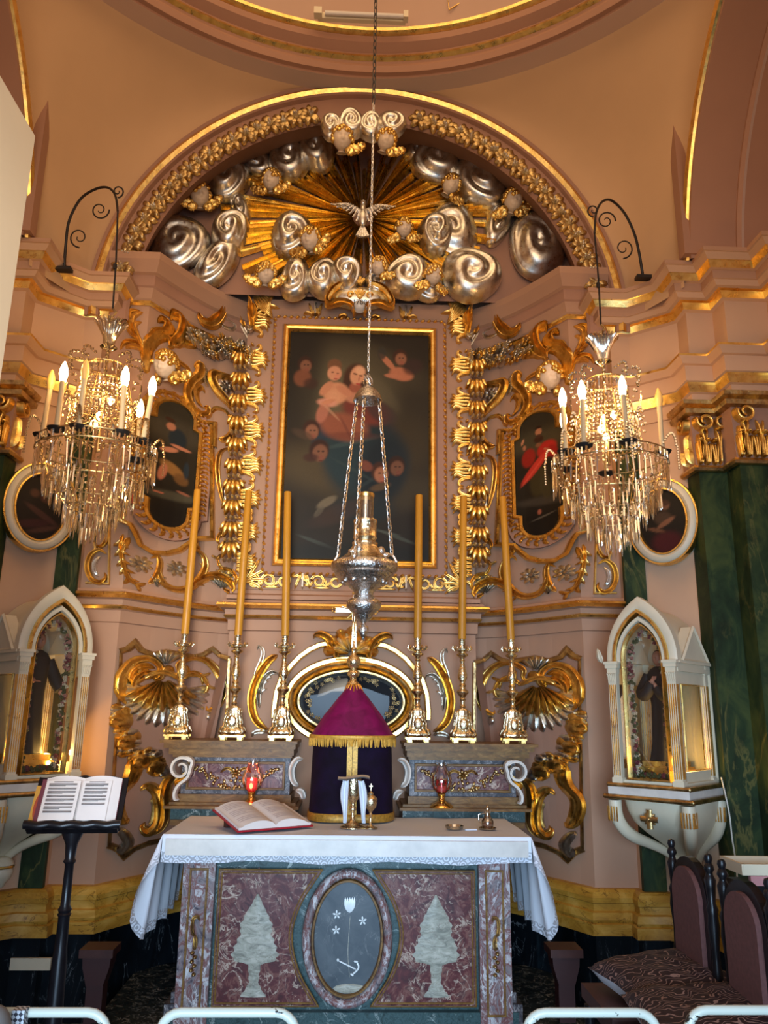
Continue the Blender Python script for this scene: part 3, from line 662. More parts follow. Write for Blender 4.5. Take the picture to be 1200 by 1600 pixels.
for x, y, s, t, yw, wg, lb in CH:
    top_ = y < 225
    cherub('cherub_head', lb, x, y, on_plane(4.40) if top_ else on_plane(LUNY-0.16), TOP if top_ else LUN, s, t, yw, wg, 'cherub heads of the lunette', 0.08 if top_ else 0.16)

# --- dove
dv = P(567, 337, 4.70); T_ = thing('dove', 'silver dove with spread wings at the centre of the gilded rays', 'dove', tuple(dv))
mb = MB(); c = np.array(dv)
mb.ball(c+np.array([0, 0, -.01]), (.036, .03, .075), 14, 10); mb.ball(c+np.array([0, -.02, .085]), (.022, .026, .026), 10, 8); mb.tube([c+np.array([0, -.04, .083]), c+np.array([0, -.062, .075])], [.008, .002], 6)
mb.tube([c+np.array([0, 0, .04]), c+np.array([0, -.01, .09])], [.026, .02], 8); mb.build('body', M['silver'], T_)
mb = MB()
for k in range(5): a = (k-2)*.20; mb.tube([c+np.array([0, .01, -.06]), c+np.array([.10*math.sin(a), .01, -.06-.10*math.cos(a)])], [.008, .016, .013], 6)
mb.build('tail', M['chased_silver'], T_)
for sg in (-1, 1):
    mb = MB()
    for row in range(2):
        for k in range(9):
            q = k/8; st = c+np.array([sg*(.02+.12*q), -.01-.012*row, .02+.05*math.sin(PI*q*.7)]); L = (.10-.045*row)*(1-.3*q)
            mb.tube([st, st+np.array([sg*L*(.25+.9*q), .0, -L*(.7-.9*q)])], [.011, .015, .006], 6)
    mb.tube([c+np.array([sg*.02, -.01, .02]), c+np.array([sg*.09, -.01, .075]), c+np.array([sg*.18, 0, .06])], [.02, .016, .006], 7)
    mb.build('wing', M['chased_silver'], T_)

# --- flower garland under the arch
for sx, lb in ((-1, 'gilded flower garland curving under the arch on the lectern side'), (1, 'gilded flower garland curving under the arch on the chair side')):
    T_ = thing('flower_garland', lb, 'garland', (0, 4.5, 3.9)); T_['group'] = 'arch garlands'
    for i in range(21):
        a = math.radians(8+68*i/20) if sx > 0 else math.radians(172-68*i/20)
        f = RF(Plane(4.485-0.0)); c = (GC[0]+1.535*math.cos(a), GC[1]+1.535*math.sin(a)); rr = random.Random(i*3+sx)
        for k in range(7):
            b = a+PI/2+rr.uniform(-.3, .3)+k*2*PI/7
            f.blob((c[0]+.042*math.cos(b), c[1]+.042*math.sin(b)), .042, .023, b, .034, 1, 0, 0, 8, 3)
        for k in range(2): b = rr.uniform(0, 6.28); f.blob((c[0]+.02*math.cos(b), c[1]+.02*math.sin(b)), .014, .014, 0, .045, 0, 0, 1, 8, 3)
        f.blob(c, .015, .015, 0, .05, 0, 0, 1, 8, 3)
        f.build('flower', [M['gold_old'], M['silver']], T_)
# ================================================================== carved retable
def side_words(m): return 'lectern' if m < 0 else 'chair'
A3 = crop(180, 440, 4.615); A4 = crop(120, 680, 3.75); A7 = crop(160, 980, 4.21); A1 = crop(380, 440, 6, on_slab)
A4r = crop(690, 680, 3.87); A5r = crop(680, 440, 4.615)
def refl(a): a = np.array(a, float); a[:, 0] *= -1; return a      # a left-hand trace to the positive side
def L(fn, *pts): return refl(fn(*pts))
G2 = [M['gold'], M['silver']]
# ---- central frame and board
T_ = thing('picture_frame', 'large gilded picture frame around the painting of mother and child', 'frame', (0, 5.0, 2.3))
def rect(x0, z0, x1, z1): return [(x0, z0), (x1, z0), (x1, z1), (x0, z1)]
FX, FZ0, FZ1 = 0.500, 2.465, 4.10
f = RF(SLAB); f.flat(rect(-FX, FZ0, FX, FZ1), 0.05, 0.06, True, prof=[(-1, -.1), (-1, .7), (-.6, 1), (-.3, .8), (.2, .75), (.5, .9), (1, .5), (1, -.1)]); f.build('gilded_moulding', M['gold_smooth'], T_, False)
f = RF(SLAB); f.flat(rect(-FX-.055, FZ0-.05, FX+.055, FZ1+.05), 0.08, 0.035, True, prof=[(-1, -.1), (-1, .6), (-.7, 1), (.5, 1), (1, .5), (1, -.1)]); f.build('board', M['plaster_mauve'], T_, False)
f = RF(SLAB); X, Z0, Z1 = FX+.085, FZ0-.075, FZ1+.08
def rope(f, pts, step=.042, w=.034, h=.055, base=0.0):
    for a, b in zip(pts[:-1], pts[1:]):
        a, b = np.array(a), np.array(b); n = max(1, int(np.linalg.norm(b-a)/step)); an = math.atan2(b[1]-a[1], b[0]-a[0])
        for k in range(n): c = a+(b-a)*(k+.5)/n; f.blob(c, step*.5, w*.42, an+.6, h, 0, base, 0, 8, 3)
rope(f, [(-X, Z0), (X, Z0), (X, Z1), (-X, Z1), (-X, Z0)]); f.build('rope_moulding', M['gold'], T_)

# slab edges raised board
for m in (-1, 1):
    # acanthus brackets down each side of the frame board
    for k, y in enumerate([500, 560, 618, 672, 725, 778, 830, 878]):
        x, z = on_slab(397-0.055*(y-470)*0.9, y); f = RF(SLAB, m); x = 0.762
        for q in range(5):
            b = z+(q-2)*.022; s = (q-2)/2
            f.strip([(x, b), (x-.055, b+.006*s), (x-.105, z+.034*s), (x-.152+.024*abs(s), z+.070*s)], [.020, .024, .028, .024], .060, 1, .1, .25, 0.0, K=12)
        for s in (-1, 1):
            f.strip([(x, z+s*.050), (x-.045, z+s*.056), (x-.085, z+s*.080), (x-.08, z+s*.108), (x-.05, z+s*.104)], [.024, .028, .022, .016], .045, 1, .1, .2, K=14)
        f.blob((x-.01, z+.095), .014, .014, 0, .03); f.blob((x-.025, z+.118), .016, .010, .8, .03)
        f.build('acanthus_bracket', M['gold'], label='gilded acanthus bracket, %s from the top on the %s side of the large frame' % (('first', 'second', 'third', 'fourth', 'fifth', 'sixth', 'seventh', 'eighth')[k], side_words(m)), cat='ornament', group='acanthus brackets beside the large frame')
    # corner leaves
    f = RF(SLAB, m)
    for q in range(6): f.strip([(.745-.012*q, 4.345), (.72-.016*q, 4.27+.008*q), (.66-.006*q, 4.21+.010*q), (.60+.004*q, 4.175+.016*q)], .022, .055, 1, .1, .3, K=14)
    f.spray((.70, 4.30), -2.4, .16, 4, 1.6, .8, .022, .05); f.spray((.63, 4.32), -.6, .10, 3, 1.4, .6, .02, .05)
    f.build('corner_leaf', M['gold'], label='gilded corner leaf at the top of the large frame, %s side' % side_words(m), cat='ornament', group='corner leaves')
    f = RF(SLAB, m); f.spray((.70, 2.33), 2.35, .20, 6, 1.5, .7, .024, .05); f.curl((.64, 2.335), .05, .012, 0.5, 1.2, .018, .04)
    f.build('corner_leaf', M['gold'], label='gilded corner leaf at the foot of the large frame, %s side' % side_words(m), cat='ornament', group='corner leaves')
    # clasps on top and bottom rails
    for (x, z, d, nm) in ((.315, 4.255, 1, 'top'), (.33, 2.345, -1, 'lower')):
        f = RF(SLAB, m)
        for s in (-1, 1):
            f.spray((x+s*.012, z-.05*d), PI/2*d-s*.35*d, .11, 3, .9, s*.9, .018, .045)
        f.strip([(x, z-.05), (x, z+.06)], .016, .05, 1, .05, .05, 0, 0, 1); f.build('rail_clasp', G2, label='gilded leaf clasp on the %s rail of the large frame, %s side' % (nm, side_words(m)), cat='ornament', group='rail clasps')
    for xs_, wh in (((.12, .23), 'near its middle'), ((.45, .545), 'near its corner')):
        f = RF(SLAB, m)
        for i_, x in enumerate(xs_):
            f.curl((x, 2.345), .045, .012, 0 if i_ else PI/2, 1.3, .018, .04); f.spray((x+.05, 2.31), 1.2, .07, 3, 1.2, .6, .016, .035)
        f.strip([(xs_[0]+.02, 2.305), (xs_[1]+.04, 2.305)], .012, .03)
        f.build('rail_scroll', M['gold'], label='gilded scroll on the lower rail of the large frame, %s, %s side' % (wh, side_words(m)), cat='ornament', group='rail scrolls')

# ---- dated cartouche
cc = on_slab(562, 478)
T_ = thing('cartouche', 'silver cartouche dated 1780 between gold scrolls above the large painting', 'cartouche', (cc[0], 4.95, cc[1]))
for m in (-1, 1):
    f = RF(SLAB); x, z = cc
    f.strip([(x+m*.045, z+.085), (x+m*.10, z+.095), (x+m*.17, z+.06), (x+m*.215, z-.01), (x+m*.215, z-.055), (x+m*.18, z-.05)], [.02, .045, .055, .05, .03], .09, 3, .1, .1, .12)
    f.strip([(x+m*.215, z-.07), (x+m*.14, z-.035), (x+m*.06, z-.05), (x+m*.035, z-.10), (x+m*.045, z-.13)], [.03, .035, .035, .02], .09, 2, .2, .1, .12)
    f.strip([(x+m*.15, z-.085), (x+m*.11, z-.066), (x+m*.08, z-.085)], .018, .06, 1, .1, .1, .0)
    f.curl((x+m*.065, z-.0), .022, .008, 0, 1.2, .014, .05, base=.16)
    f.build('scroll', M['gold'], T_)
f = RF(SLAB); f.blob((cc[0], cc[1]+.01), .20, .085, 0, .065, 0, .12, 0, 32, 8); f.build('shield', M['silver'], T_)
f = RF(SLAB); f.blob((cc[0], cc[1]-.075), .055, .042, 0, .05, 0, .16, 0, 20, 5); f.build('date_boss', M['white_marble'], T_)
f = RF(SLAB)
for a in (-.9, -.45, 0, .45, .9): f.strip([(cc[0], cc[1]-.03), (cc[0]+.05*math.sin(a), cc[1]+.06*math.cos(a))], .016, .03, 1, .2, .2, .175)
for a in (-.6, 0, .6): f.strip([(cc[0], cc[1]+.09), (cc[0]+.06*math.sin(a), cc[1]+.09+.07*math.cos(a))], .022, .04, 1, .1, .2, .15)
f.build('leaf_spray', M['gold'], T_)
def text(name, body, size, loc, rot, mat, parent=None, ext=.001, align='CENTER', **tg):
    cu = bpy.data.curves.new(name, 'FONT'); cu.body = body; cu.size = size; cu.extrude = ext; cu.align_x = align; cu.align_y = 'CENTER'; cu.resolution_u = 3
    o = bpy.data.objects.new(name, cu); COL.objects.link(o); cu.materials.append(mat); o.location = loc; o.rotation_euler = rot
    me = bpy.data.meshes.new_from_object(o); nm = o.name; bpy.data.objects.remove(o); o = bpy.data.objects.new(name, me); COL.objects.link(o); o.location = loc; o.rotation_euler = rot
    if parent:
        o.parent = parent; q = parent; s = Vector((0, 0, 0))
        while q is not None: s += q.location; q = q.parent
        o.location = Vector(loc)-s
    return o
text('date_digits', '1780', .050, (cc[0], 4.778, cc[1]-.072), (PI/2, 0, 0), M['black_text'], T_)

# ---- paintings -----------------------------------------------------
def paint(name, chart, x0, z0, x1, z1, bgc, blobs, h, res=.006, inside=None, cols=None, **tg):
    nx = int((x1-x0)/res)+1; nz = int((z1-z0)/res)+1
    u, v = np.meshgrid(np.linspace(0, 1, nx), np.linspace(0, 1, nz)); c = np.zeros((nz, nx, 3))
    b0, b1 = np.array(s2l(*bgc[0])), np.array(s2l(*bgc[1])); c[:] = b0*(1-v[..., None])+b1*v[..., None]
    asp = (z1-z0)/(x1-x0)
    for bl in blobs:
        bx, by, rx, ry, an, col, al = bl[:7]; soft = (bl[7] if len(bl) > 7 else 0.35)*.72
        dx, dz = (u-bx), (1-v-by)*asp; ca, sa = math.cos(an), math.sin(an)
        a = (dx*ca+dz*sa)/rx; b = (-dx*sa+dz*ca)/(ry)
        q = np.sqrt(a*a+b*b); k = np.clip((1+soft-q)/(2*soft), 0, 1); k = k*k*(3-2*k)*al
        c = c*(1-k[..., None])+np.array(s2l(*col))*k[..., None]
    rg = np.random.RandomState(3); c *= 1+0.10*(rg.rand(nz, nx, 1)-.5)
    U = x0+(x1-x0)*u; V = z0+(z1-z0)*v
    mb = MB(); G = chart(U, V, np.full_like(U, h)); cc_ = c.reshape(-1, 3)
    if inside is None: mb.grid(G)
    else:
        Fc = []; ins = inside(U, V)
        for i in range(nz-1):
            for j in range(nx-1):
                if ins[i, j] or ins[i+1, j] or ins[i, j+1] or ins[i+1, j+1]: Fc.append((i*nx+j, i*nx+j+1, (i+1)*nx+j+1, (i+1)*nx+j))
        mb.add(G.reshape(-1, 3), Fc)
    return mb.build(name, M['paint'], None, True, col=cc_, **tg)
m_, nt, b = newmat('oil_paint'); M['paint'] = m_
at = node(nt, 'ShaderNodeAttribute', attribute_name='paint'); nt.links.new(at.outputs['Color'], b.inputs['Base Color']); b.inputs['Roughness'].default_value = 0.5; b.inputs['Specular IOR Level'].default_value = 0.2
bump(nt, b, noise(nt, coords(nt), 60, 4), .15, .002)
SK, SKD, HR, DK = (196, 128, 92), (150, 84, 60), (70, 40, 26), (28, 24, 20)
def putto(x, y, s, t=0, dark=1.0):
    d = lambda c: tuple(k*dark for k in c)
    return [(x, y, .040*s, .046*s, t, d((84, 46, 30)), 1, .3), (x+.004*s, y+.008*s, .030*s, .036*s, t, d(SK), 1, .3), (x+.010*s, y+.020*s, .012*s, .010*s, 0, d((206, 110, 86)), .6), (x-.002*s, y+.004*s, .006*s, .004*s, 0, d(HR), .8, .3), (x+.016*s, y+.004*s, .006*s, .004*s, 0, d(HR), .8, .3), (x+.008*s, y+.028*s, .008*s, .003*s, 0, d((140, 50, 40)), .7, .4)]
MAD = [(.5, .42, .62, .55, 0, (52, 44, 30), .8, .8), (.42, .30, .30, .35, 0, (104, 94, 66), .75, .7), (.62, .14, .35, .12, .4, (74, 64, 44), .6, .8), (.80, .50, .22, .20, 0, (58, 48, 30), .7, .7), (.08, .2, .16, .5, 0, (30, 24, 18), .7, .7),
 (.28, .62, .35, .16, .2, (84, 70, 44), .6, .7), (.75, .72, .4, .12, -.1, (62, 54, 36), .6, .7),
 (.66, .26, .18, .05, .9, (96, 84, 62), .3, .6),
 # mantle and lap
 (.58, .44, .20, .15, .5, (44, 38, 40), .9, .4), (.56, .58, .28, .28, 0, (26, 42, 46), 1, .35), (.40, .56, .14, .24, -.5, (30, 50, 54), .9, .4), (.68, .62, .16, .26, .3, (18, 30, 36), .9, .4), (.55, .78, .20, .10, 0, (22, 36, 40), .9, .5),
 (.46, .50, .17, .018, -.25, (60, 78, 74), .5, .6), (.48, .62, .16, .012, .5, (46, 62, 60), .5, .6), (.60, .66, .14, .012, -.6, (44, 58, 58), .5, .6),
 (.24, .46, .05, .16, .2, (24, 46, 60), .8, .4),
 (.55, .355, .17, .10, .3, (112, 50, 38), 1, .35), (.40, .43, .17, .10, .2, (138, 78, 54), 1, .35), (.42, .44, .10, .010, 1.1, (100, 50, 40), .5, .6), (.46, .47, .18, .028, 0, (92, 44, 34), .5, .6), (.66, .36, .12, .07, .6, (60, 44, 40), .8, .4),
 # head
 (.475, .205, .085, .105, .15, (72, 42, 26), 1, .3), (.43, .24, .045, .10, .2, (66, 38, 24), .9, .4), (.475, .26, .045, .055, 0, SKD, 1, .3), (.49, .195, .052, .074, .25, (206, 144, 104), 1, .25), (.505, .175, .035, .03, 0, (222, 168, 126), .7, .6),
 (.472, .190, .016, .006, .2, (90, 50, 36), .9, .4), (.512, .198, .014, .006, .2, (90, 50, 36), .9, .4), (.500, .212, .007, .022, .2, (176, 106, 76), .7, .5), (.494, .236, .017, .007, .1, (168, 60, 52), .9, .4), (.47, .30, .06, .04, 0, (186, 124, 92), .9, .4),
 # child
 (.325, .155, .050, .052, 0, (112, 74, 48), 1, .3), (.325, .190, .050, .055, .1, (200, 138, 102), 1, .25), (.345, .205, .02, .02, 0, (206, 120, 92), .5, .6), (.312, .185, .010, .005, 0, (96, 54, 40), .9, .4), (.348, .190, .009, .005, 0, (96, 54, 40), .9, .4), (.334, .215, .013, .005, 0, (150, 60, 50), .9, .4),
 (.34, .280, .092, .080, -.1, (196, 134, 96), 1, .25), (.27, .26, .065, .030, -.9, (190, 126, 90), 1, .3), (.40, .27, .065, .028, .5, (188, 122, 88), 1, .3), (.33, .30, .05, .06, 0, (212, 152, 112), .5, .7),
 (.28, .325, .07, .030, .1, (206, 140, 112), .9, .4), (.25, .37, .04, .08, .3, (180, 110, 84), .8, .4), (.30, .36, .10, .010, .8, (190, 140, 106), .5, .5),
 (.29, .32, .05, .016, -.3, SK, 1, .4)]
MAD += putto(.115, .150, 1.3, 0, .62) + [(.10, .215, .060, .065, .2, (120, 70, 46), .9, .35), (.16, .24, .05, .04, 0, (60, 36, 26), .8, .5)]
MAD += [(.80, .185, .085, .050, .2, (176, 108, 76), 1, .3), (.70, .13, .085, .022, .85, (176, 110, 78), 1, .3), (.66, .09, .03, .05, 0, (52, 48, 40), .9, .4), (.88, .15, .07, .06, -.5, (54, 34, 30), .8, .4), (.74, .195, .06, .018, .1, (180, 112, 80), .9, .3)] + putto(.79, .105, 1.3, 0, .72)
MAD += putto(.175, .445, 1.5, 0, .68) + putto(.235, .535, 1.7, .2, .60) + [(.12, .47, .08, .03, .4, (74, 56, 40), .7, .5), (.18, .57, .05, .03, 0, (60, 30, 26), .8, .5)]
MAD += putto(.66, .625, 1.55, 0, .78) + putto(.77, .595, 1.5, .2, .55) + [(.56, .60, .05, .035, .5, (120, 66, 48), .9, .4), (.66, .69, .07, .025, -.3, (96, 72, 44), .7, .5)]
MAD += [(.30, .76, .075, .028, -.55, (112, 100, 78), .8, .4), (.25, .80, .05, .020, -.9, (90, 82, 66), .7, .4), (.40, .80, .22, .06, -.4, (64, 44, 34), .5, .6), (.25, .93, .14, .012, .35, (70, 78, 70), .6, .5), (.78, .90, .14, .012, .35, (76, 84, 74), .6, .5), (.70, .88, .10, .008, .2, (84, 90, 80), .5, .5), (.5, .97, .6, .06, 0, (22, 26, 24), .8, .7)]
ox0, oz0, ox1, oz1 = -FX+.02, FZ0+.02, FX-.02, FZ1-.02
paint('altar_painting', SLAB, ox0, oz0, ox1, oz1, ((34, 30, 24), (34, 26, 18)), MAD, .022, .0048, label='large dark oil painting of a seated mother holding a child among cherubs', cat='painting')

# ---- side paintings in shaped frames
op = A5r((740, 948), (655, 985), (610, 1050), (590, 1125), (528, 1160))
zt = on_ret(841, 644)[1]; zb = on_ret(842, 836)[1]; zs1 = on_ret(800, 690)[1]; zs2 = on_ret(800, 808)[1]
RA, HW = .087, .120; mx = 1.168
def opening(grow=0.0, n=14):
    R_, H_ = RA+grow, HW+grow; a = (H_*.0); pts = []
    zc1, zc2 = zt-RA, zb+RA*1.05
    for i in range(n+1): t = PI*i/n; pts.append((mx+R_*math.cos(t), zc1+R_*math.sin(t)))
    pts += [(mx-R_, zs1+grow), (mx-H_, zs1+grow-.012), (mx-H_, zs2-grow+.012), (mx-R_, zs2-grow)]
    for i in range(n+1): t = PI+PI*i/n; pts.append((mx+R_*math.cos(t), zc2+R_*1.05*math.sin(t)))
    pts += [(mx+R_, zs2-grow), (mx+H_, zs2-grow+.012), (mx+H_, zs1+grow-.012), (mx+R_, zs1+grow)]
    return pts
def in_open(U, V):
    u = np.abs(np.abs(U)-mx); zc1, zc2 = zt-RA, zb+RA*1.05
    return ((u < HW) & (V < zs1) & (V > zs2)) | ((u < RA) & (V < zc1) & (V > zc2)) | ((u**2+(V-zc1)**2 < RA**2) & (V >= zc1)) | ((u**2+((V-zc2)/1.05)**2 < RA**2) & (V <= zc2))
REDM = [(.5, .25, .55, .3, 0, (76, 68, 48), .8, .8), (.45, .9, .6, .3, 0, (26, 22, 18), .9, .6), (.6, .72, .5, .10, .1, (74, 66, 56), .6, .7), (.2, .45, .25, .4, 0, (36, 32, 26), .8, .6),
 (.50, .56, .15, .36, .05, (62, 54, 32), 1, .3), (.62, .62, .10, .28, -.1, (66, 58, 36), .9, .4), (.34, .36, .12, .22, .1, (150, 40, 30), 1, .3), (.66, .33, .16, .20, .3, (176, 44, 34), 1, .3), (.45, .45, .08, .42, .62, (196, 58, 44), 1, .3), (.76, .36, .08, .16, -.2, (150, 34, 28), .9, .4), (.40, .48, .02, .34, .62, (226, 96, 74), .5, .5),
 (.53, .235, .085, .08, 0, (60, 36, 24), 1, .3), (.53, .175, .055, .085, 0, (176, 118, 84), 1, .3), (.53, .21, .045, .05, 0, (74, 46, 32), .9, .4), (.53, .14, .06, .035, 0, (44, 26, 18), 1, .3), (.52, .28, .05, .05, 0, (140, 90, 60), .8, .5),
 (.24, .22, .022, .08, .3, (186, 124, 88), 1, .3), (.27, .27, .03, .06, 0, (180, 116, 84), .9, .4), (.66, .33, .06, .02, .6, (190, 124, 92), .9, .4), (.50, .80, .035, .06, 0, (160, 90, 66), 1, .4), (.56, .84, .2, .02, -.3, (110, 100, 84), .6, .6)]
BLUM = [(.5, .25, .55, .3, 0, (70, 62, 48), .8, .8), (.45, .92, .6, .3, 0, (26, 23, 20), .9, .6), (.55, .74, .5, .10, -.1, (86, 80, 62), .7, .6),
 (.55, .30, .16, .24, 0, (36, 44, 48), 1, .3), (.42, .40, .16, .06, -.3, (180, 116, 84), 1, .3), (.62, .36, .18, .04, .1, (184, 118, 86), 1, .3), (.42, .22, .08, .09, .2, (170, 110, 80), 1, .3), (.40, .17, .09, .05, .2, (60, 38, 26), 1, .3),
 (.50, .54, .24, .12, .6, (140, 98, 52), 1, .35), (.66, .60, .14, .12, .8, (110, 76, 42), .9, .4), (.34, .58, .07, .2, .2, (176, 108, 78), 1, .3), (.30, .74, .09, .025, 0, (176, 104, 76), 1, .3), (.72, .70, .12, .03, .2, (150, 92, 68), .9, .4), (.74, .52, .05, .2, 0, (40, 52, 60), .8, .4)]
for m in (-1, 1):
    lb = 'small painting of a bearded man in red robes in a shaped frame' if m > 0 else 'small painting of a crouching bare-legged figure on a cloud in a shaped frame'
    x0, x1 = (mx-HW-.02, mx+HW+.02); 
    if m < 0: x0, x1 = -x1, -x0
    paint('side_painting', RET, x0, zb-.02, x1, zt+.02, ((26, 23, 20), (52, 46, 34)), REDM if m > 0 else BLUM, .030, .0055, in_open, label=lb, cat='painting', group='side paintings')
    T_ = thing('shaped_frame', 'gilded shaped frame around the painting of the %s' % ('man in red robes' if m > 0 else 'crouching bare-legged figure'), 'frame', (m*mx, 4.6, zb))
    f = RF(RET, m); f.flat(opening(.012), .026, .055, True); f.build('inner_moulding', M['gold_smooth'], T_, False)
    f = RF(RET, m); f.flat(opening(.046), .066, .038, True, prof=[(-1, -.1), (-1, 1), (1, .7), (1, -.1)]); f.build('pink_board', M['plaster_mauve'], T_, False)
    # carved leaf band
    f = RF(RET, m); op_ = opening(.046, 10); n_ = len(op_)
    for i in range(n_):
        a, b = np.array(op_[i]), np.array(op_[(i+1) % n_]); l = np.linalg.norm(b-a)
        if l < .005: continue
        an = math.atan2(b[1]-a[1], b[0]-a[0]); k = max(1, int(l/.03)); nn = np.array([-math.sin(an), math.cos(an)])
        for q in range(k):
            c = a+(b-a)*(q+.5)/k; f.blob(c+nn*.013, .020, .010, an+.7, .034, 1, .03, 0, 8, 3); f.blob(c-nn*.013, .020, .010, an-.7, .034, 1, .03, 0, 8, 3); f.blob(c, .008, .008, 0, .036, 0, .03, 0, 6, 2)
    f.build('leaf_band', M['gold'], T_)
    outer = L(A4, (790, -60), (792, 600), (690, 602), (665, 625), (600, 672), (520, 690), (440, 684), (370, 640), (335, 560), (310, 520), (245, 490), (240, 375))
    f = RF(RET, m); f.flat(outer, .026, .06, False); f.build('outer_moulding', M['gold_smooth'], T_, False)
    outer = L(A3, (715, 1190), (718, 1018), (622, 1005), (560, 930), (500, 860), (430, 808), (330, 785), (240, 815), (185, 880))
    f = RF(RET, m); f.flat(outer, .024, .05, False); f.build('outer_moulding', M['gold_smooth'], T_, False)

def orn(name, label, fn, m, mats_=None, group=None):
    f = RF(RET, m); fn(f); return f.build(name, mats_ or G2, label=label % side_words(m), cat='ornament', group=group or name.replace('_', ' ')+'s of the retable')
for m in (-1, 1):
    sw = side_words(m)
    def o1(f):   # leaves on the upper cornice
        for p in [((985, 345), (975, 250), (930, 190), (860, 165), (800, 120)), ((940, 350), (900, 260), (850, 215), (820, 200)), ((1000, 350), (985, 250), (975, 160), (940, 165)), ((990, 300), (1010, 230), (990, 160))]:
            f.strip(L(A3, *p), [.03, .045, .035, .02], .07, 2, .1, .2, .05)
        f.strip(L(A3, (615, 250), (640, 310), (700, 330), (760, 290), (800, 230), (800, 180)), [.03, .06, .07, .05, .03], .08, 3, .1, .2, .08)
        f.spray(L(A3, (800, 160))[0], 2.4, .10, 4, 1.4, .8, .02, .05, base=.10)
    orn('cornice_leaf', 'gilded curling leaf rising over the upper cornice, %s side', o1, m)
    def o2(f):
        p = L(A3, (770, 300), (800, 290), (870, 330), (850, 360), (790, 340), (770, 300)); f.strip(p, .024, .06, 2, .05, .05, .05, 0, 1)
        f.strip(L(A3, (900, 300), (960, 350), (1000, 330)), .03, .05, 2, .1, .1, .05, 0, 1)
    orn('silver_ribbon', 'silver ribbon loop above the flower swag, %s side', o2, m)
    def o3(f):
        rr = random.Random(5+m)
        for i in range(64):
            t = rr.random(); x = 540+450*t; y = 395+190*t**.8*(1-.35*t)+rr.uniform(-75, 75)*(.55+.5*math.sin(PI*t)); c = L(A3, (x, y))[0]
            if i % 3 == 2: f.blob(c, .018, .018, 0, .10, 0, .03, 1, 8, 4)
            else: f.flower(c, rr.uniform(.022, .036), 5, .05, 0 if i % 3 == 0 else rr.choice((0, 1)), 1, rr.random()*6, .03+rr.random()*.05)
        for i in range(10): c = L(A3, (930+rr.uniform(-50, 50), 480+i*14))[0]; f.blob(c, .02, .014, rr.random()*3, .09, 1, .03, i % 2, 8, 3)
    orn('flower_swag', 'swag of gold and silver flowers under the upper cornice, %s side', o3, m)
    def o4(f):
        f.strip(L(A3, (205, 640), (212, 540), (225, 450), (280, 395), (350, 385), (400, 420), (390, 460), (365, 450)), [.03, .05, .06, .05, .03], .07, 2, .05, .15, .0)
        f.strip(L(A3, (235, 425), (300, 360), (370, 350), (385, 300), (340, 260), (295, 275)), [.03, .055, .055, .03], .08, 3, .1, .2)
        f.strip(L(A3, (400, 450), (470, 400), (500, 320), (480, 250), (420, 220), (390, 260)), [.04, .07, .07, .05, .03], .09, 3, .1, .2)
        f.spray(L(A3, (430, 420))[0], PI+.75+PI/2+.4 if False else -.55+PI, .19, 5, .9, -.6, .028, .05)
        for p in [((205, 600), (200, 500), (150, 430), (70, 420), (20, 470)), ((195, 520), (160, 400), (90, 330), (70, 250)), ((180, 470), (150, 380), (130, 300), (180, 270)), ((170, 420), (120, 330), (120, 240), (190, 200)), ((150, 400), (90, 320), (100, 210), (170, 190)), ((200, 560), (180, 470), (120, 450), (60, 460))]:
            f.strip(L(A3, *p), [.03, .04, .035, .02], .055, 2, .1, .2)
    orn('acanthus_scroll', 'tall gilded acanthus scroll above the cherub beside the chandelier, %s side', o4, m)
    def o5(f):
        f.strip(L(A3, (435, 510), (445, 560), (490, 590), (540, 630)), [.03, .035, .03], .05, 2)
        f.strip(L(A3, (560, 600), (610, 590), (610, 660), (550, 720), (520, 800), (545, 880), (600, 940), (660, 950), (670, 900), (630, 895)), [.05, .07, .06, .055, .06, .04, .03], .08, 2, .1, .1)
        f.strip(L(A3, (640, 790), (620, 750), (580, 770), (590, 850), (630, 900)), [.025, .035, .03, .02], .06, 1)
        for k in range(8): f.blob(L(A3, (650+6*math.sin(k), 620+k*16))[0], .012, .012, 0, .05, 0, 0, 1, 7, 3)
        f.strip(L(A3, (680, 940), (720, 900), (790, 920), (830, 980)), .025, .04, 1)
    orn('volute_scroll', 'gilded S-shaped volute between the shaped frame and the husk drop, %s side', o5, m)
    def o6(f):
        f.strip(L(A3, (870, 690), (780, 670), (715, 655), (700, 700), (740, 780), (810, 860), (835, 920)), [.03, .04, .06, .07, .07, .06, .04], .075, 2, .1, .15)
        f.strip(L(A3, (835, 940), (850, 1040), (820, 1110), (770, 1130), (735, 1115)), [.03, .04, .05, .05], .06, 2, .1, .2)
        f.strip(L(A4, (900, 60), (840, 90), (820, 170), (830, 290), (860, 400), (880, 440)), [.02, .035, .035, .03, .02], .055, 2)
        f.strip(L(A4, (890, 280), (855, 310), (860, 380), (890, 420)), [.02, .03, .02], .04, 2, mi=1)
        f.acan(L(A4, (880, 560), (840, 570), (820, 610), (835, 640)), .035, .05, 2)
    orn('ribbon_scroll', 'broad gilded bent ribbon scroll beside the husk drop, %s side', o6, m)
    def o7(f): f.flower(L(A3, (800, 745))[0], .055, 7, .05, 1, 1)
    orn('silver_flower', 'silver flower inside the bent ribbon scroll, %s side', o7, m, group='silver flowers of the retable')
    # husk drop
    T_ = thing('husk_drop', 'hanging drop of gilded bellflower husks at the edge of the large frame, %s side' % sw, 'ornament', (m*.76, 5.0, 2.5), 'husk drops')
    ys = [560, 592, 626, 660, 694, 728, 760, 792, 826, 858]
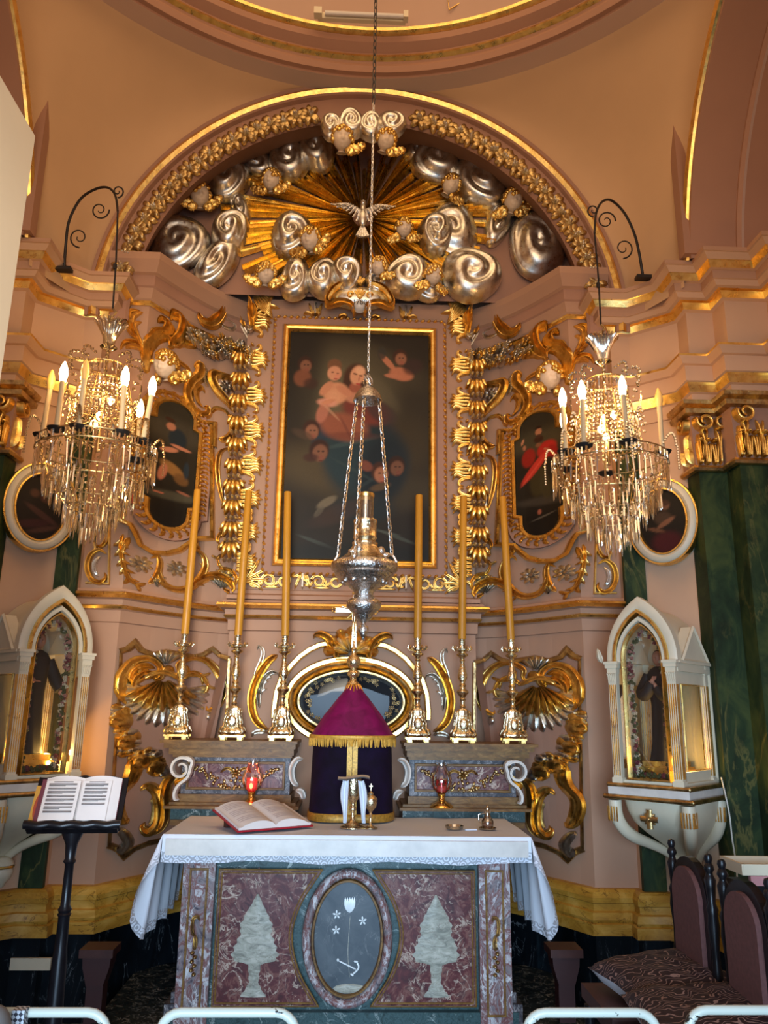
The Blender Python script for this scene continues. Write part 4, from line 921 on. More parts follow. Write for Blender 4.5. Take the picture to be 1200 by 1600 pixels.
    for k, y in enumerate(ys):
        x, z = on_slab(388-0.022*(y-560)*1.0, y); x = .80; f = RF(Plane(4.97), m)
        for s in (-1, 0, 1): f.blob((x+s*.032, z-.005-.0*abs(s)), .058, .022, -PI/2+s*.28, .085-.02*abs(s), 1, 0, 0, 10, 4, .3)
        for s in (-1, 1): f.blob((x+s*.052, z+.02), .04, .014, -PI/2+s*.5, .05, 1, 0, 0, 8, 3)
        for s in (-1, 0, 1): f.blob((x+s*.03, z-.075), .014, .014, 0, .06, 0, 0.01, 1, 8, 3)
        f.build('husk', G2, T_)
    def o8(f):
        f.acan(L(A4, (262, 570), (250, 650), (265, 760), (310, 850), (380, 885)), .045, .05, 6)
        f.strip(L(A4, (420, 715), (470, 705), (480, 760), (455, 830), (410, 865)), [.02, .03, .035, .03], .05, 2)
        f.strip(L(A4, (480, 720), (478, 800), (510, 870), (580, 900), (650, 890), (720, 830), (750, 760), (735, 700), (690, 665), (660, 690)), [.03, .035, .04, .045, .05, .045, .035, .02], .06, 2)
        f.acan(L(A4, (600, 905), (680, 890), (730, 820), (740, 750)), .035, .05, 4)
        f.strip(L(A4, (640, 915), (700, 860), (770, 825), (840, 825), (900, 860), (905, 900), (870, 905), (850, 885)), [.03, .05, .06, .06, .05, .03], .07, 3)
        f.acan(L(A4, (920, 880), (930, 830), (900, 790), (840, 770), (815, 700)), .045, .06, 4)
        f.strip(L(A4, (300, 590), (270, 640), (245, 700)), .03, .04, 2)
        f.strip(L(A4, (700, 610), (690, 640), (720, 660)), .03, .04, 2)
        f.shell(L(A4, (850, 900))[0], .14, PI/2-1.1 if m else 0, PI/2+1.0, 7, .04, 1)
        f.shell(L(A4, (465, 890))[0], .085, PI/2-.5, PI/2+.5, 4, .04, 1)
    orn('foliate_panel', 'gilded foliate C-scrolls under the shaped frame, %s side', o8, m)
    for (x, y, lb) in ((368, 748, 'outer'), (578, 775, 'inner')):
        def o9(f, x=x, y=y): f.flower(L(A4, (x, y))[0], .052, 8, .05, 1, 1, .3)
        orn('silver_flower', lb+' silver flower in the C-scrolls under the shaped frame, %s side', o9, m, group='silver flowers of the retable')
    def o10(f):
        f.strip(L(A4, (110, 520), (150, 520), (172, 580), (140, 640), (100, 640)), [.02, .03, .03, .02], .04, 2); f.strip(L(A4, (85, 600), (100, 650), (90, 690)), .02, .03, 1)
        f.strip(L(A4, (165, 690), (120, 665), (70, 700), (52, 770), (75, 835), (125, 858), (160, 830), (150, 795)), [.025, .03, .035, .035, .03, .02], .05, 2)
        f.strip(L(A4, (130, 700), (95, 740), (95, 790), (120, 820)), [.01, .03, .03, .01], .03, 1, mi=1)
        f.flat(L(A4, (182, 470), (176, 865), (40, 858)), .012, .02)
    orn('pilaster_carving', 'narrow carved panel with a C-scroll beside the slim green pilaster, %s side', o10, m)
    cherub('cherub_head', 'cherub with gold wings on the retable above the %s' % ('man in red robes' if m > 0 else 'crouching bare-legged figure'), 258, 570, lambda a, b: (-on_ret(a, b, .11)[0], on_ret(a, b, .11)[1]), RET, .115, 0, .25*m, ((-1, -.25), (1, -.2)), 'cherub heads of the retable', .11, m)

# ---- lower side panels with shell and fruit
for m in (-1, 1):
    sw = side_words(m)
    T_ = thing('panel_relief', 'mauve panel with gilded scalloped border behind the candlesticks, %s side' % sw, 'panel', (m*1.1, 4.8, .8))
    top_ = L(A7, (115, 155), (165, 140), (210, 100), (250, 150), (330, 178), (420, 160), (520, 178), (600, 195), (660, 180), (722, 142), (770, 185), (832, 205))
    f = RF(RET, m); f.flat(top_, .030, .045); f.build('border', M['gold_old'], T_, False)
    f = RF(RET, m); f.flat(L(A7, (832, 205), (815, 640), (800, 760)), .022, .04); f.build('border', M['gold_old'], T_, False)
    f = RF(RET, m); f.flat(L(A7, (115, 155), (97, 500), (70, 900), (35, 1440)), .012, .03); f.build('border', M['gold_old'], T_, False)
    f = RF(RET, m); f.flat(L(A7, (35, 1440), (95, 1465), (140, 1515), (200, 1465), (300, 1425), (420, 1400)), .028, .04); f.build('border', M['gold_old'], T_, False)
    f = RF(RET, m)
    tl = top_; zbm = L(A7, (35, 1440), (140, 1500), (250, 1440), (420, 1400), (600, 1380))
    U = np.stack([np.interp(np.linspace(0, 1, 12), np.linspace(0, 1, len(tl)), tl[:, 0]), np.interp(np.linspace(0, 1, 12), np.linspace(0, 1, 5), zbm[:, 0])]); V = np.stack([np.interp(np.linspace(0, 1, 12), np.linspace(0, 1, len(tl)), tl[:, 1]), np.interp(np.linspace(0, 1, 12), np.linspace(0, 1, 5), zbm[:, 1])])
    f.put(U, V, np.full_like(U, .006)); f.build('ground', M['plaster_mauve'], T_, False)
    def p1(f):
        f.strip(L(A7, (150, 510), (115, 440), (125, 320), (200, 225), (300, 205), (370, 250), (385, 320), (350, 345), (335, 310)), [.03, .055, .06, .05, .04, .035, .02], .06, 2, .15, .1, .01)
        f.strip(L(A7, (180, 370), (210, 290), (280, 255), (340, 270)), [.02, .04, .05, .03], .05, 3, .1, .2, .01); f.acan(L(A7, (200, 400), (225, 330), (290, 290), (330, 300)), .05, .06, 3, 0, 0, .01)
        f.strip(L(A7, (480, 330), (500, 290), (500, 240), (590, 200), (690, 225), (770, 320), (790, 430), (750, 520), (690, 545), (680, 515)), [.02, .03, .035, .045, .055, .06, .055, .04, .02], .06, 2, .1, .1, .01)
        f.acan(L(A7, (520, 340), (590, 300), (660, 330), (700, 400)), .05, .06, 3, 0, 0, .01)
        f.shell(L(A7, (420, 250))[0], .10, PI/2-.9, PI/2+.9, 5, .05, 1, .02); f.blob(L(A7, (430, 285))[0], .03, .035, 0, .06, 0, .03, 0)
        f.blob(L(A7, (705, 590))[0], .025, .03, 0, .05, 0, .01, 1)
    orn('shell_scrolls', 'pair of thick gilded scrolls framing the shell, %s side', p1, m)
    T_ = thing('shell_ornament', 'gilded scallop shell over a silver fan behind the candlesticks, %s side' % sw, 'shell', (m*1.1, 4.8, 1.5), 'shells')
    c = L(A7, (410, 335))[0]; c2 = L(A7, (425, 420))[0]
    f = RF(RET, m); f.shell(c2, .215, -PI*1.08, PI*.08, 17, .035, 0, .012, .35); f.build('silver_fan', M['silver'], T_)
    f = RF(RET, m); f.shell(c, .205, -PI*.84, -PI*.16, 9, .09, 0, .02); f.strip([(c[0]-.09, c[1]-.01), (c[0], c[1]+.035), (c[0]+.09, c[1]-.01)], .035, .10, 1, .2, .2, .03); f.build('gold_shell', M['gold'], T_)
    def p2(f):
        rr = random.Random(11)
        ctr = [(115, 560), (110, 620), (150, 700), (190, 750), (160, 800), (230, 830), (280, 860), (330, 810), (350, 900), (380, 940)]
        for k, (x, y) in enumerate(ctr):
            for q in range(7):
                c = L(A7, (x+rr.uniform(-38, 38), y+rr.uniform(-36, 36)))[0]
                if q % 3 == 0: f.blob(c, .022, .022, 0, .06, 0, .02, 1 if (k+q) % 2 else 0, 9, 4)
                else: f.blob(c, .034, .024, rr.uniform(0, 3.1), .055, 1, .015, 0 if rr.random() < .7 else 1, 9, 4, .2)
        for x, y in ((355, 930), (265, 880), (165, 760), (120, 620)): f.blob(L(A7, (x, y))[0], .045, .05, 0, .12, 3, .02, 0, 14, 5)
    orn('fruit_garland', 'gilded garland of fruit and leaves below the shell, %s side', p2, m)
    def p3(f):
        f.strip(L(A7, (185, 860), (200, 930), (170, 1010), (105, 1080), (80, 1150), (100, 1240), (145, 1290), (165, 1260)), [.05, .075, .07, .065, .06, .06, .05, .03], .085, 2, .1, .15, .01)
    orn('outer_s_scroll', 'gilded S-scroll beside the pilaster edge low on the retable, %s side', p3, m)
    def p4(f):
        f.strip(L(A7, (240, 1080), (290, 1045), (350, 1080), (380, 1180), (370, 1290), (310, 1350), (260, 1320), (270, 1285)), [.03, .05, .055, .06, .06, .055, .035], .085, 2, .1, .15, .01)
        f.strip(L(A7, (470, 970), (420, 1030), (400, 1120), (405, 1250), (380, 1330), (340, 1370)), [.05, .065, .07, .06, .05, .03], .08, 3, .1, .15, .0)
        f.strip(L(A7, (320, 1120), (340, 1180), (330, 1260), (300, 1310)), [.02, .03, .03, .02], .05, 1, .1, .1, .01, 0, 1)
    orn('inner_s_scroll', 'large gilded double scroll curling beside the altar, %s side', p4, m)
    def p5(f): f.strip(L(A7, (85, 1320), (140, 1370), (165, 1430), (130, 1480), (110, 1450), (130, 1420)), [.02, .04, .045, .035, .02], .06, 1, .1, .1, .01, 0, 1)
    orn('silver_curl', 'silver curl in the lowest point of the panel, %s side', p5, m)

# ---- oval mirror frame above the shelf
oc = (-.002, 1.605)
T_ = thing('oval_mirror', 'thick gilded oval frame with a glazed front above the altar shelf', 'frame', (oc[0], 4.9, 1.4))
def ell(rx, rz, n=64): return [(oc[0]+rx*math.cos(2*PI*i/n), oc[1]+rz*math.sin(2*PI*i/n)) for i in range(n)]
f = RF(SLAB); f.flat(ell(.355, .215), .055, .11, True, prof=[(-1, 0), (-1, .9), (-.5, 1), (0, .95), (.5, .8), (1, .6), (1, 0)]); f.build('outer_ring', M['gold_smooth'], T_)
f = RF(SLAB); f.flat(ell(.395, .255), .045, .06, True); f.build('back_ring', M['gold_smooth'], T_)
f = RF(SLAB); f.flat(ell(.318, .180), .018, .12, True); f.build('inner_ring', M['gold_old'], T_)
m_, nt, b = newmat('dark_mirror_glass'); b.inputs['Base Color'].default_value = (.02, .02, .022, 1); b.inputs['Roughness'].default_value = .03; b.inputs['Specular IOR Level'].default_value = 0.10; M['mirror'] = m_
f = RF(SLAB); f.blob(oc, .315, .178, 0, .004, 0, .045, 0, 48, 4); f.build('glazing', M['mirror'], T_)
f = RF(SLAB); rr = random.Random(2)
for k in range(60):
    a = rr.uniform(0, 2*PI)
    f.flower((oc[0]+.27*math.cos(a)+rr.uniform(-.02, .02), oc[1]+.145*math.sin(a)+rr.uniform(-.012, .012)), .014, 5, .01, 0, 1, a, .05)
f.build('flower_wreath', [M['gold_old'], M['alabaster']], T_)
AC4 = crop(380, 980, 7.5, on_slab)
for m in (-1, 1):
    sw = side_words(m)
    def orn2(name, label, fn, mt=None):
        f = RF(SLAB, m); fn(f); f.build(name, mt or G2, label=label % sw, cat='ornament', group=name.replace('_', ' ')+'s around the oval frame')
    def q1(f):
        f.strip(L(AC4, (400, 320), (290, 400), (180, 560), (110, 740), (95, 900), (130, 1060), (210, 1160), (290, 1200)), [.035, .055, .06, .06, .06, .055, .05, .04], .07, 3, .05, .1)
    orn2('c_scroll', 'long gilded C-scroll flanking the oval frame, %s side', q1)
    def q2(f):
        f.strip(L(AC4, (110, 700), (150, 520), (215, 370), (225, 270), (180, 215), (155, 260)), [.015, .025, .03, .03, .02], .05, 2, .1, .2)
        f.strip(L(AC4, (185, 950), (180, 760), (230, 620), (320, 530), (400, 540), (410, 580)), [.02, .035, .04, .035, .02], .05, 3, .1, .2)
        f.acan(L(AC4, (200, 800), (250, 620), (350, 520)), .03, .045, 4)
    orn2('silver_leaf_spray', 'silver leaf spray growing on the C-scroll, %s side', q2, [M['silver']])
    def q5(f): f.strip(L(AC4, (290, 1240), (200, 1220), (120, 1240), (90, 1290)), [.02, .035, .03, .02], .05, 2)
    orn2('silver_foot_leaf', 'small silver leaf lying at the foot of the C-scroll, %s side', q5, [M['silver']])
    def q3(f): f.flat(L(AC4, (1000, 190), (900, 205), (780, 260), (660, 345), (560, 450), (450, 590), (390, 760), (362, 950), (358, 1060)), .036, .05)
    orn2('arched_band', 'flat gilded arched band around the oval frame, %s side', q3, [M['gold_smooth']])
    def q4(f):
        f.strip(L(AC4, (1095, 370), (1080, 260), (1020, 150), (930, 90), (850, 90), (820, 130)), [.035, .05, .055, .05, .03], .09, 3, .05, .2, .02)
        f.strip(L(AC4, (1090, 380), (1080, 300), (1030, 220), (950, 160)), [.03, .03, .02], .07, 2, .05, .2, .02)
    orn2('top_leaf', 'gilded leaf curling out above the oval frame, %s side', q4)
f = RF(SLAB); c = on_slab(548, 1022); f.shell(c, .175, -.1, PI+.1, 7, .09, 0, .02); f.shell((c[0], c[1]), .13, .1, PI-.1, 6, .05, 1, .06); f.strip([(c[0]-.10, c[1]-.035), (c[0]+.10, c[1]-.035)], .03, .05, 1, .05, .05, .03, 0, 0)
f.build('crest_shell', G2, label='gilded and silver scallop shell behind the crucifix', cat='shell')
# ================================================================== altar, shelf, tabernacle
ALT = Plane(4.10); on_alt = on_plane(4.10)
T_ = thing('altar', 'marble altar with inlaid red panels, cypress shapes and an oval centre', 'altar', (0, 4.4, .15))
mb = MB(); mb.box((0, 4.42, .52), (1.50, .58, .74)); mb.box((0, 4.42, .175), (1.62, .66, .05)); mb.build('body', M['verde_altar'], T_, False)
mb = MB(); mb.box((0, 4.33, .925), (1.70, .74, .07)); mb.build('table_slab', M['white_marble'], T_, False)
for m in (-1, 1):
    mb = MB(); mb.box((m*.705, 4.11, .51), (.15, .06, .72)); mb.build('pilaster', M['breccia'], T_, False)
    f = RF(Plane(4.08), m); f.flat(rect(.665, .19, .745, .81), .010, .006, True); f.build('ochre_border', M['gradine'], T_, False)
    f = RF(Plane(4.08), m)
    f.strip([(.71, .52), (.72, .56), (.715, .60), (.695, .605), (.69, .585)], .018, .03, 2, .1, .2); f.strip([(.705, .53), (.70, .49), (.708, .46)], .022, .025, 2)
    for k in range(6): f.blob((.706+.006*(-1)**k, .45-k*.018), .012, .010, 0, .02, 0, 0, 0, 8, 3)
    f.build('bronze_drop', M['gold_old'], T_)
    mb = MB(); mb.box((m*.79, 4.35, .19), (.08, .5, .08)); mb.box((m*.78, 4.35, .25), (.05, .46, .05)); mb.build('foot', M['grey_breccia'], T_, False)
ax, az0, az1 = .605, .23, .80
def panel_pts(g=0.0):
    c = cr([(.135-g*0, az1-g), (.225+g, .66), (.262+g, .52), (.225+g, .37), (.135, az0+g)], 18)
    return [(ax-g, az0+g), (ax-g, az1-g)]+[tuple(p) for p in c]
for m in (-1, 1):
    f = RF(ALT, m); p = np.array(panel_pts(0.0)); lf = cr([(.135, az1), (.225, .66), (.262, .52), (.225, .37), (.135, az0)], 24)
    U = np.stack([lf[:, 0], np.full(24, ax)]); V = np.stack([lf[:, 1], lf[:, 1]]); f.put(U, V, np.full_like(U, .003)); f.build('red_panel', M['rosso'], T_, False)
    f = RF(ALT, m); pp = [(ax, az0), (ax, az1)]+[tuple(q) for q in lf]; f.flat(pp, .020, .008, True); f.build('ochre_border', M['gradine'], T_, False)
    f = RF(ALT, m); f.flat(pp, .007, .012, True); f.build('dark_fillet', M['rosso_dark'], T_, False)
    f = RF(ALT, m)   # darker chevron and trunk field
    f.flat([(.32, .60), (.425, .755), (.53, .60)], .07, .0045, prof=[(-1, 1), (1, 1)])
    f.build('chevron', M['rosso_dark'], T_, False)
    cx_ = .425
    hw = np.array([.004, .022, .045, .062, .078, .070, .092, .108, .100, .030, .024, .022, .040, .060]); zz = np.array([.70, .665, .625, .59, .56, .53, .485, .44, .412, .40, .35, .32, .29, .262])
    zi = np.linspace(.70, .262, 60); hi = np.interp(-zi, -zz, hw)*(1+.06*np.sin(zi*190))
    f = RF(ALT, m); U = np.stack([cx_-hi, cx_-hi*.5, cx_+0*hi, cx_+hi*.5, cx_+hi], 1); V = np.tile(zi[:, None], (1, 5)); H = np.tile(np.array([.004, .009, .011, .009, .004]), (60, 1)); f.put(U, V, H); f.build('cypress_inlay', M['alabaster'], T_)
OV = (.005, .515)
def ov(rx, rz, n=56): return [(OV[0]+rx*math.cos(2*PI*i/n), OV[1]+rz*math.sin(2*PI*i/n)) for i in range(n)]
f = RF(ALT); f.flat(ov(.192, .278), .042, .045, True, prof=[(-1, 0), (-1, .4), (-.6, .9), (0, 1), (.5, .9), (1, .4), (1, 0)]); f.build('oval_moulding', M['breccia'], T_)
f = RF(ALT); f.flat(ov(.163, .247), .014, .03, True); f.build('ochre_border', M['gradine'], T_)
f = RF(ALT); f.blob(OV, .160, .244, 0, .002, 0, .008, 0, 48, 3); f.build('slate_oval', M['slate'], T_)
AO = lambda x, y: on_alt(220+x/2.857, 1240+y/2.857)
f = RF(ALT)
for (x, y) in ((875, 538), (990, 566), (872, 607)): f.flower(AO(x, y), .021, 5, .006, 0, 0, .4, .009)
c = AO(932, 530)
for a in (-.5, -.25, 0, .25, .5): f.strip([c, (c[0]+.03*math.sin(a*1.3), c[1]+.03), (c[0]+.045*math.sin(a), c[1]+.068)], .018, .006, 1, .2, .4, .009)
f.build('flower_inlay', M['white_inlay'], T_)
f = RF(ALT)
a, b = AO(878, 740), AO(962, 782); f.strip([a, b], .008, .006, 1, .02, .02, .009); f.strip([AO(962, 745), AO(972, 775), AO(940, 808)], .010, .006, 1, .1, .1, .009)
f.strip([AO(950, 745), AO(970, 748)], .010, .006, 1, .1, .1, .009); f.strip([AO(935, 800), AO(950, 810)], .010, .006, 1, .1, .1, .009); f.blob(AO(880, 740), .007, .009, 0, .006, 0, .009)
f.build('anchor_inlay', M['white_inlay'], T_)
f = RF(ALT); f.strip([AO(932, 820), AO(925, 700), AO(935, 540)], .003, .003, 1, .02, .02, .009); f.blob(AO(930, 868), .075, .022, 0, .004, 0, .009); f.build('earth_mound_inlay', M['alabaster'], T_)

# ---- cloth with lace
zt = .978
T_ = thing('altar_cloth', 'white linen cloth with lace edging draped over the altar', 'tablecloth', (0, 4.3, zt))
def cloth_section(part):
    """part 0: cloth, 1: lace"""
    mb = MB(); Fy = 3.985; By = 4.66; X = .868
    # top
    if part == 0:
        u, v = np.meshgrid(np.linspace(-X, X, 60), np.linspace(Fy, By, 16), indexing='ij')
        mb.grid(np.stack([u, v, np.full_like(u, zt)+.0015*np.sin(u*23+v*9)], -1))
    def drop(path, L0, flare, seed):
        # path: list of (x, y, nx, ny, length, out)
        K = len(path); rows = 14; G = np.zeros((K, rows, 3))
        for i, (x, y, nx, ny, ln, out) in enumerate(path):
            a, b = (0.0, ln-.045) if part == 0 else (ln-.045, ln)
            for j in range(rows):
                s = a+(b-a)*j/(rows-1); q = s/max(ln, .01)
                wv = .006*math.sin(i*.55+seed)*q+.004*math.sin(i*1.7)*q
                o = out*q+wv+.004*math.sin(min(1, s/.012)*PI/2)
                G[i, j] = (x+nx*o, y+ny*o, zt-s+(.004 if s == 0 else 0)*0)
        mb.grid(G)
    n = 90; path = [(-X+.0+2*X*i/(n-1), Fy, 0, -1, .118+.006*math.sin(i*.2), .012) for i in range(n)]
    drop(path, .12, 0, 0)
    for m in (-1, 1):
        path = []
        # corner cone: the corner of the cloth falls outwards
        for i in range(13):
            t = i/12; a = t*PI/2; ln = .118+.33*math.sin(PI*min(1, t*1.0)/2)**2.2; out = .02+.10*math.sin(PI*(t*.8+.1))
            path.append((m*X, Fy, m*math.sin(a), -math.cos(a), ln, out))
        for i in range(1, 26):
            t = i/25; path.append((m*X, Fy+(By-Fy)*t, m, 0, .45-.02*t+.01*math.sin(i), .055+.03*math.sin(i*.9)))
        drop(path, .4, 0, m*2)
    return mb
cloth_section(0).build('linen', M['cloth'], T_, 'all')
m_ = bpy.data.materials.new('lace'); m_.use_nodes = True; nt = m_.node_tree; b = nt.nodes['Principled BSDF']; M['lace'] = m_
b.inputs['Base Color'].default_value = (*s2l(222, 226, 236), 1); b.inputs['Roughness'].default_value = .9
v = coords(nt); vo = node(nt, 'ShaderNodeTexVoronoi'); vo.inputs['Scale'].default_value = 26; vo.inputs['Randomness'].default_value = .35; nt.links.new(v, vo.inputs['Vector'])
wv = node(nt, 'ShaderNodeMath', operation='SINE'); ml = node(nt, 'ShaderNodeMath', operation='MULTIPLY'); ml.inputs[1].default_value = 22; nt.links.new(vo.outputs['Distance'], ml.inputs[0]); nt.links.new(ml.outputs[0], wv.inputs[0])
al = ramp(nt, wv.outputs[0], [(.05, (.5, .5, .5)), (.4, (1, 1, 1))]); nt.links.new(al, b.inputs['Alpha'])
cloth_section(1).build('lace_edging', M['lace'], T_, 'all')

# ---- stepped shelf behind (two halves)
for m in (-1, 1):
    T_ = thing('altar_shelf', 'marble altar shelf half with %s, %s side' % ('bronze swag and lit red lamp' if m < 0 else 'bronze swag behind the unlit red lamp', side_words(m)), 'shelf', (m*.65, 4.8, .94))
    cx_, wd = m*.655, .70
    def bx(name, mat, specs):
        mb = MB()
        for (x0, x1, y0, z0, z1) in specs: mb.box((m*(x0+x1)/2, (y0+5.0)/2, (z0+z1)/2), (x1-x0, 5.0-y0, z1-z0))
        mb.build(name, mat, T_, False)
    bx('top_moulding', M['gradine'], [(.30, 1.065, 4.62, 1.362, 1.378), (.31, 1.045, 4.635, 1.335, 1.362), (.32, 1.02, 4.66, 1.30, 1.335), (.33, 1.0, 4.68, 1.285, 1.30)])
    bx('frieze_block', M['grey_breccia'], [(.34, .95, 4.72, 1.085, 1.285)])
    bx('lower_moulding', M['gradine'], [(.33, .975, 4.70, 1.045, 1.085), (.30, 1.0, 4.675, 1.03, 1.045), (.28, 1.02, 4.63, 1.015, 1.03)])
    bx('dark_base', M['verde_altar'], [(.30, .99, 4.68, .955, 1.015)])
    bx('foot_moulding', M['gradine'], [(.30, .985, 4.665, .925, .955)])
    f = RF(Plane(4.72), m); f.flat(rect(.375, 1.115, .915, 1.255), .014, .012, True); f.build('ochre_border', M['gradine'], T_, False)
    f = RF(Plane(4.72), m); U, V = np.meshgrid([.38, .91], [1.12, 1.25]); f.put(U, V, np.full(U.shape, .003)); f.build('red_inset', M['rosso'], T_, False)
    f = RF(Plane(4.72), m); rr = random.Random(9)
    sw = cr([(.41, 1.225), (.47, 1.20), (.55, 1.15), (.645, 1.135), (.74, 1.15), (.82, 1.20), (.885, 1.225)], 60)
    for k, c in enumerate(sw):
        w_ = .010+.014*math.sin(PI*k/59)
        f.blob((c[0]+rr.uniform(-.4, .4)*w_, c[1]+rr.uniform(-1, 1)*w_), rr.uniform(.010, .017), .009, rr.uniform(0, 3), .025, 1, .004, 0, 7, 3)
    f.flower((.645, 1.20), .035, 7, .03, 0, 0, 0, .004)
    for sx in (-1, 1): f.strip([(.645, 1.20), (.645+sx*.05, 1.225), (.645+sx*.09, 1.20)], .018, .02, 2)
    f.build('bronze_swag', M['gold_old'], T_)
    # side volute in white marble
    f = RF(Plane(4.66), m)
    t = np.linspace(0, 1, 40); a = 2.6-t*2*PI*1.35; r = .058*(1-t*.78)+.006
    sp = [(1.0-.0, 1.225)]
    sp = [(.985+.065*1.0-.11+r_*math.cos(a_), 1.225+r_*math.sin(a_)) for r_, a_ in zip(r, a)]
    f.strip(sp, [.022, .020, .016], .05, 1, .03, .05, K=70)
    f.strip([(.88, 1.26), (.895, 1.28), (.93, 1.288)][::-1]+[(.885, 1.235), (.90, 1.18), (.945, 1.14), (.965, 1.10), (.96, 1.065), (.94, 1.06)], [.02, .022, .02, .022], .05, 1, .05, .05)
    f.build('white_volute', M['white_marble'], T_)
    f = RF(Plane(4.68), m); f.strip([(.90, 1.21), (.93, 1.17), (.96, 1.15), (.975, 1.13)], .05, .03, 3); f.build('gilded_leaf', M['gold'], T_)
    f = RF(Plane(4.64), m); f.strip([(.265, 1.285), (.300, 1.28), (.325, 1.23), (.315, 1.17), (.285, 1.14)], [.03, .04, .04, .03], .05, 2, .1, .1); f.strip([(.30, 1.12), (.265, 1.11), (.25, 1.07)], [.03, .04, .03], .05, 2); f.build('inner_volute', M['white_marble'], T_)

# ---- tabernacle canopy
TY = 4.60
T_ = thing('tabernacle_veil', 'dark purple velvet tent veil with gold fringe covering the tabernacle', 'veil', (0, TY, .98))
def sq(r, k=3.2):
    def fn(A, z): return 1/(np.abs(np.cos(A))**k+np.abs(np.sin(A))**k)**(1/k)
    return fn
BX = .010
mb = MB(); mb.lathe([(.232, 0), (.226, .10), (.222, .25), (.218, .36), (.216, .445)], (BX, TY, .985), 64, fn=sq(1)); mb.build('velvet_body', M['purple_body'], T_)
fold = lambda A, z: sq(1)(A, z)*(1+.012*np.cos(A*12))
mb = MB()
mb.lathe([(.238, 1.405), (.233, 1.42), (.198, 1.475), (.165, 1.525), (.125, 1.575), (.085, 1.625), (.05, 1.665), (.032, 1.69)], (BX, TY, 0), 64, fn=lambda A, z: sq(1, 2.6)(A, z)*(1-.03*np.abs(np.cos(A*2+PI/2*0))**12)); mb.build('silk_roof', M['purple_roof'], T_)
mb = MB(); mb.box((BX, TY-.218, 1.17), (.007, .018, .0)) if False else None
for sx in (-1, 1): mb.box((BX+sx*.0145, TY-.2265, 1.185), (.027, .012, .42)); 
mb.build('gold_braid', M['braid'], T_, False)
mb = MB(); mb.lathe([(.236, .985), (.238, .99), (.237, 1.02), (.232, 1.025)], (BX, TY, 0), 64, fn=sq(1)); mb.build('hem_braid', M['braid'], T_)
mb = MB(); fq = sq(1, 2.6)
for k in range(150):
    a = 2*PI*k/150+.002; r = .236*float(fq(np.array([a]), 0)[0]); rr = random.Random(k)
    x, y = BX+r*math.cos(a), TY+r*math.sin(a); dx, dy = rr.uniform(-.004, .004), rr.uniform(-.004, .004)
    mb.tube([(x, y, 1.412), (x+dx, y+dy, 1.39), (x+dx*1.5, y+dy*1.5, 1.362+rr.uniform(-.004, .004))], [.005, .0055, .003], 5)
mb.lathe([(.238, 1.400), (.242, 1.405), (.242, 1.418), (.236, 1.422)], (BX, TY, 0), 64, fn=sq(1, 2.6)); mb.build('fringe', M['fringe'], T_)
mb = MB()
for k in range(16): a = 2*PI*k/16; mb.tube([(BX+.02*math.cos(a), TY+.02*math.sin(a), 1.70), (BX+.036*math.cos(a), TY+.036*math.sin(a), 1.69), (BX+.055*math.cos(a), TY+.055*math.sin(a), 1.655)], [.006, .006, .003], 5)
mb.build('top_tassel', M['gold'], T_)

# ---- crucifix
cx_, cy_ = .006, TY
T_ = thing('crucifix', 'silver and gilt crucifix with a small body on top of the purple veil', 'crucifix', (cx_, cy_, 1.69))
mb = MB(); mb.lathe([(.036, 0), (.032, .012), (.020, .02), (.018, .035), (.034, .05), (.036, .062), (.026, .078), (.016, .085), (.030, .10), (.040, .12), (.040, .138), (.028, .158), (.014, .168), (.012, .19), (.018, .20), (.012, .21), (.010, .26)], (cx_, cy_, 1.695), 20); mb.build('knop', M['silver_gilt'], T_)
Rz = Matrix.Rotation(math.radians(8), 3, 'Z')
mb = MB(); mb.box((cx_, cy_, 2.055), (.026, .014, .30)); mb.box((cx_, cy_, 2.115), (.22, .014, .026), (0, .03, 0)); mb.build('cross', M['silver'], T_, False)
mb = MB()
for (x, z) in ((-.118, 2.12), (.118, 2.112), (0, 2.21)):
    for k in range(5): a = 2*PI*k/5; mb.ball((cx_+x+.014*math.cos(a), cy_, z+.014*math.sin(a)), .008, 7, 5)
for k in range(12):
    a = 2*PI*k/12+.26; 
    if abs(math.cos(a)) > .93 or abs(math.sin(a)) > .93: continue
    mb.tube([(cx_+.01*math.cos(a), cy_, 2.115+.01*math.sin(a)), (cx_+.062*math.cos(a), cy_, 2.115+.062*math.sin(a))], [.010, .003], 5)
mb.build('gilt_rays', M['gold'], T_)
mb = MB(); y = cy_-.02
mb.tube([(cx_, y, 2.128), (cx_+.002, y-.004, 2.105), (cx_, y-.002, 2.075), (cx_, y, 2.05)], [.010, .014, .011, .012], 8)
for sx in (-1, 1):
    mb.tube([(cx_+sx*.008, y, 2.122), (cx_+sx*.04, y, 2.128), (cx_+sx*.075, y+.004, 2.138)], [.0065, .005, .004], 6)
    mb.tube([(cx_+sx*.006, y, 2.052), (cx_+sx*.008, y-.012, 2.01), (cx_+sx*.002, y, 1.965)], [.009, .0075, .004], 6)
mb.ball((cx_+.004, y-.006, 2.145), (.010, .011, .013), 10, 8); mb.build('corpus', M['silver_gilt'], T_)

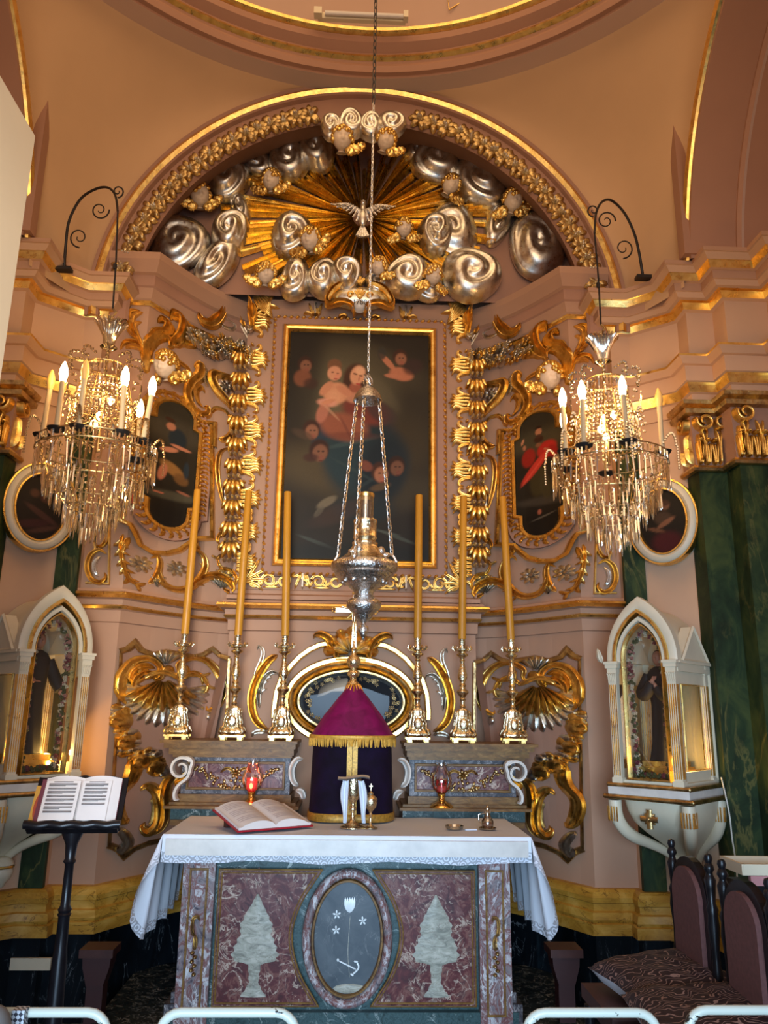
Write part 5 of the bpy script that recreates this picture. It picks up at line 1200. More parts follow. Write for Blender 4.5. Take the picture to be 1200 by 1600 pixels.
# ---- six candlesticks
names = ['outermost candlestick on the lectern side', 'second candlestick from the lectern side', 'candlestick just beside the oval frame on the lectern side', 'candlestick just beside the oval frame on the chair side', 'second candlestick from the chair side', 'outermost candlestick on the chair side']
def candlestick(x, lean, lb):
    y, z = 4.76, 1.378
    T_ = thing('altar_candlestick', 'tall baroque silver-gilt '+lb, 'candlestick', (x, y, z), 'altar candlesticks')
    mb = MB()
    for k in range(4):
        a = PI/4+k*PI/2; mb.box((x+.062*math.cos(a)*1.1, y+.055*math.sin(a), z+.012), (.026, .026, .024))
    for s in (-1, 1): mb.box((x, y+s*.039, z+.022), (.14, .012, .012)); mb.box((x+s*.06, y, z+.022), (.012, .08, .012))
    mb.build('gilt_plinth', M['gold_smooth'], T_, False)
    mb = MB()
    def tri(A, z_): return 1/(np.abs(np.cos(A))**2.8+np.abs(np.sin(A))**2.8)**(1/2.8)*(1+.05*np.cos(A*8))
    mb.lathe([(.060, .028), (.072, .035), (.074, .05), (.060, .062), (.050, .075), (.048, .10), (.040, .14), (.032, .17), (.034, .178), (.026, .19)], (x, y, z), 32, fn=tri, sy=.75)
    for k in range(4):
        a = PI/4+k*PI/2; dx, dy = math.cos(a), math.sin(a)*.8
        mb.tube([(x+dx*.072, y+dy*.066, z+.03), (x+dx*.092, y+dy*.08, z+.045), (x+dx*.082, y+dy*.075, z+.068), (x+dx*.066, y+dy*.062, z+.075), (x+dx*.064, y+dy*.058, z+.105), (x+dx*.052, y+dy*.045, z+.15), (x+dx*.056, y+dy*.05, z+.165), (x+dx*.045, y+dy*.04, z+.178)], [.010, .012, .010, .008, .009, .008, .009, .005], 7)
        mb.ball((x+dx*.088, y+dy*.078, z+.045), .012, 8, 6)
    mb.ball((x, y-.046, z+.105), (.026, .010, .034), 14, 8)
    for k in range(10): a = 2*PI*k/10; mb.ball((x+.030*math.cos(a), y-.046, z+.105+.038*math.sin(a)), .007, 6, 4)
    mb.build('foot', M['silver_gilt'], T_)
    mb = MB(); mb.lathe([(.020, .185), (.014, .195), (.019, .205), (.013, .215), (.014, .235), (.020, .245), (.014, .255), (.022, .268), (.034, .280), (.037, .290), (.030, .300), (.018, .306), (.016, .318), (.024, .326), (.016, .335), (.015, .345), (.026, .365), (.028, .385), (.020, .42), (.014, .45), (.012, .462), (.018, .47), (.012, .478), (.016, .49), (.034, .500), (.036, .508), (.020, .516), (.022, .522), (.050, .530), (.052, .538), (.026, .542), (.020, .545), (.020, .600), (.022, .603), (.016, .603)], (x, y, z), 24)
    for k in range(10): a = 2*PI*k/10; mb.tube([(x+.045*math.cos(a), y+.045*math.sin(a), z+.53), (x+.058*math.cos(a), y+.058*math.sin(a), z+.545), (x+.055*math.cos(a+.1), y+.055*math.sin(a+.1), z+.558)], [.006, .006, .002], 5)
    mb.build('stem', M['silver_gilt'], T_)
    mb = MB(); mb.tube([(x, y, z+.60), (x+lean*.5, y, z+1.04), (x+lean, y, z+1.49), (x+lean, y, z+1.493)], [.024, .0235, .022, .019], 16); mb.build('candle', M['wax'], T_)
for x, ln, lb in zip((-1.0, -.685, -.405, .388, .655, .952), (.012, .014, -.024, .006, .02, -.03), names): candlestick(x, ln, lb)

# ---- red votive lamps on the lower ledge
for (px, lit) in ((393, True), (690, False)):
    p = P(px, 1238 if lit else 1255, 4.655); x, y, z = p.x, 4.655, 1.0305
    T_ = thing('votive_lamp', 'glass and brass oil lamp with %s red cup on the altar shelf' % ('glowing' if lit else 'unlit'), 'lamp', (x, y, z), 'votive lamps')
    mb = MB(); mb.lathe([(.064, 0), (.066, .006), (.060, .014), (.052, .022), (.030, .032), (.020, .04), (.016, .06), (.022, .066), (.024, .075), (.014, .08)], (x, y, z), 24); mb.build('brass_foot', M['brass'], T_)
    mb = MB(); mb.lathe([(.020, .080), (.029, .090), (.031, .115), (.029, .14), (.031, .148)], (x, y, z), 20); mb.build('red_cup', M['red_wax'] if lit else M['red_glass'], T_)
    if not lit: mb = MB(); mb.lathe([(.001, .082), (.030, .084), (.031, .118), (.001, .12)], (x, y, z), 16); mb.build('red_wax', simple('red_wax_unlit', (.75, .03, .03), .4), T_)
    mb = MB(); mb.lathe([(.024, .078), (.048, .10), (.060, .135), (.056, .165), (.038, .20), (.028, .22), (.032, .245)], (x, y, z), 24); mb.build('glass_globe', M['glass'], T_)
    if lit:
        mb = MB(); mb.ball((x, y-.036, z+.108), (.010, .006, .016), 8, 6); mb.build('flame', M['flame'], T_)
        l = bpy.data.lights.new('votive_glow', 'POINT'); l.energy = .5; l.color = (1, .25, .1); l.shadow_soft_size = .02; o = bpy.data.objects.new('votive_glow', l); COL.objects.link(o); o.location = (x, y-.06, z+.14)

# ---- books, vessels on the altar
ZT = zt+.003
T_ = thing('open_missal', 'large open missal with a red cover lying on the altar cloth', 'book', (-.42, 4.30, ZT))
# corners from the photo: near spine (582/..), pages
c0 = np.array((-.43, 4.20, ZT)); ang = math.radians(33); ca, sa = math.cos(ang), math.sin(ang)
def bk(u, v, h): return np.array([c0[0]+u*ca-v*sa, c0[1]+u*sa+v*ca, ZT+h])
def tilt(v): return .022+.075*(v+.17)/.34    # book rests on a low stand: rear edge raised
mb = MB(); 
for s in (-1, 1):
    G = np.array([[[*bk(u, v, tilt(v)-.012+.0)] for v in np.linspace(-.15, .15, 4)] for u in np.linspace(0, s*.205, 4)])
    mb.grid(G); G2_ = G.copy(); G2_[..., 2] -= .006; mb.grid(G2_)
    for a, b in (((0, 0), (3, 0)), ((3, 0), (3, 3)), ((0, 3), (3, 3))): 
        mb.add([G[a], G[b], G2_[b], G2_[a]], [(0, 1, 2, 3)])
mb.build('cover', M['red_cover'], T_, False)
mb = MB(); 
for s in (-1, 1):
    us = np.linspace(0, 1, 14); arc = .030*np.sin(PI*np.clip(us*1.1, 0, 1))**.6*(1-us*.35)+.008
    G = np.array([[[*bk(s*u*.195, v, tilt(v)+h-.008)] for v in np.linspace(-.143, .143, 6)] for u, h in zip(us, arc)]); B = G.copy(); B[..., 2] = ZT+np.array([[tilt(v)-.011 for v in np.linspace(-.143, .143, 6)]]*14)
    mb.grid(G)
    for sl in (0, -1): mb.grid(np.stack([G[:, sl], B[:, sl]], 1))
    mb.grid(np.stack([G[-1], B[-1]], 1))
mb.build('pages', M['paper'], T_)
mb = MB(); rr = random.Random(4)
for s in (-1, 1):
    for k in range(13):
        v = .115-k*.0175
        if k in (4, 9): continue
        wl = .135*(rr.uniform(.5, 1) if k % 4 == 3 else 1); u0 = .035 if s > 0 else .20
        L_ = []
        for q in range(8):
            u = (.025+q/7*wl) if s > 0 else -(.17-q/7*wl); us_ = abs(u)/.195; h = .030*math.sin(PI*min(1, us_*1.1))**.6*(1-us_*.35)+.008
            L_.append([bk(u, v+.0022, tilt(v)+h-.0068), bk(u, v-.0022, tilt(v)+h-.0068)])
        mb.grid(np.array(L_))
mb.build('printed_lines', M['redink'], T_)
mb = MB(); mb.box(tuple(bk(0, .09, .035)), (.32, .03, .07), (0, 0, ang)); mb.box(tuple(bk(0, -.10, .008)), (.32, .03, .014), (0, 0, ang)); mb.build('low_stand', M['brown_wood'], T_, False)

x, y = .018, 4.22
T_ = thing('chalice', 'gilt chalice on the altar in front of the purple veil', 'chalice', (x, y, ZT))
mb = MB(); mb.lathe([(.062, 0), (.062, .005), (.045, .012), (.018, .028), (.010, .05), (.009, .075), (.018, .085), (.018, .095), (.009, .105), (.010, .12), (.026, .135), (.036, .165), (.040, .205), (.041, .235), (.038, .235), (.036, .20)], (x, y, ZT), 28); mb.build('cup', M['silver_gilt'], T_)
T_ = thing('purificator', 'white folded napkin and pall draped over the chalice', 'napkin', (x, y, ZT+.236), None)
mb = MB(); u, v = np.meshgrid(np.linspace(-.078, .082, 14), np.linspace(-.07, .07, 8), indexing='ij')
mb.grid(np.stack([x+u, y+v, ZT+.243+.006*np.sin(u*30)-.10*np.clip(u-.05, 0, 1)], -1)); mb.grid(np.stack([x+u, y+v, ZT+.237+.006*np.sin(u*30)-.10*np.clip(u-.05, 0, 1)], -1)); mb.build('pall', M['cloth'], T_)
for sx in (-1, 1):
    mb = MB(); us, vs = np.linspace(0, 1, 10), np.linspace(0, 1, 14); G = np.zeros((10, 14, 3))
    for i, a in enumerate(us):
        for j, b in enumerate(vs):
            G[i, j] = (x+sx*(.022+.030*a+(.024 if sx > 0 else .006)*b+.010*math.sin(b*5)*a), y-.045-.012*math.sin(a*PI*3)*(.5+b*.5), ZT+.232-.20*b-.006*math.sin(a*3))
    mb.grid(G); mb.build('hanging_end', M['cloth'], T_)
x, y = .108, 4.20
T_ = thing('ciborium', 'small lidded silver cup with a cross on its lid beside the chalice', 'cup', (x, y, ZT))
mb = MB(); mb.lathe([(.036, 0), (.036, .004), (.018, .010), (.007, .02), (.006, .06), (.010, .066), (.006, .075), (.012, .085), (.026, .10), (.032, .12), (.032, .135)], (x, y, ZT), 24); mb.build('cup', M['silver_gilt'], T_)
mb = MB(); mb.lathe([(.033, .136), (.032, .142), (.020, .155), (.012, .16), (.014, .168), (.004, .175), (.003, .18)], (x, y, ZT), 24); mb.box((x, y, ZT+.195), (.004, .004, .036)); mb.box((x, y, ZT+.20), (.018, .004, .004)); mb.build('lid', M['silver_gilt'], T_)
p = P(710, 1297, 4.2); T_ = thing('glass_dish', 'low round ribbed glass dish on the altar cloth', 'dish', (p.x, 4.2, ZT))
mb = MB(); mb.lathe([(.030, 0), (.042, .004), (.046, .018), (.044, .018), (.040, .006), (.0, .004)], (p.x, 4.2, ZT), 28, fn=lambda A, z: 1+.03*np.cos(A*14)); mb.build('dish', M['crystal'], T_)
x = P(762, 1297, 4.2).x; y = 4.2
T_ = thing('cruet', 'small glass cruet of wine with a handle and stopper on a glass tray', 'cruet', (x, y, ZT))
mb = MB(); mb.lathe([(.022, .004), (.030, .02), (.030, .04), (.018, .06), (.013, .075), (.020, .088)], (x, y, ZT), 18); mb.tube([(x-.016, y, ZT+.078), (x-.045, y, ZT+.07), (x-.044, y, ZT+.035), (x-.028, y, ZT+.022)], .0035, 7); mb.build('body', M['crystal'], T_)
mb = MB(); mb.lathe([(.019, .006), (.026, .02), (.025, .034), (.001, .035)], (x, y, ZT), 16); mb.build('wine', simple('wine', (.18, .02, .015), .1), T_)
mb = MB(); mb.lathe([(.006, .082), (.010, .092), (.012, .10), (.006, .11), (.001, .114)], (x, y, ZT), 14); mb.build('stopper', M['crystal'], T_)
mb = MB(); mb.lathe([(.034, 0), (.042, .003), (.044, .010), (.040, .004), (.0, .003)], (x, y, ZT), 24); mb.build('tray', M['crystal'], T_)
mb = MB(); p = P(735, 1298, 4.18); mb.box((p.x, 4.18, ZT+.003), (.06, .035, .006), (0, 0, .1)); mb.build('folded_napkin', M['cloth'], None, False, 'small folded white napkin beside the cruet', 'napkin')
# ================================================================== chandeliers
def chandelier(m, C, lit, lb):
    x, y, z = C; T_ = thing('chandelier', lb, 'chandelier', (x, y, z), 'crystal chandeliers'); rr = random.Random(3+m)
    mb = MB()
    for r, zz in ((.045, 0), (.10, -.24), (.115, -.33), (.155, -.46), (.165, -.60), (.285, -.665), (.29, -.715), (.215, -.86), (.12, -.99)):
        mb.tube([(x+r*math.cos(a), y+r*math.sin(a), z+zz) for a in np.linspace(0, 2*PI, 41)[:-1]], .0035, 5, closed=True)
    for k in range(8):
        a = 2*PI*k/8; c, s = math.cos(a), math.sin(a)
        mb.tube([(x+.10*c, y+.10*s, z-.24), (x+.16*c, y+.16*s, z-.5), (x+.165*c, y+.165*s, z-.60), (x+.285*c, y+.285*s, z-.665), (x+.215*c, y+.215*s, z-.86), (x+.12*c, y+.12*s, z-.99)], .0022, 4)
    mb.tube([(x, y, z+.05), (x, y, z-.7)], .008, 8); mb.tube([(x, y, z+.09), (x+.02, y, z+.07), (x, y, z+.04)], .006, 6); mb.build('wire_frame', M['gold_old'], T_)
    mb = MB()   # fan crown
    for k in range(22): a = 2*PI*k/22; c, s = math.cos(a), math.sin(a); mb.tube([(x+.018*c, y+.018*s, z-.13), (x+.03*c, y+.03*s, z-.07), (x+.062*c, y+.062*s, z-.005), (x+.085*c, y+.085*s, z+.012)], [.005, .007, .009, .006], 5)
    mb.lathe([(.02, -.15), (.045, -.13), (.02, -.11)], (x, y, z), 12); mb.build('glass_crown', M['crystal'], T_)
    # prisms: long drops of the wide tiers
    pm = MB(); L = .105
    pm.lathe([(.001, 0), (.0035, -.004), (.0058, -.012), (.0052, -L*.8), (.0035, -L*.93), (.0005, -L)], (0, 0, 0), 6); proto = None
    n = 0
    for (r, zz, cnt, sc) in ((.283, -.725, 54, 1.15), (.235, -.83, 46, 1.05)):
        for k in range(cnt):
            a = 2*PI*k/cnt+rr.uniform(-.02, .02)
            if proto is None: proto = pm.build('prism', M['crystal'], T_, False); proto.location = (0, 0, 0); proto.data.transform(Matrix.Translation((x, y, z))) ; o = proto
            else: o = proto.copy(); COL.objects.link(o); o.parent = T_
            o.location = (r*math.cos(a), r*math.sin(a), zz); o.scale = (1, 1, sc*rr.uniform(.85, 1.15)); o.rotation_euler = (rr.uniform(-.06, .06), rr.uniform(-.06, .06), a); n += 1
    mb = MB()
    def drop(px_, py_, pz, l, w): mb.lathe([(.0005, 0), (w, -l*.15), (w*.85, -l*.75), (.0004, -l)], (px_, py_, pz), 4, a0=rr.random())
    def bead(px_, py_, pz, r_): mb.ball((px_, py_, pz), r_, 5, 4)
    def ringd(r, zz, cnt, l, w, j=.01):
        for k in range(cnt): a = 2*PI*k/cnt+rr.uniform(-.05, .05); drop(x+r*math.cos(a), y+r*math.sin(a), z+zz+rr.uniform(-j, j), l*rr.uniform(.8, 1.2), w)
    ringd(.287, -.668, 70, .048, .006, .004); ringd(.20, -.88, 46, .10, .0055); ringd(.165, -.93, 36, .10, .0055); ringd(.125, -.99, 30, .10, .0055); ringd(.085, -1.03, 22, .10, .0055); ringd(.04, -1.08, 12, .09, .005)
    ringd(.10, -.24, 26, .07, .006); ringd(.155, -.46, 34, .06, .006); ringd(.165, -.60, 30, .05, .006)
    for k in range(40):      # strands of the inner basket
        a = 2*PI*k/40
        for q in range(13):
            f_ = q/12; r = .112+.050*math.sin(f_*PI/2); bead(x+r*math.cos(a), y+r*math.sin(a), z-.33-.29*f_, .0065 if q % 2 else .0095)
    for k in range(26):      # net of the bowl
        a = 2*PI*k/26
        for q in range(11):
            f_ = q/10; r = .285-.165*f_**1.2; bead(x+r*math.cos(a), y+r*math.sin(a), z-.72-.27*f_, .0075)
    for k in range(10):      # curling bead arms of the upper tiers
        a = 2*PI*k/10; c, s = math.cos(a), math.sin(a)
        for q in range(9):
            t = q/8; r = .10+.085*math.sin(t*PI*.8); bead(x+r*c, y+r*s, z-.20-.12*t+.05*math.sin(t*PI), .010)
        for q in range(7):
            t = q/6; bead(x+(.16+.035*t)*c, y+(.16+.035*t)*s, z-.44+.05*math.sin(t*PI)-.07*t, .010)
        drop(x+.185*c, y+.185*s, z-.33, .06, .006)
    for k in range(6):
        a = 2*PI*(k+.5)/6; c, s = math.cos(a), math.sin(a)
        for q in range(12): t = q/11; bead(x+(.27+.06*math.sin(t*PI/2))*c, y+(.27+.06*math.sin(t*PI/2))*s, z-.62-.02*t+.055*math.sin(t*PI), .008)
        for q in range(9): bead(x+.335*c, y+.335*s, z-.65-.014*q, .0065)
    mb.build('crystal_beads', M['crystal'], T_, False, kind='stuff')
    # candles
    for k in range(6):
        a = math.radians((-150, -118, -92, -50, -20, 60)[k]) if m < 0 else math.radians((-160, -134, -88, 75, -28, 130)[k]); r = .262; cx, cy = x+r*math.cos(a), y+r*math.sin(a); zb = z-.66
        tx, ty = (rr.uniform(-.012, .012)+(.03 if (m < 0 and k == 4) else 0), 0)
        mb = MB(); mb.tube([(cx, cy, zb), (cx+tx, cy+ty, zb+.235)], .0125, 12); c_ = mb.build('candle_tube', M['white_tube'], T_)
        mb = MB(); mb.lathe([(.014, .235), (.016, .25), (.021, .275), (.017, .305), (.006, .335), (.001, .34)], (cx+tx, cy+ty, zb), 14); mb.build('bulb', M['bulb_on'] if lit[k] else M['bulb_off'], c_)
        mb = MB(); mb.lathe([(.010, -.025), (.038, -.012), (.045, 0), (.030, .004), (.012, .01)], (cx, cy, zb), 16); mb.build('drip_pan', M['iron'], c_)
        if lit[k]:
            l = bpy.data.lights.new('bulb_light', 'POINT'); l.energy = 2.5; l.color = (1.0, .50, .15); l.shadow_soft_size = .02; o = bpy.data.objects.new('bulb_light', l); COL.objects.link(o); o.location = (cx+tx, cy+ty-.0, zb+.36)
    for q in (-.40, -.52):
        l = bpy.data.lights.new('basket_light', 'POINT'); l.energy = 1.6; l.color = (1.0, .56, .2); l.shadow_soft_size = .05; o = bpy.data.objects.new('basket_light', l); COL.objects.link(o); o.location = (x, y-.03, z+q)
    mb = MB()
    for k in range(3): mb.lathe([(.001, -.40-.07*k), (.018, -.415-.07*k), (.018, -.43-.07*k), (.001, -.45-.07*k)], (x+.04*math.cos(k*2.1), y+.04*math.sin(k*2.1), z), 10)
    mb.build('inner_bulbs', M['bulb_on'], T_, kind='stuff')
CHL = P(166, 508, 3.80); CHR = P(938, 530, 3.80); zc = (CHL.z+CHR.z)/2
CL_ = (-1.30, 3.80, zc); CR_ = (1.29, 3.80, zc)
chandelier(-1, CL_, (0, 1, 0, 1, 1, 1), 'crystal chandelier hanging before the crouching bare-legged figure, on the lectern side')
chandelier(1, CR_, (1, 1, 1, 1, 0, 1), 'crystal chandelier hanging before the man in red robes, above the high-backed chairs')
# iron brackets and wires
for m, C, pts, wire, lb in ((-1, CL_, [(100, 421), (103, 380), (108, 345), (125, 312), (148, 296), (168, 293), (180, 305), (184, 330)], (184, 330), 'lectern'), (1, CR_, [(1005, 434), (998, 392), (990, 362), (975, 332), (955, 313), (940, 316), (931, 335), (929, 365)], (929, 365), 'chair')):
    Y0, Y1 = 4.22, 3.80; n = len(pts); T_ = thing('iron_bracket', 'wrought iron scroll bracket standing on the side cornice, %s side' % lb, 'bracket', (C[0]*1.25, 4.2, 4.1), 'iron brackets')
    P3 = [P(px, py, Y0+(Y1-Y0)*i/(n-1)) for i, (px, py) in enumerate(pts)]
    mb = MB(); mb.tube(cr([tuple(p) for p in P3], 40), [.009, .008, .007, .006], 8); base = P3[0]
    mb.box((base.x, base.y, base.z+.0), (.09, .05, .02)); mb.build('arm', M['iron'], T_)
    mb = MB()
    def sp(c, r, a0, tn, Yc):
        q = []
        for i in range(26): t = i/25; rr_ = r*(1-.8*t); a = a0+tn*2*PI*t; q.append(tuple(P(c[0]+rr_*math.cos(a), c[1]+rr_*math.sin(a), Yc)))
        mb.tube(q, [.005, .004, .003], 6)
    sx = -m
    sp((pts[2][0]+sx*16, pts[2][1]+26), 16, PI/2, -1.3*sx*-1, 4.1); sp((pts[4][0]+sx*8, pts[4][1]+32), 15, -PI/2*0, 1.4*sx, 3.95); sp((pts[6][0]+sx*4, pts[6][1]-6), 10, PI/2, -1.3*sx, 3.8)
    mb.build('scrollwork', M['iron'], T_)
    a = P3[-1]; b = Vector((C[0], C[1], C[2]+.09)); mb = MB(); mb.tube([a, a+(b-a)*.5+Vector((.004, 0, 0)), b], .005, 6); mb.tube([a+(b-a)*.55, a+(b-a)*.6], .011, 6); mb.build('hanging_wire', M['iron'], T_)

# ================================================================== sanctuary lamp
x, y = .045, 3.6; T_ = thing('sanctuary_lamp', 'chased silver sanctuary lamp hanging on chains before the large painting', 'lamp', (x, y, 1.89))
def chain(mb, a, b, step, r, w):
    a, b = Vector(a), Vector(b); d = b-a; n = max(2, int(d.length/step)); dn = d.normalized(); e = dn.orthogonal().normalized(); f_ = dn.cross(e)
    for k in range(n):
        c = a+d*(k+.5)/n; u = e if k % 2 else f_; q = []
        for i in range(8): t = 2*PI*i/8; q.append(c+dn*(math.cos(t)*step*.66)+u*(math.sin(t)*w))
        mb.tube(q, r, 4, closed=True)
mb = MB(); chain(mb, (x, y, 4.75), (x, y, 7.3), .045, .0035, .010); mb.build('upper_chain', M['iron'], T_)
mb = MB(); chain(mb, (x, y, 3.18), (x, y, 4.75), .034, .0019, .0055)
for k in range(4): mb.tube([(x+.022*math.cos(t+k)*(1 if k % 2 else .5), y+.015*math.sin(t+k), 3.14+.03*math.sin(t)-k*.008) for t in np.linspace(0, 2*PI, 12)[:-1]], .003, 4, closed=True)
mb.build('lower_chain', M['chased_silver'], T_)
mb = MB(); mb.lathe([(.006, 3.11), (.012, 3.105), (.014, 3.095), (.040, 3.08), (.062, 3.05), (.072, 3.02), (.068, 3.018), (.040, 3.05), (.001, 3.07)], (x, y, 0), 28); mb.build('hood', M['chased_silver'], T_)
for k in range(3):
    a = (-2.75, -1.75, -.35)[k] ; a = (2.9, -1.9, -.15)[k]; mb = MB(); chain(mb, (x+.055*math.cos(a), y+.055*math.sin(a), 3.03), (x+.128*math.cos(a), y+.128*math.sin(a), 2.25), .028, .0032, .0085)
    e = (x+.128*math.cos(a), y+.128*math.sin(a)); mb.tube([(e[0], e[1], 2.26), (e[0]*1+.02*math.cos(a), e[1]+.02*math.sin(a), 2.22), (e[0]+.012*math.cos(a), e[1]+.012*math.sin(a), 2.19)], [.004, .008, .004], 6); mb.build('suspension_chain', M['chased_silver'], T_)
mb = MB(); mb.lathe([(.034, 2.41), (.037, 2.42), (.037, 2.535), (.034, 2.535), (.034, 2.42)], (x, y, 0), 28); mb.build('glass_cylinder', M['glass'], T_)
mb = MB(); mb.lathe([(.038, 2.53), (.040, 2.535), (.040, 2.548), (.036, 2.55)], (x, y, 0), 28); mb.build('gilt_rim', M['gold_smooth'], T_)
mb = MB(); mb.lathe([(.034, 2.42), (.054, 2.42), (.056, 2.41), (.052, 2.405), (.052, 2.34), (.056, 2.335), (.048, 2.32), (.060, 2.31), (.058, 2.295), (.064, 2.285), (.078, 2.262), (.105, 2.238), (.135, 2.222)], (x, y, 0), 40, fn=lambda A, z_: 1+(.02*np.cos(A*16) if 2.34 <= z_ <= 2.405 else 0)); mb.build('gilt_gallery', M['silver_gilt'], T_)
mb = MB(); mb.lathe([(.135, 2.222), (.150, 2.212), (.153, 2.195), (.148, 2.178), (.128, 2.165), (.138, 2.16), (.120, 2.14), (.088, 2.115), (.062, 2.095), (.045, 2.078), (.042, 2.065), (.050, 2.06), (.046, 2.053), (.066, 2.045), (.078, 2.03), (.076, 2.01), (.060, 1.99), (.046, 1.98), (.038, 1.962), (.020, 1.945), (.009, 1.938), (.010, 1.93), (.022, 1.922), (.026, 1.91), (.020, 1.892), (.008, 1.872), (.005, 1.866), (.001, 1.86)], (x, y, 0), 48, fn=lambda A, z_: 1+(.028*np.abs(np.cos(A*12)) if 2.16 < z_ < 2.215 or 1.99 < z_ < 2.04 else .0)); mb.build('bowl', M['chased_silver'], T_)
mb = MB()
for k in range(3):
    a = -2.0+k*2*PI/3; c = (x+.075*math.cos(a), y+.075*math.sin(a), 2.272); mb.ball(c, (.022, .022, .026), 12, 9); mb.ball((c[0]-.02, c[1], c[2]-.015), (.026, .012, .014), 8, 6); mb.ball((c[0]+.02, c[1], c[2]-.015), (.026, .012, .014), 8, 6)
for k in range(12): a = 2*PI*k/12; mb.ball((x+.10*math.cos(a), y+.10*math.sin(a), 2.125), (.014, .014, .012), 7, 5)
mb.build('cherub_bosses', M['chased_silver'], T_)

# ================================================================== side walls: ovals, niches, capitals
class Local:
    """local frame on the diagonal wall: u along, v outwards, z up; m mirrors"""
    def __init__(s, m, O, n): s.m = m; s.O = np.array(O); s.n = np.array(n); s.e = np.array((-n[1], n[0]))*-1.0 if False else np.array((-n[1], n[0]))
    def w(s, u, v, z):
        u, v, z = np.broadcast_arrays(np.asarray(u, float), np.asarray(v, float), np.asarray(z, float))
        X = s.O[0]+s.e[0]*u+s.n[0]*v; Y = s.O[1]+s.e[1]*u+s.n[1]*v
        return np.stack([X*s.m, Y, z], -1)
    def __call__(s, u, v, h): return s.w(u, h, v)          # as a chart: (u, z, height)
    def fix(s, mb): mb.v = [s.w(V[:, 0], V[:, 1], V[:, 2]) for V in mb.v]; return mb
n45 = np.array((-.656, -.755)); n45 /= np.linalg.norm(n45)
for m in (-1, 1):
    fr = Local(m, (1.79, 4.375), n45); c = (0, 2.635)
    T_ = thing('oval_portrait_frame', 'cream and gold oval frame around the %s' % ('seated figure with bare arms and red skirt' if m > 0 else 'dark painting of huddled figures'), 'frame', (m*1.75, 4.3, 2.35), 'oval frames')
    def el(a, b, n=56): return [(c[0]+a*math.cos(2*PI*i/n), c[1]+b*math.sin(2*PI*i/n)) for i in range(n)]
    f = RF(fr); f.flat(el(.172, .222), .060, .055, True, prof=[(-1, -.6), (-1, .4), (-.5, .9), (.3, 1), (1, .7), (1, -.3)]); f.build('cream_moulding', M['white_paint'], T_)
    f = RF(fr); f.flat(el(.200, .250), .014, .040, True, base=.01); f.build('outer_gilding', M['gold_smooth'], T_)
    f = RF(fr); f.flat(el(.142, .192), .014, .05, True); f.build('inner_gilding', M['gold_smooth'], T_)
    u0, u1, v0, v1 = -.142, .142, 2.635-.192, 2.635+.192
    if m > 0: bl = [(.5, .5, .6, .7, 0, (24, 20, 18), 1, .6), (.55, .25, .10, .10, 0, (110, 74, 56), .9, .4), (.55, .22, .10, .06, 0, (50, 30, 24), .8, .4), (.50, .45, .18, .14, .2, (70, 52, 40), .9, .4), (.55, .52, .2, .05, -.5, (128, 84, 60), .9, .4), (.35, .62, .18, .04, .3, (110, 72, 50), .8, .4), (.55, .82, .3, .22, 0, (70, 22, 26), .9, .5)]
    else: bl = [(.5, .5, .6, .7, 0, (24, 18, 20), 1, .6), (.40, .35, .10, .09, 0, (84, 52, 46), .8, .5), (.62, .30, .09, .08, 0, (88, 58, 46), .8, .5), (.45, .60, .35, .06, -.5, (76, 48, 44), .7, .5), (.6, .75, .35, .08, .2, (60, 30, 34), .8, .5), (.4, .82, .3, .05, .3, (84, 54, 46), .6, .5)]
    paint('oval_painting', fr, u0, v0, u1, v1, ((22, 18, 18), (26, 22, 20)), bl, .020, .008, lambda U, V: (U/.142)**2+((V-2.635)/.192)**2 < 1, label='dark oval painting of %s' % ('a seated figure with bare arms and a red skirt' if m > 0 else 'huddled figures almost lost in shadow'), cat='painting', group='oval paintings')

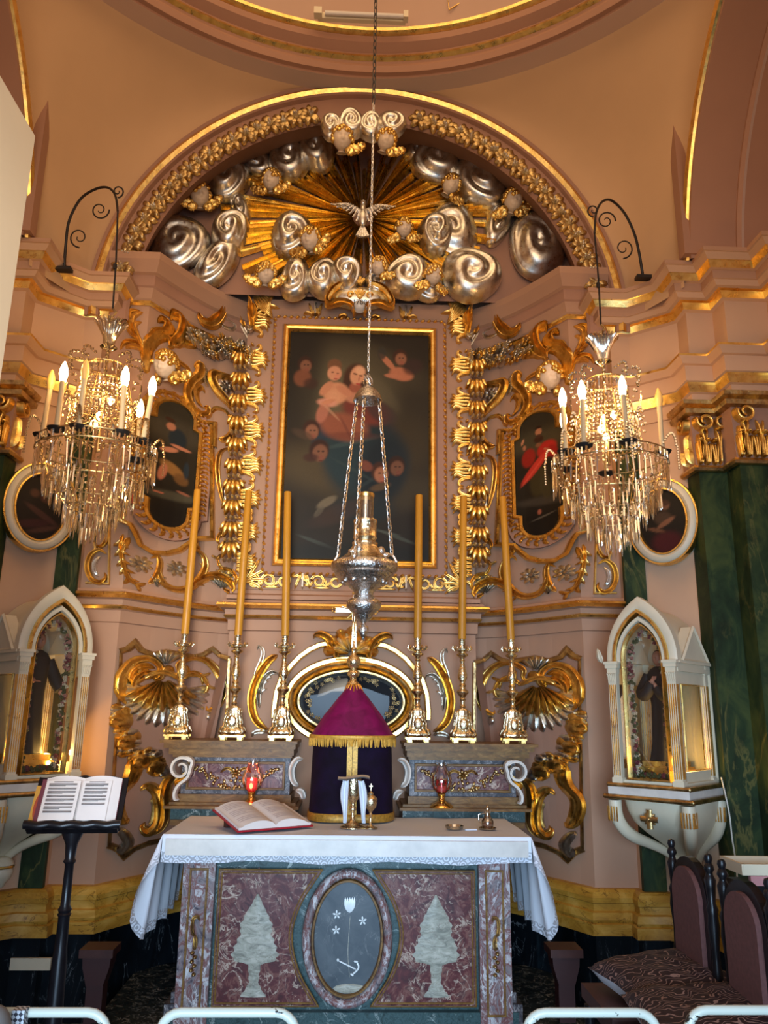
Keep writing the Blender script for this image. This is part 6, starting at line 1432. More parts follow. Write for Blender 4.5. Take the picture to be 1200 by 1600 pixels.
E1 = np.array((.7071, -.7071)); N1 = np.array((-.7071, -.7071)); FRc = np.array((1.615, 3.93))    # front right corner
Wd, Dp = .37, .44
O_ = FRc-E1*Wd/2-N1*Dp
def lancet(hw, z0, zs, za, n=12):
    """pointed arch outline: up the left side, over, down the right"""
    h = za-zs; R = (hw*hw+h*h)/(2*hw); q = [(-hw, z0), (-hw, zs)]
    a1 = math.asin(min(1, h/R))
    for i in range(1, n+1): a = a1*i/n; q.append((-hw+R-R*math.cos(a), zs+R*math.sin(a)))
    return q+[(-x_, z_) for x_, z_ in reversed(q[:-1])]
for m in (-1, 1):
    fr = Local(m, O_, N1); sd = 'chair' if m > 0 else 'lectern'
    T_ = thing('statue_niche', 'cream and gold pointed-arch glass case on a wall bracket, %s side' % sd, 'niche', (m*1.62, 4.1, .75), 'pointed glass cases')
    # floor, back walls and vault of the case
    mb = MB(); mb.box((0, Dp/2, 1.215), (Wd, Dp, .03)); mb.box((0, .01, 1.5), (Wd, .02, .6)); 
    q = lancet(.165, 1.80, 1.81, 2.10); mb.grid(np.stack([[(a, .0, b) for a, b in q], [(a, Dp-.03, b) for a, b in q]], 1)); mb.grid(np.stack([[(a, .005, b) for a, b in q], [(0, .005, 1.8) for a, b in q]], 1))
    fr.fix(mb).build('carcass', M['white_paint'], T_)
    # front: pointed arch mouldings
    def arch(hw, w, h, base, mat, nm, z0=1.815, zs=1.83, za=2.13):
        q = lancet(hw, z0, zs, za); f = RF(Local(m, O_+N1*(Dp-.03), N1)); f.flat(q, w, h, False, base=base, prof=[(-1, -.6), (-1, .8), (-.7, 1), (.7, 1), (1, .8), (1, -.6)]); f.build(nm, mat, T_)
    arch(.160, .062, .035, 0, M['white_paint'], 'arch_moulding', za=2.115); arch(.142, .018, .052, 0, M['gold_smooth'], 'arch_gilding', za=2.075); arch(.123, .024, .040, 0, M['white_paint'], 'inner_arch_moulding', za=2.035)
    q = lancet(.108, 1.235, 1.83, 2.01); f = RF(Local(m, O_+N1*(Dp-.03), N1)); f.flat(q, .008, .036, True); f.build('glazing_bar', M['gold_smooth'], T_)
    # capitals, fluted pilasters on the front corners and on the wall side
    for (u, v) in ((-.158, Dp), (.158, Dp), (.158, .06), (-.158, .06)):
        mb = MB(); mb.box((u, v, 1.49), (.044, .034, .52)); mb.box((u, v, 1.225), (.055, .045, .03)); fr.fix(mb); pz = mb.build('pilaster', M['white_paint'], T_, False)
        mb = MB()
        for k in range(4):
            uu = u-.0155+k*.0103; mb.tube([(uu, v+.017, 1.25), (uu, v+.017, 1.70)], .0030, 5)
            for k2 in range(1): vv = v-.012+k*.008; mb.tube([(u+.022*(1 if u > 0 else -1), vv, 1.25), (u+.022*(1 if u > 0 else -1), vv, 1.70)], .0028, 5)
        fr.fix(mb).build('gilded_flute', M['gold_smooth'], pz)
        mb = MB()
        for k in range(5): mb.tube([(u-.018+k*.009, v+.017, 1.715), (u-.018+k*.009, v+.022, 1.745), (u-.022+k*.011, v+.03, 1.758)], [.005, .005, .003], 5)
        mb.box((u, v, 1.735), (.046, .036, .05)); mb.box((u, v, 1.772), (.052, .042, .026)); mb.box((u, v, 1.795), (.066, .056, .02)); mb.box((u, v, 1.812), (.078, .066, .014)); fr.fix(mb).build('capital', M['white_paint'], pz, False)
    for s in (-1, 1):      # side walls with glazed opening and gable
        mb = MB()
        for (v, w_) in ((.02, .04), (Dp-.035, .03)): mb.box((s*.165, v, 1.49), (.012, w_, .52))
        mb.box((s*.165, Dp/2, 1.255), (.012, Dp, .05)); mb.box((s*.165, Dp/2, 1.735), (.014, Dp, .06)); mb.box((s*.172, Dp/2, 1.785), (.03, Dp-.01, .04)); mb.box((s*.178, Dp/2, 1.812), (.045, Dp, .014))
        V = [(s*.19, .05, 1.82), (s*.19, Dp-.05, 1.82), (s*.19, Dp/2, 2.0), (s*.13, .05, 1.82), (s*.13, Dp-.05, 1.82), (s*.13, Dp/2, 2.0)]
        mb.add(V, [(0, 1, 2), (3, 5, 4), (0, 2, 5, 3), (1, 4, 5, 2), (0, 3, 4, 1)])
        for a, b in ((V[0], V[2]), (V[2], V[1]), (V[0], V[1])): mb.tube([(a[0]+s*.004, a[1], a[2]), (b[0]+s*.004, b[1], b[2])], .009, 4)
        fr.fix(mb).build('side_frame', M['white_paint'], T_, False)
        mb = MB(); pts = [(s*.172, .05, 1.285), (s*.172, Dp-.06, 1.285), (s*.172, Dp-.06, 1.70), (s*.172, .05, 1.70)]; mb.tube(pts, .0045, 4, closed=True); fr.fix(mb).build('side_gilding', M['gold_smooth'], T_, False)
        mb = MB(); mb.grid(np.array([[(s*.165, .04, 1.28), (s*.165, .04, 1.71)], [(s*.165, Dp-.05, 1.28), (s*.165, Dp-.05, 1.71)]])); fr.fix(mb).build('side_pane', M['pane'], T_, False)
    mb = MB(); q = lancet(.105, 1.24, 1.83, 2.0); mb.grid(np.stack([[(a, Dp-.022, b) for a, b in q], [(0, Dp-.022, b) for a, b in q]], 1)); fr.fix(mb).build('front_pane', M['pane'], T_, False)
    # base mouldings and bracket
    mb = MB(); mb.box((0, Dp/2, 1.178), (Wd+.05, Dp+.05, .045)); fr.fix(mb).build('base_plinth', M['white_marble'], T_, False)
    mb = MB()
    for z_, g in ((1.205, .035), (1.148, .06)):
        h = Wd/2+g/1.5; pp = [(-h, 0, z_), (-h, Dp+g/2, z_), (h, Dp+g/2, z_), (h, 0, z_)]; mb.tube(pp[:2], .012, 8); mb.tube(pp[1:3], .012, 8); mb.tube(pp[2:], .012, 8)
        for c_ in pp[1:3]: mb.ball(c_, .0125, 8, 6)
    fr.fix(mb).build('gilded_torus', M['gold_old'], T_)
    secs = [(1.135, 1.0), (1.08, .96), (1.02, .86), (.97, .70), (.92, .50), (.88, .34), (.84, .22), (.80, .15), (.78, .12)]
    mb = MB(); G = []
    for z_, s_ in secs:
        hw, d = (Wd/2+.015)*s_, (Dp+.015)*s_; row = []
        for a in np.linspace(0, PI, 21):
            ca, sa = math.cos(a), math.sin(a); k = (abs(ca)**4+abs(sa)**4)**-.25; row.append((hw*ca*k, d*sa*k, z_))
        G.append(row)
    mb.grid(np.array(G)); fr.fix(mb).build('bracket_bowl', M['white_paint'], T_)
    for (su, sv) in ((-1, 1), (1, 1), (1, .12), (-1, .12)):
        mb = MB(); q = [(su*(Wd/2)*s_*1.02, sv*Dp*s_*1.0+.0, z_) for z_, s_ in [(1.13, 1.0), (1.06, .99), (1.0, .92), (.95, .78), (.91, .56), (.87, .36), (.82, .20), (.78, .13)]]
        mb.tube(cr(q, 24), [.034, .034, .032, .028, .024, .022, .022], 8); fr.fix(mb); lg = mb.build('bracket_scroll', M['white_paint'], T_)
        mb = MB()
        for k in range(4): mb.tube([(su*Wd/2-.021+k*.014, sv*Dp+.034, 1.10), (su*Wd/2-.021+k*.014, sv*Dp+.032, 1.03)], .0035, 5)
        for k in range(4): mb.tube([(su*(Wd/2+.034), sv*Dp-.021+k*.014, 1.10), (su*(Wd/2+.032), sv*Dp-.021+k*.014, 1.03)], .0035, 5)
        fr.fix(mb).build('gilded_flute', M['gold_smooth'], lg)
    mb = MB(); mb.lathe([(.03, .82), (.055, .80), (.060, .785), (.050, .775), (.062, .755), (.050, .72), (.030, .70), (.026, .685), (.001, .67)], (0, .10, 0), 20); fr.fix(mb).build('finial', M['white_paint'], T_)
    mb = MB(); mb.lathe([(.060, .782), (.064, .776), (.060, .770)], (0, .10, 0), 20); fr.fix(mb).build('finial_ring', M['gold_smooth'], T_)
    f = RF(Local(m, O_+N1*(Dp+.018), N1))
    for k in range(4): a = k*PI/2; c_ = (.0, 1.055); f.flat([(c_[0]+.012*math.cos(a), c_[1]+.012*math.sin(a)), (c_[0]+.045*math.cos(a), c_[1]+.045*math.sin(a))], .026, .012)
    for k in range(4): a = PI/4+k*PI/2; f.strip([(0, 1.055), (.036*math.cos(a), 1.055+.036*math.sin(a))], .014, .012, 1, .1, .3)
    f.blob((0, 1.055), .010, .010, 0, .02); f.build('gilded_cross', M['gold_old'], T_)
    # plinth, statue, lamp and flowers inside: they stand in the case
    T2 = thing('statue_plinth', 'gilded fluted plinth lit from below inside the glass case, %s side' % sd, 'plinth', (m*1.6, 4.1, 1.23), 'plinths in the glass cases')
    mb = MB(); mb.box((0, .22, 1.245), (.24, .24, .03)); mb.box((0, .22, 1.275), (.21, .21, .035)); mb.box((0, .22, 1.305), (.18, .18, .028)); fr.fix(mb).build('block', M['gold_smooth'], T2, False)
    mb = MB()
    for k in range(14): mb.ball((-.10+k*.0154, .342, 1.252), (.006, .006, .013), 6, 5); mb.ball((.122, .13+k*.0154, 1.252), (.006, .006, .013), 6, 5)
    fr.fix(mb).build('egg_moulding', M['gold'], T2)
    T3 = thing('statue', ('small dark-robed saint statue, hands at its chest, in the chair-side glass case' if m > 0 else 'small dark-robed saint statue, one arm lowered, in the lectern-side glass case'), 'statue', (m*1.6, 4.1, 1.32), 'statues in the glass cases')
    sc_ = .56 if m > 0 else .60; z0 = 1.32; mb = MB()
    fold_ = lambda A, z_: 1+.06*np.cos(A*7+z_*6)*(1 if z_ < .62*sc_+z0 else .3)
    mb.lathe([(.085, z0), (.080, z0+.02), (.068, z0+.15*sc_), (.060, z0+.35*sc_), (.058, z0+.50*sc_), (.062, z0+.60*sc_), (.070, z0+.70*sc_), (.072, z0+.78*sc_), (.055, z0+.83*sc_), (.026, z0+.86*sc_)], (0, .22, 0), 28, fn=fold_, sy=.75)
    if m > 0: arms = [((-.068, .22, z0+.78*sc_), (-.095, .25, z0+.62*sc_), (-.05, .30, z0+.60*sc_), (-.012, .31, z0+.70*sc_)), ((.068, .22, z0+.78*sc_), (.09, .25, z0+.62*sc_), (.05, .30, z0+.58*sc_), (.015, .31, z0+.66*sc_))]
    else: arms = [((-.068, .22, z0+.78*sc_), (-.10, .23, z0+.64*sc_), (-.12, .27, z0+.52*sc_)), ((.068, .22, z0+.78*sc_), (.09, .25, z0+.62*sc_), (.05, .30, z0+.60*sc_))]
    for q in arms: mb.tube(cr(q, 12), [.026, .030, .034, .026], 9)
    fr.fix(mb).build('robe', M['dark_habit'], T3)
    mb = MB(); mb.ball((0, .235, z0+.935*sc_), (.030, .034, .040), 16, 12); mb.ball((0, .272, z0+.93*sc_), (.006, .008, .010), 6, 5); mb.tube([(0, .22, z0+.84*sc_), (0, .228, z0+.90*sc_)], .018, 8)
    for q in arms:
        e = np.array(q[-1]); d = (e-np.array(q[-2])); d /= np.linalg.norm(d); mb.ball(tuple(e+d*.012), (.012, .012, .014), 8, 6)
        for k in range(4): o_ = e+d*.02+np.array([(k-1.5)*.006, 0, 0]); mb.tube([tuple(o_), tuple(o_+d*.014), tuple(o_+d*.022+np.array([0, .004, 0]))], [.0035, .003, .002], 5)
    fr.fix(mb).build('head_and_hands', M['face'], T3)
    mb = MB(); mb.ball((0, .222, z0+.955*sc_), (.034, .034, .036), 14, 10); fr.fix(mb).build('hair', M['dark_habit'], T3)
    bz = (.085 if m > 0 else -.075)
    bp = fr.w(bz, .33, 1.275)
    T4 = thing('niche_bulb', 'small glowing bulb at the foot of the statue, %s side' % sd, 'lamp', tuple(bp), 'bulbs in the glass cases'); mb = MB(); mb.ball(tuple(bp), (.010, .010, .013), 10, 8); mb.build('bulb', M['niche_lamp'], T4)
    mb = MB(); mb.lathe([(.008, -.03), (.008, -.008)], tuple(bp), 8); mb.build('socket', M['white_tube'], T4)
    l = bpy.data.lights.new('niche_light', 'POINT'); l.energy = 8; l.color = (1, .58, .14); l.shadow_soft_size = .02; o = bpy.data.objects.new('niche_light', l); COL.objects.link(o); o.location = tuple(fr.w(bz*1.3, .26, 1.32))
    rr = random.Random(8); mb = MB(); q = cr(lancet(.088, 1.26, 1.83, 1.965), 150)
    for k, (a, b) in enumerate(q):
        if k % 2 and b > 1.9: continue
        for _ in range(2):
            c_ = (a+rr.uniform(-.012, .012), Dp-.06+rr.uniform(-.015, .01), b+rr.uniform(-.012, .012)); mi = rr.choice((0, 0, 1, 2, 3))
            for j in range(4): an = j*PI/2+rr.random(); mb.ball((c_[0]+.006*math.cos(an), c_[1], c_[2]+.006*math.sin(an)), (.0065, .004, .0055), 5, 4, mi=mi)
    for k in range(40): mb.ball((-.10+k*.005, Dp-.06+rr.uniform(-.02, .0), 1.252+rr.uniform(-.006, .012)), .011, 5, 4, mi=rr.choice((0, 0, 3)))
    if m < 0: cols = [M['leaf_green'], simple('faded_rose', s2l(150, 100, 90), .7), simple('cream_petal', s2l(180, 165, 140), .7), simple('dark_red_petal', s2l(96, 34, 44), .7)]
    fr.fix(mb).build('flower_wreath', cols, label='wreath of small artificial flowers lining the glass case, %s side' % sd, cat='flowers', kind='stuff')
    # Corinthian capitals over the broad pilaster
    T5 = thing('pilaster_capital', 'gilded Corinthian capital over the broad green pilaster, %s side' % sd, 'capital', (m*2.1, 4.1, 2.88), 'pilaster capitals')
    mb = MB(); pl = [(1.90, 4.30), (1.90, 4.14), (2.06, 4.14), (2.06, 3.99), (2.32, 3.99)]
    sweep(pl if m > 0 else mirror(pl), [(.0, 2.87), (.02, 2.875), (.028, 2.89), (.02, 2.905), (.0, 2.91)], mb, 0); mb.build('astragal', M['gold_old'], T5)
    mb = MB(); sweep(pl if m > 0 else mirror(pl), [(.005, 2.90), (.008, 3.0), (.02, 3.15), (.02, 3.2)], mb, 0); mb.build('bell', M['plaster_mauve'], T5)
    mb = MB(); sweep(pl if m > 0 else mirror(pl), [(.02, 3.195), (.06, 3.20), (.065, 3.225), (.05, 3.235), (.075, 3.25), (.08, 3.272), (0, 3.275)], mb, 0); mb.build('abacus', M['gold_old'], T5)
    for (x0, x1, Yf) in ((1.90, 2.06, 4.14), (2.06, 2.34, 3.99)):
        f = RF(Plane(Yf), m); w_ = x1-x0
        for k in range(max(3, int(w_/.042))):
            xx = x0+.018+k*.042
            for s in (-1, 0, 1): f.strip([(xx+s*.006, 2.91), (xx+s*.011, 2.97), (xx+s*.018, 3.04+.0*s)], .016, .04, 1, .1, .2, .005)
            f.blob((xx, 3.05), .020, .014, 0, .06, 0, .005)
            if k % 2 == 0:
                for s in (-1, 1): f.strip([(xx+.03, 2.91), (xx+.03+s*.004, 3.04), (xx+.03+s*.022, 3.13)], .020, .04, 1, .1, .2, .005)
        f.curl((x0+.045, 3.155), .052, .008, PI*.8, 1.6, .022, .06, 1, 0, .02); f.curl((x1-.02, 3.155), .045, .008, PI*.2, -1.5, .022, .06, 1, 0, .02)
        f.strip([(x0+.02, 2.92), (x0+.016, 3.02), (x0+.01, 3.09)], [.03, .03, .02], .05, 3, .05, .1, .005); f.build('acanthus_and_volutes', M['gold'], T5)
    class XP:
        def __call__(s, u, v, h): return np.stack([m*(1.90-h), 4.14+u, v], -1)
    f = RF(XP()); f.curl((.05, 3.155), .05, .01, PI*.8, 1.5, .024, .06, 1, 0, .01); f.strip([(.02, 2.92), (.03, 3.02), (.02, 3.10)], [.04, .04, .03], .05, 2); f.strip([(.08, 2.92), (.09, 3.02)], .03, .05, 2); f.build('side_leaf', M['gold'], T5)
# flame-like curl beside the case and cable
f = RF(Plane(4.2)); c_ = on_plane(4.15)(942, 1026); f.strip([(c_[0]+.01, c_[1]-.03), (c_[0]-.002, c_[1]), (c_[0]-.012, c_[1]+.045)], [.03, .028, .012], .02, 2); f.build('gable_crest', M['white_paint'], None, True, 'small white leaf-shaped crest at the edge of the glass case on the chair side', 'ornament')
mb = MB(); mb.tube(cr([tuple(P(x_, y_, Y_)) for x_, y_, Y_ in ((1127, 1215, 3.97), (1133, 1240, 3.9), (1140, 1275, 3.88), (1144, 1310, 3.88), (1150, 1350, 3.88), (1156, 1420, 3.85))], 24), .0035, 6); mb.build('cable', M['cable'], None, True, 'thin white cable hanging from the glass case down the green pilaster', 'cable')

# ================================================================== lectern
def yat(px, py, Y): return P(px, py, Y)
LX, LY = -1.04, 3.22
T_ = thing('lectern', 'black turned wooden lectern holding an open service book', 'lectern', (LX, LY, 0))
mb = MB(); mb.lathe([(.16, 0), (.16, .02), (.10, .04), (.030, .08), (.024, .12), (.028, .20), (.031, .45), (.026, .66), (.022, .70), (.020, .80), (.025, .81), (.020, .815), (.025, .825), (.017, .84), (.016, .98), (.024, .99), (.018, 1.0), (.022, 1.05), (.040, 1.09), (.040, 1.10)], (LX, LY, 0), 24); mb.build('turned_post', M['black_wood'], T_)
Rl = Euler((math.radians(-32), 0, math.radians(6))).to_matrix()
def lp(u, v, h): return Vector((LX+.012, LY+.0, 1.195))+Rl @ Vector((u*.90, h*-1.0, v*.86))
def lbox(mb, c_, d):
    V = [lp(c_[0]+a*d[0]/2, c_[2]+e*d[2]/2, c_[1]+b_*d[1]/2) for a in (-1, 1) for b_ in (-1, 1) for e in (-1, 1)]
    mb.add([tuple(v_) for v_ in V], [(0, 1, 3, 2), (4, 6, 7, 5), (0, 4, 5, 1), (2, 3, 7, 6), (0, 2, 6, 4), (1, 5, 7, 3)])
mb = MB()
xs = np.linspace(-.185, .185, 30); tp = .115+.012*np.abs(np.cos(xs*22))+.006*np.cos(xs*60)
for h0 in (-.012, .0): mb.grid(np.array([[tuple(lp(a, -.12, h0)), tuple(lp(a, t_, h0))] for a, t_ in zip(xs, tp)]))
mb.grid(np.array([[tuple(lp(a, t_, -.012)), tuple(lp(a, t_, 0))] for a, t_ in zip(xs, tp)])); mb.build('desk', M['black_wood'], T_, False)
mb = MB(); mb.tube(cr([tuple(lp(a, -.115+.004*math.cos(a*70), .03)) for a in np.linspace(-.19, .19, 16)], 30), .016, 8); lbox(mb, (0, .012, -.122), (.36, .04, .02)); mb.build('ledge', M['black_wood'], T_)
T_ = thing('service_book', 'open service book with two printed pages resting on the black lectern', 'book', tuple(lp(0, -.1, .02)))
mb = MB(); lbox(mb, (.0, .008, -.005), (.33, .008, .22)); mb.build('cover', simple('dark_rose_cover', s2l(110, 52, 62), .5), T_, False)
mb = MB()
for s in (-1, 1):
    us = np.linspace(0, 1, 10); G = np.array([[tuple(lp(s*u*.155+.008, v_, .014+.022*math.sin(PI*min(1, u*1.05))**.7)) for v_ in (-.105, .108)] for u in us]); mb.grid(G)
    B = np.array([[tuple(lp(s*u*.155+.008, v_, .012)) for v_ in (-.105, .108)] for u in us])
    for e in (0, 1): mb.grid(np.stack([G[:, e], B[:, e]], 1))
mb.build('pages', M['paper'], T_)
for s, w0, w1, rows in ((-1, -.125, -.012, 8), (1, .022, .115, 6)):
    mb = MB(); G = np.array([[tuple(lp(a, v_, .040+.004*math.sin((a-w0)/(w1-w0)*PI))) for v_ in (-.10, .082)] for a in np.linspace(w0-.012, w1+.012, 8)]); mb.grid(G); sh = mb.build('loose_sheet', M['paper'], T_)
    mb = MB(); v_ = .066
    lbox(mb, ((w0+w1)/2, .0455, .073), (abs(w1-w0)*.7, .001, .003))
    rr = random.Random(s+5)
    for r_ in range(rows):
        for k in range((3, 2, 3, 2, 3, 2, 3, 2)[r_]):
            wl = (w1-w0)*(1 if k < 2 else rr.uniform(.5, .9)); lbox(mb, (w0+wl/2, .0455, v_-.002), (wl, .001, .0022)); v_ -= .0048
        v_ -= .0055
    mb.build('printed_lines', M['ink'], sh, False)
T_ = thing('yellow_card', 'yellow card with a red disc tucked behind the service book', 'card', tuple(lp(-.17, -.1, .01))); mb = MB(); lbox(mb, (-.168, .004, -.018), (.034, .006, .19)); mb.build('card', simple('yellow_card', s2l(206, 150, 60), .6), T_, False)
mb = MB(); mb.add([tuple(lp(-.153-.024*math.sin(a), -.02+.07*math.cos(a), .0085)) for a in np.linspace(0, PI, 16)], [tuple(range(16))]); mb.build('red_disc', simple('card_red', s2l(170, 70, 40), .6), T_, False)

# ================================================================== chairs and cushions
def highback(y0, y1, lb):
    X = 1.345; T_ = thing('high_backed_chair', lb, 'chair', (1.2, (y0+y1)/2, 0), 'high-backed chairs')
    for yy in (y0, y1):
        mb = MB(); pr = [(.020, 0), (.020, .42), (.024, .44), (.020, .46), (.016, .55), (.022, .62), (.016, .66), (.014, .72), (.022, .80), (.018, .84), (.022, .86), (.014, .88), (.018, .93), (.022, .96), (.014, .975), (.012, .985), (.020, .997), (.016, 1.01), (.011, 1.017), (.012, 1.02), (.016, 1.032), (.012, 1.046), (.001, 1.05)]
        mb.lathe(pr, (X, yy, 0), 14); mb.build('turned_post', M['black_wood'], T_)
        mb = MB(); mb.lathe([(.018, 0), (.022, .2), (.016, .3), (.022, .4), (.022, .44)], (X-.38, yy+(.02 if yy == y1 else -.02), 0), 12); mb.build('leg', M['black_wood'], T_)
    w_ = abs(y1-y0)-.03; c_ = (y0+y1)/2
    def outline(hw, z0, z1, n=14): return [(-hw, z0)]+[(-hw*math.cos(a), z1-hw*.9+hw*.9*math.sin(a)) for a in np.linspace(0, PI, n)]+[(hw, z0)]
    def slab_(hw, z0, z1, x0, x1, name, mat):
        mb = MB(); q = outline(hw, z0, z1); n = len(q); V = [(x0, c_+a, b) for a, b in q]+[(x1, c_+a, b) for a, b in q]
        mb.add(V, [tuple(range(n)), tuple(range(2*n-1, n-1, -1))]+[(i, (i+1) % n, n+(i+1) % n, n+i) for i in range(n)]); mb.build(name, mat, T_, False)
    slab_(w_/2, .50, 1.01, X-.012, X+.018, 'back_frame', M['black_wood']); slab_(w_/2-.035, .54, .975, X-.03, X-.012, 'upholstered_back', M['upholstery'])
    mb = MB(); mb.box((X-.19, c_, .48), (.42, abs(y1-y0)+.04, .05)); mb.box((X-.19, c_, .44), (.38, abs(y1-y0), .04)); mb.build('seat', M['brown_wood'], T_, False)
highback(3.47, 3.12, 'black high-backed chair with rose-brown upholstery, nearer the altar')
highback(3.01, 2.68, 'black high-backed chair with rose-brown upholstery, farther from the altar')
def cushmat():
    m_, nt, b = newmat('purple_brocade'); v = coords(nt); n1 = noise(nt, v, 9, 2, .5, 3.5)
    wv = node(nt, 'ShaderNodeTexWave', wave_type='RINGS'); wv.inputs['Scale'].default_value = 15; wv.inputs['Distortion'].default_value = 24; wv.inputs['Detail'].default_value = 1.5; nt.links.new(v, wv.inputs['Vector'])
    c_ = ramp(nt, wv.outputs['Fac'], [(.0, s2l(30, 15, 27)), (.90, s2l(30, 15, 27)), (.96, s2l(150, 122, 114)), (1, s2l(150, 122, 114))]); nt.links.new(c_, b.inputs['Base Color']); b.inputs['Roughness'].default_value = .6
    return m_
M['brocade'] = cushmat()
def cushion(cx, cy, z, rz, tiltx, lb, s=.21):
    T_ = thing('cushion', lb, 'cushion', (cx, cy, z), 'brocade cushions'); R_ = np.array(Euler((tiltx, -.10, rz)).to_matrix())
    for nm, sg, mat in (('brocade_top', 1, M['brocade']), ('white_underside', -1, M['cushion_side'])):
        u, v = np.meshgrid(np.linspace(-1, 1, 22), np.linspace(-1, 1, 22), indexing='ij'); e = (1-u**4)*(1-v**4); pin = 1-.07*(1-np.abs(u*v))
        G = np.stack([u*s*pin, v*s*pin, sg*(.05 if sg > 0 else .075)*np.sqrt(np.clip(e, 0, 1))+.006*np.sin(u*9)*np.cos(v*7)*e], -1) @ R_.T+np.array((cx, cy, z+.07))
        mb = MB(); mb.grid(G, flip=sg < 0); mb.build(nm, mat, T_, 'all')
cushion(1.20, 3.27, .525, .15, 0, 'dark purple brocade cushion with white underside, on the chair nearer the altar')
cushion(1.17, 2.86, .525, -.1, .06, 'dark purple brocade cushion with white underside, on the chair farther from the altar', .215)

# chipped white metal chairs in the foreground
m_, nt, b = newmat('chipped_white_enamel'); v = coords(nt, (1, 1, 1.5)); n_ = noise(nt, v, 16, 5, .7)
nt.links.new(ramp(nt, n_, [(.62, s2l(192, 194, 180)), (.635, s2l(40, 34, 30))]), b.inputs['Base Color']); b.inputs['Roughness'].default_value = .35; M['enamel'] = m_
def metal_chair(x0, x1, y, lb, zt_=.822):
    T_ = thing('metal_chair', lb, 'chair', ((x0+x1)/2, y, 0), 'white metal chairs'); r = .0115
    q = [(x0+.004, y, .45), (x0, y, zt_-.07)]; 
    for a in np.linspace(0, PI/2, 6): q.append((x0+.05*(1-math.cos(a)), y, zt_-.05+.05*math.sin(a)))
    for a in np.linspace(0, PI/2, 6): q.append((x1-.05+.05*math.sin(a), y, zt_-.05+.05*math.cos(a)))
    q += [(x1, y, zt_-.07), (x1-.004, y, .45)]
    mb = MB(); mb.tube(q, r, 10); mb.build('back_frame', M['enamel'], T_)
    for xx in (x0+.004, x1-.004):
        mb = MB(); mb.tube([(xx, y, .46), (xx, y-.06, 0)], r, 8); mb.build('leg', M['enamel'], T_)
        mb = MB(); mb.tube([(xx, y+.36, .44), (xx, y+.40, 0)], r, 8); mb.build('leg', M['enamel'], T_)
        mb = MB(); mb.tube([(xx, y-.01, .44), (xx, y+.38, .45)], r, 8); mb.build('side_rail', M['enamel'], T_)
    mb = MB(); mb.box(((x0+x1)/2, y+.19, .455), (x1-x0, .36, .02)); mb.build('seat', M['enamel'], T_, False)
    mb = MB(); mb.box(((x0+x1)/2, y, .66), (x1-x0-.02, .008, .09)); mb.build('back_slat', M['enamel'], T_, False)
for x0, x1, lb in ((-.90, -.578, 'white metal chair back nearest the lectern, paint chipped along its rail'), (-.452, -.118, 'white metal chair back before the lectern-side half of the altar'), (.452, .785, 'white metal chair back just past the altar on the chair side'), (.862, 1.20, 'white metal chair back in front of the purple cushions')):
    metal_chair(x0, x1, 2.2, lb, .824 if x0 < .8 else .83)
# woven strap and grey pad on the chair by the lectern
m_, nt, b = newmat('woven_pattern'); v = coords(nt); ck = node(nt, 'ShaderNodeTexChecker'); ck.inputs['Scale'].default_value = 120; ck.inputs['Color1'].default_value = (.02, .02, .03, 1); ck.inputs['Color2'].default_value = (.5, .5, .52, 1); nt.links.new(coords(nt, (1, 1, 1), (0, PI/4, 0)), ck.inputs['Vector']); nt.links.new(ck.outputs[0], b.inputs['Base Color'])
p = P(31, 1590, 2.18); mb = MB(); mb.box((p.x, 2.18, p.z-.03), (.030, .03, .10)); mb.build('woven_strap', m_, None, False, 'black and white woven strap hanging over the white metal chair rail', 'strap')
p = P(0, 1590, 2.1); mb = MB(); mb.ball((p.x-.01, 2.1, p.z-.05), (.035, .06, .075), 16, 12); mb.build('grey_pad', simple('grey_fabric', s2l(120, 116, 112), .9), None, 'all', 'grey rounded fabric pad at the frame edge beside the woven strap', 'pad')

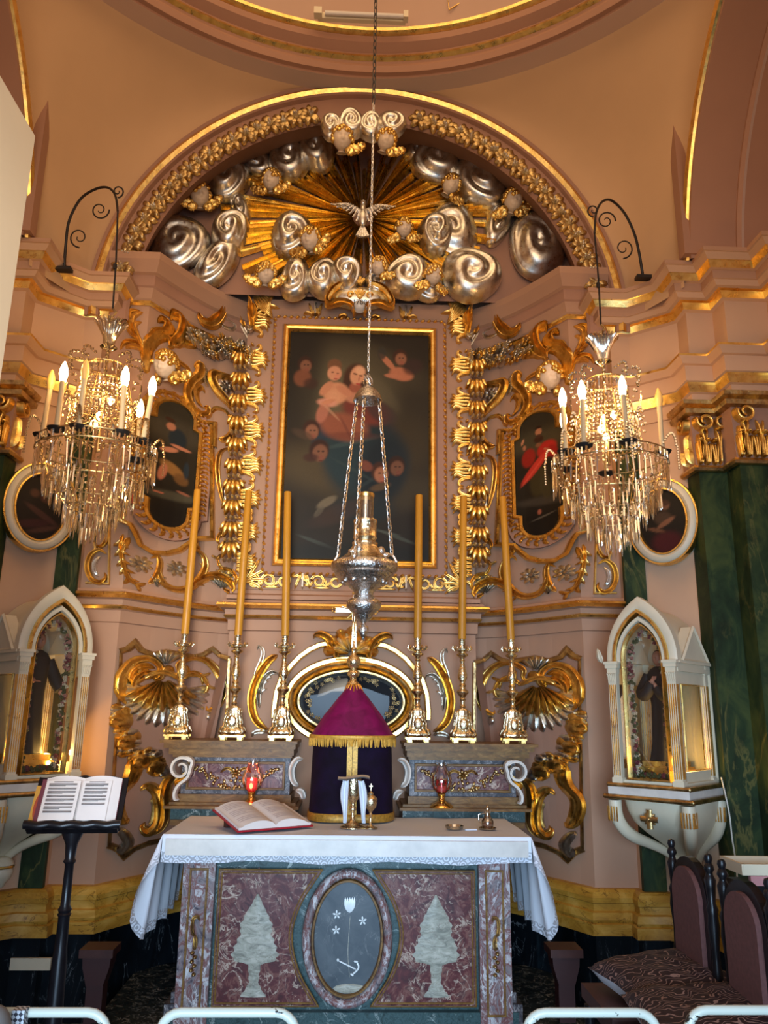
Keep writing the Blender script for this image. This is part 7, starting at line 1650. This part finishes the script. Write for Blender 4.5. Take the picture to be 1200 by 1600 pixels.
# brown wooden bench ends
for m, px in ((-1, 157), (1, 880)):
    p = P(px, 1484, 4.15); T_ = thing('bench_end', 'dark brown wooden bench end with a flat cap against the black marble, %s side' % side_words(m), 'bench', (p.x, 4.15, .15 if False else 0), 'bench ends')
    mb = MB(); mb.box((p.x, 4.15, p.z), (.155, .14, .035)); mb.build('cap', M['brown_wood'], T_, False)
    mb = MB(); mb.add([(p.x+a*w_, 4.15+b_*.05, z_) for z_, w_ in ((p.z-.017, .065), (p.z-.06, .062), (p.z-.14, .038)) for a, b_ in ((-1, -1), (1, -1), (1, 1), (-1, 1))], [(0, 1, 5, 4), (1, 2, 6, 5), (2, 3, 7, 6), (3, 0, 4, 7), (4, 5, 9, 8), (5, 6, 10, 9), (6, 7, 11, 10), (7, 4, 8, 11)])
    mb.box((p.x, 4.15, (p.z-.14)/2), (.076, .08, p.z-.14)); mb.build('post', simple('red_brown_wood', s2l(60, 26, 24), .45), T_, False)

# small cream box on a dark stand behind the chairs
p = P(1182, 1352, 3.35); T_ = thing('collection_box', 'cream open-topped box with pink panel on a dark stand behind the chairs', 'box', (p.x, 3.35, 0))
mb = MB(); W_ = .20
for dx, dy, sx_, sy_ in ((0, -.09, W_, .012), (0, .09, W_, .012), (-.1, 0, .012, .19), (.1, 0, .012, .19)): mb.box((p.x+dx, 3.35+dy, p.z), (sx_, sy_, .04))
mb.box((p.x, 3.35, p.z-.018), (W_, .18, .008)); mb.build('tray', M['white_paint'], T_, False)
mb = MB(); mb.box((p.x+.01, 3.262, p.z-.04), (.17, .02, .035)); mb.build('pink_panel', simple('pink_card', s2l(190, 130, 130), .7), T_, False)
mb = MB(); mb.box((p.x, 3.36, (p.z-.06)/2), (.17, .16, p.z-.06)); mb.build('stand', M['black_wood'], T_, False)
# exposed white plaster patch low on the yellow moulding by the lectern
p = P(48, 1506, 4.46); mb = MB(); mb.box((p.x, 4.462, p.z), (.20, .02, .055)); mb.build('plaster_patch', M['white_paint'], None, False, 'bare white plaster patch at the foot of the yellow moulding behind the lectern', 'patch')
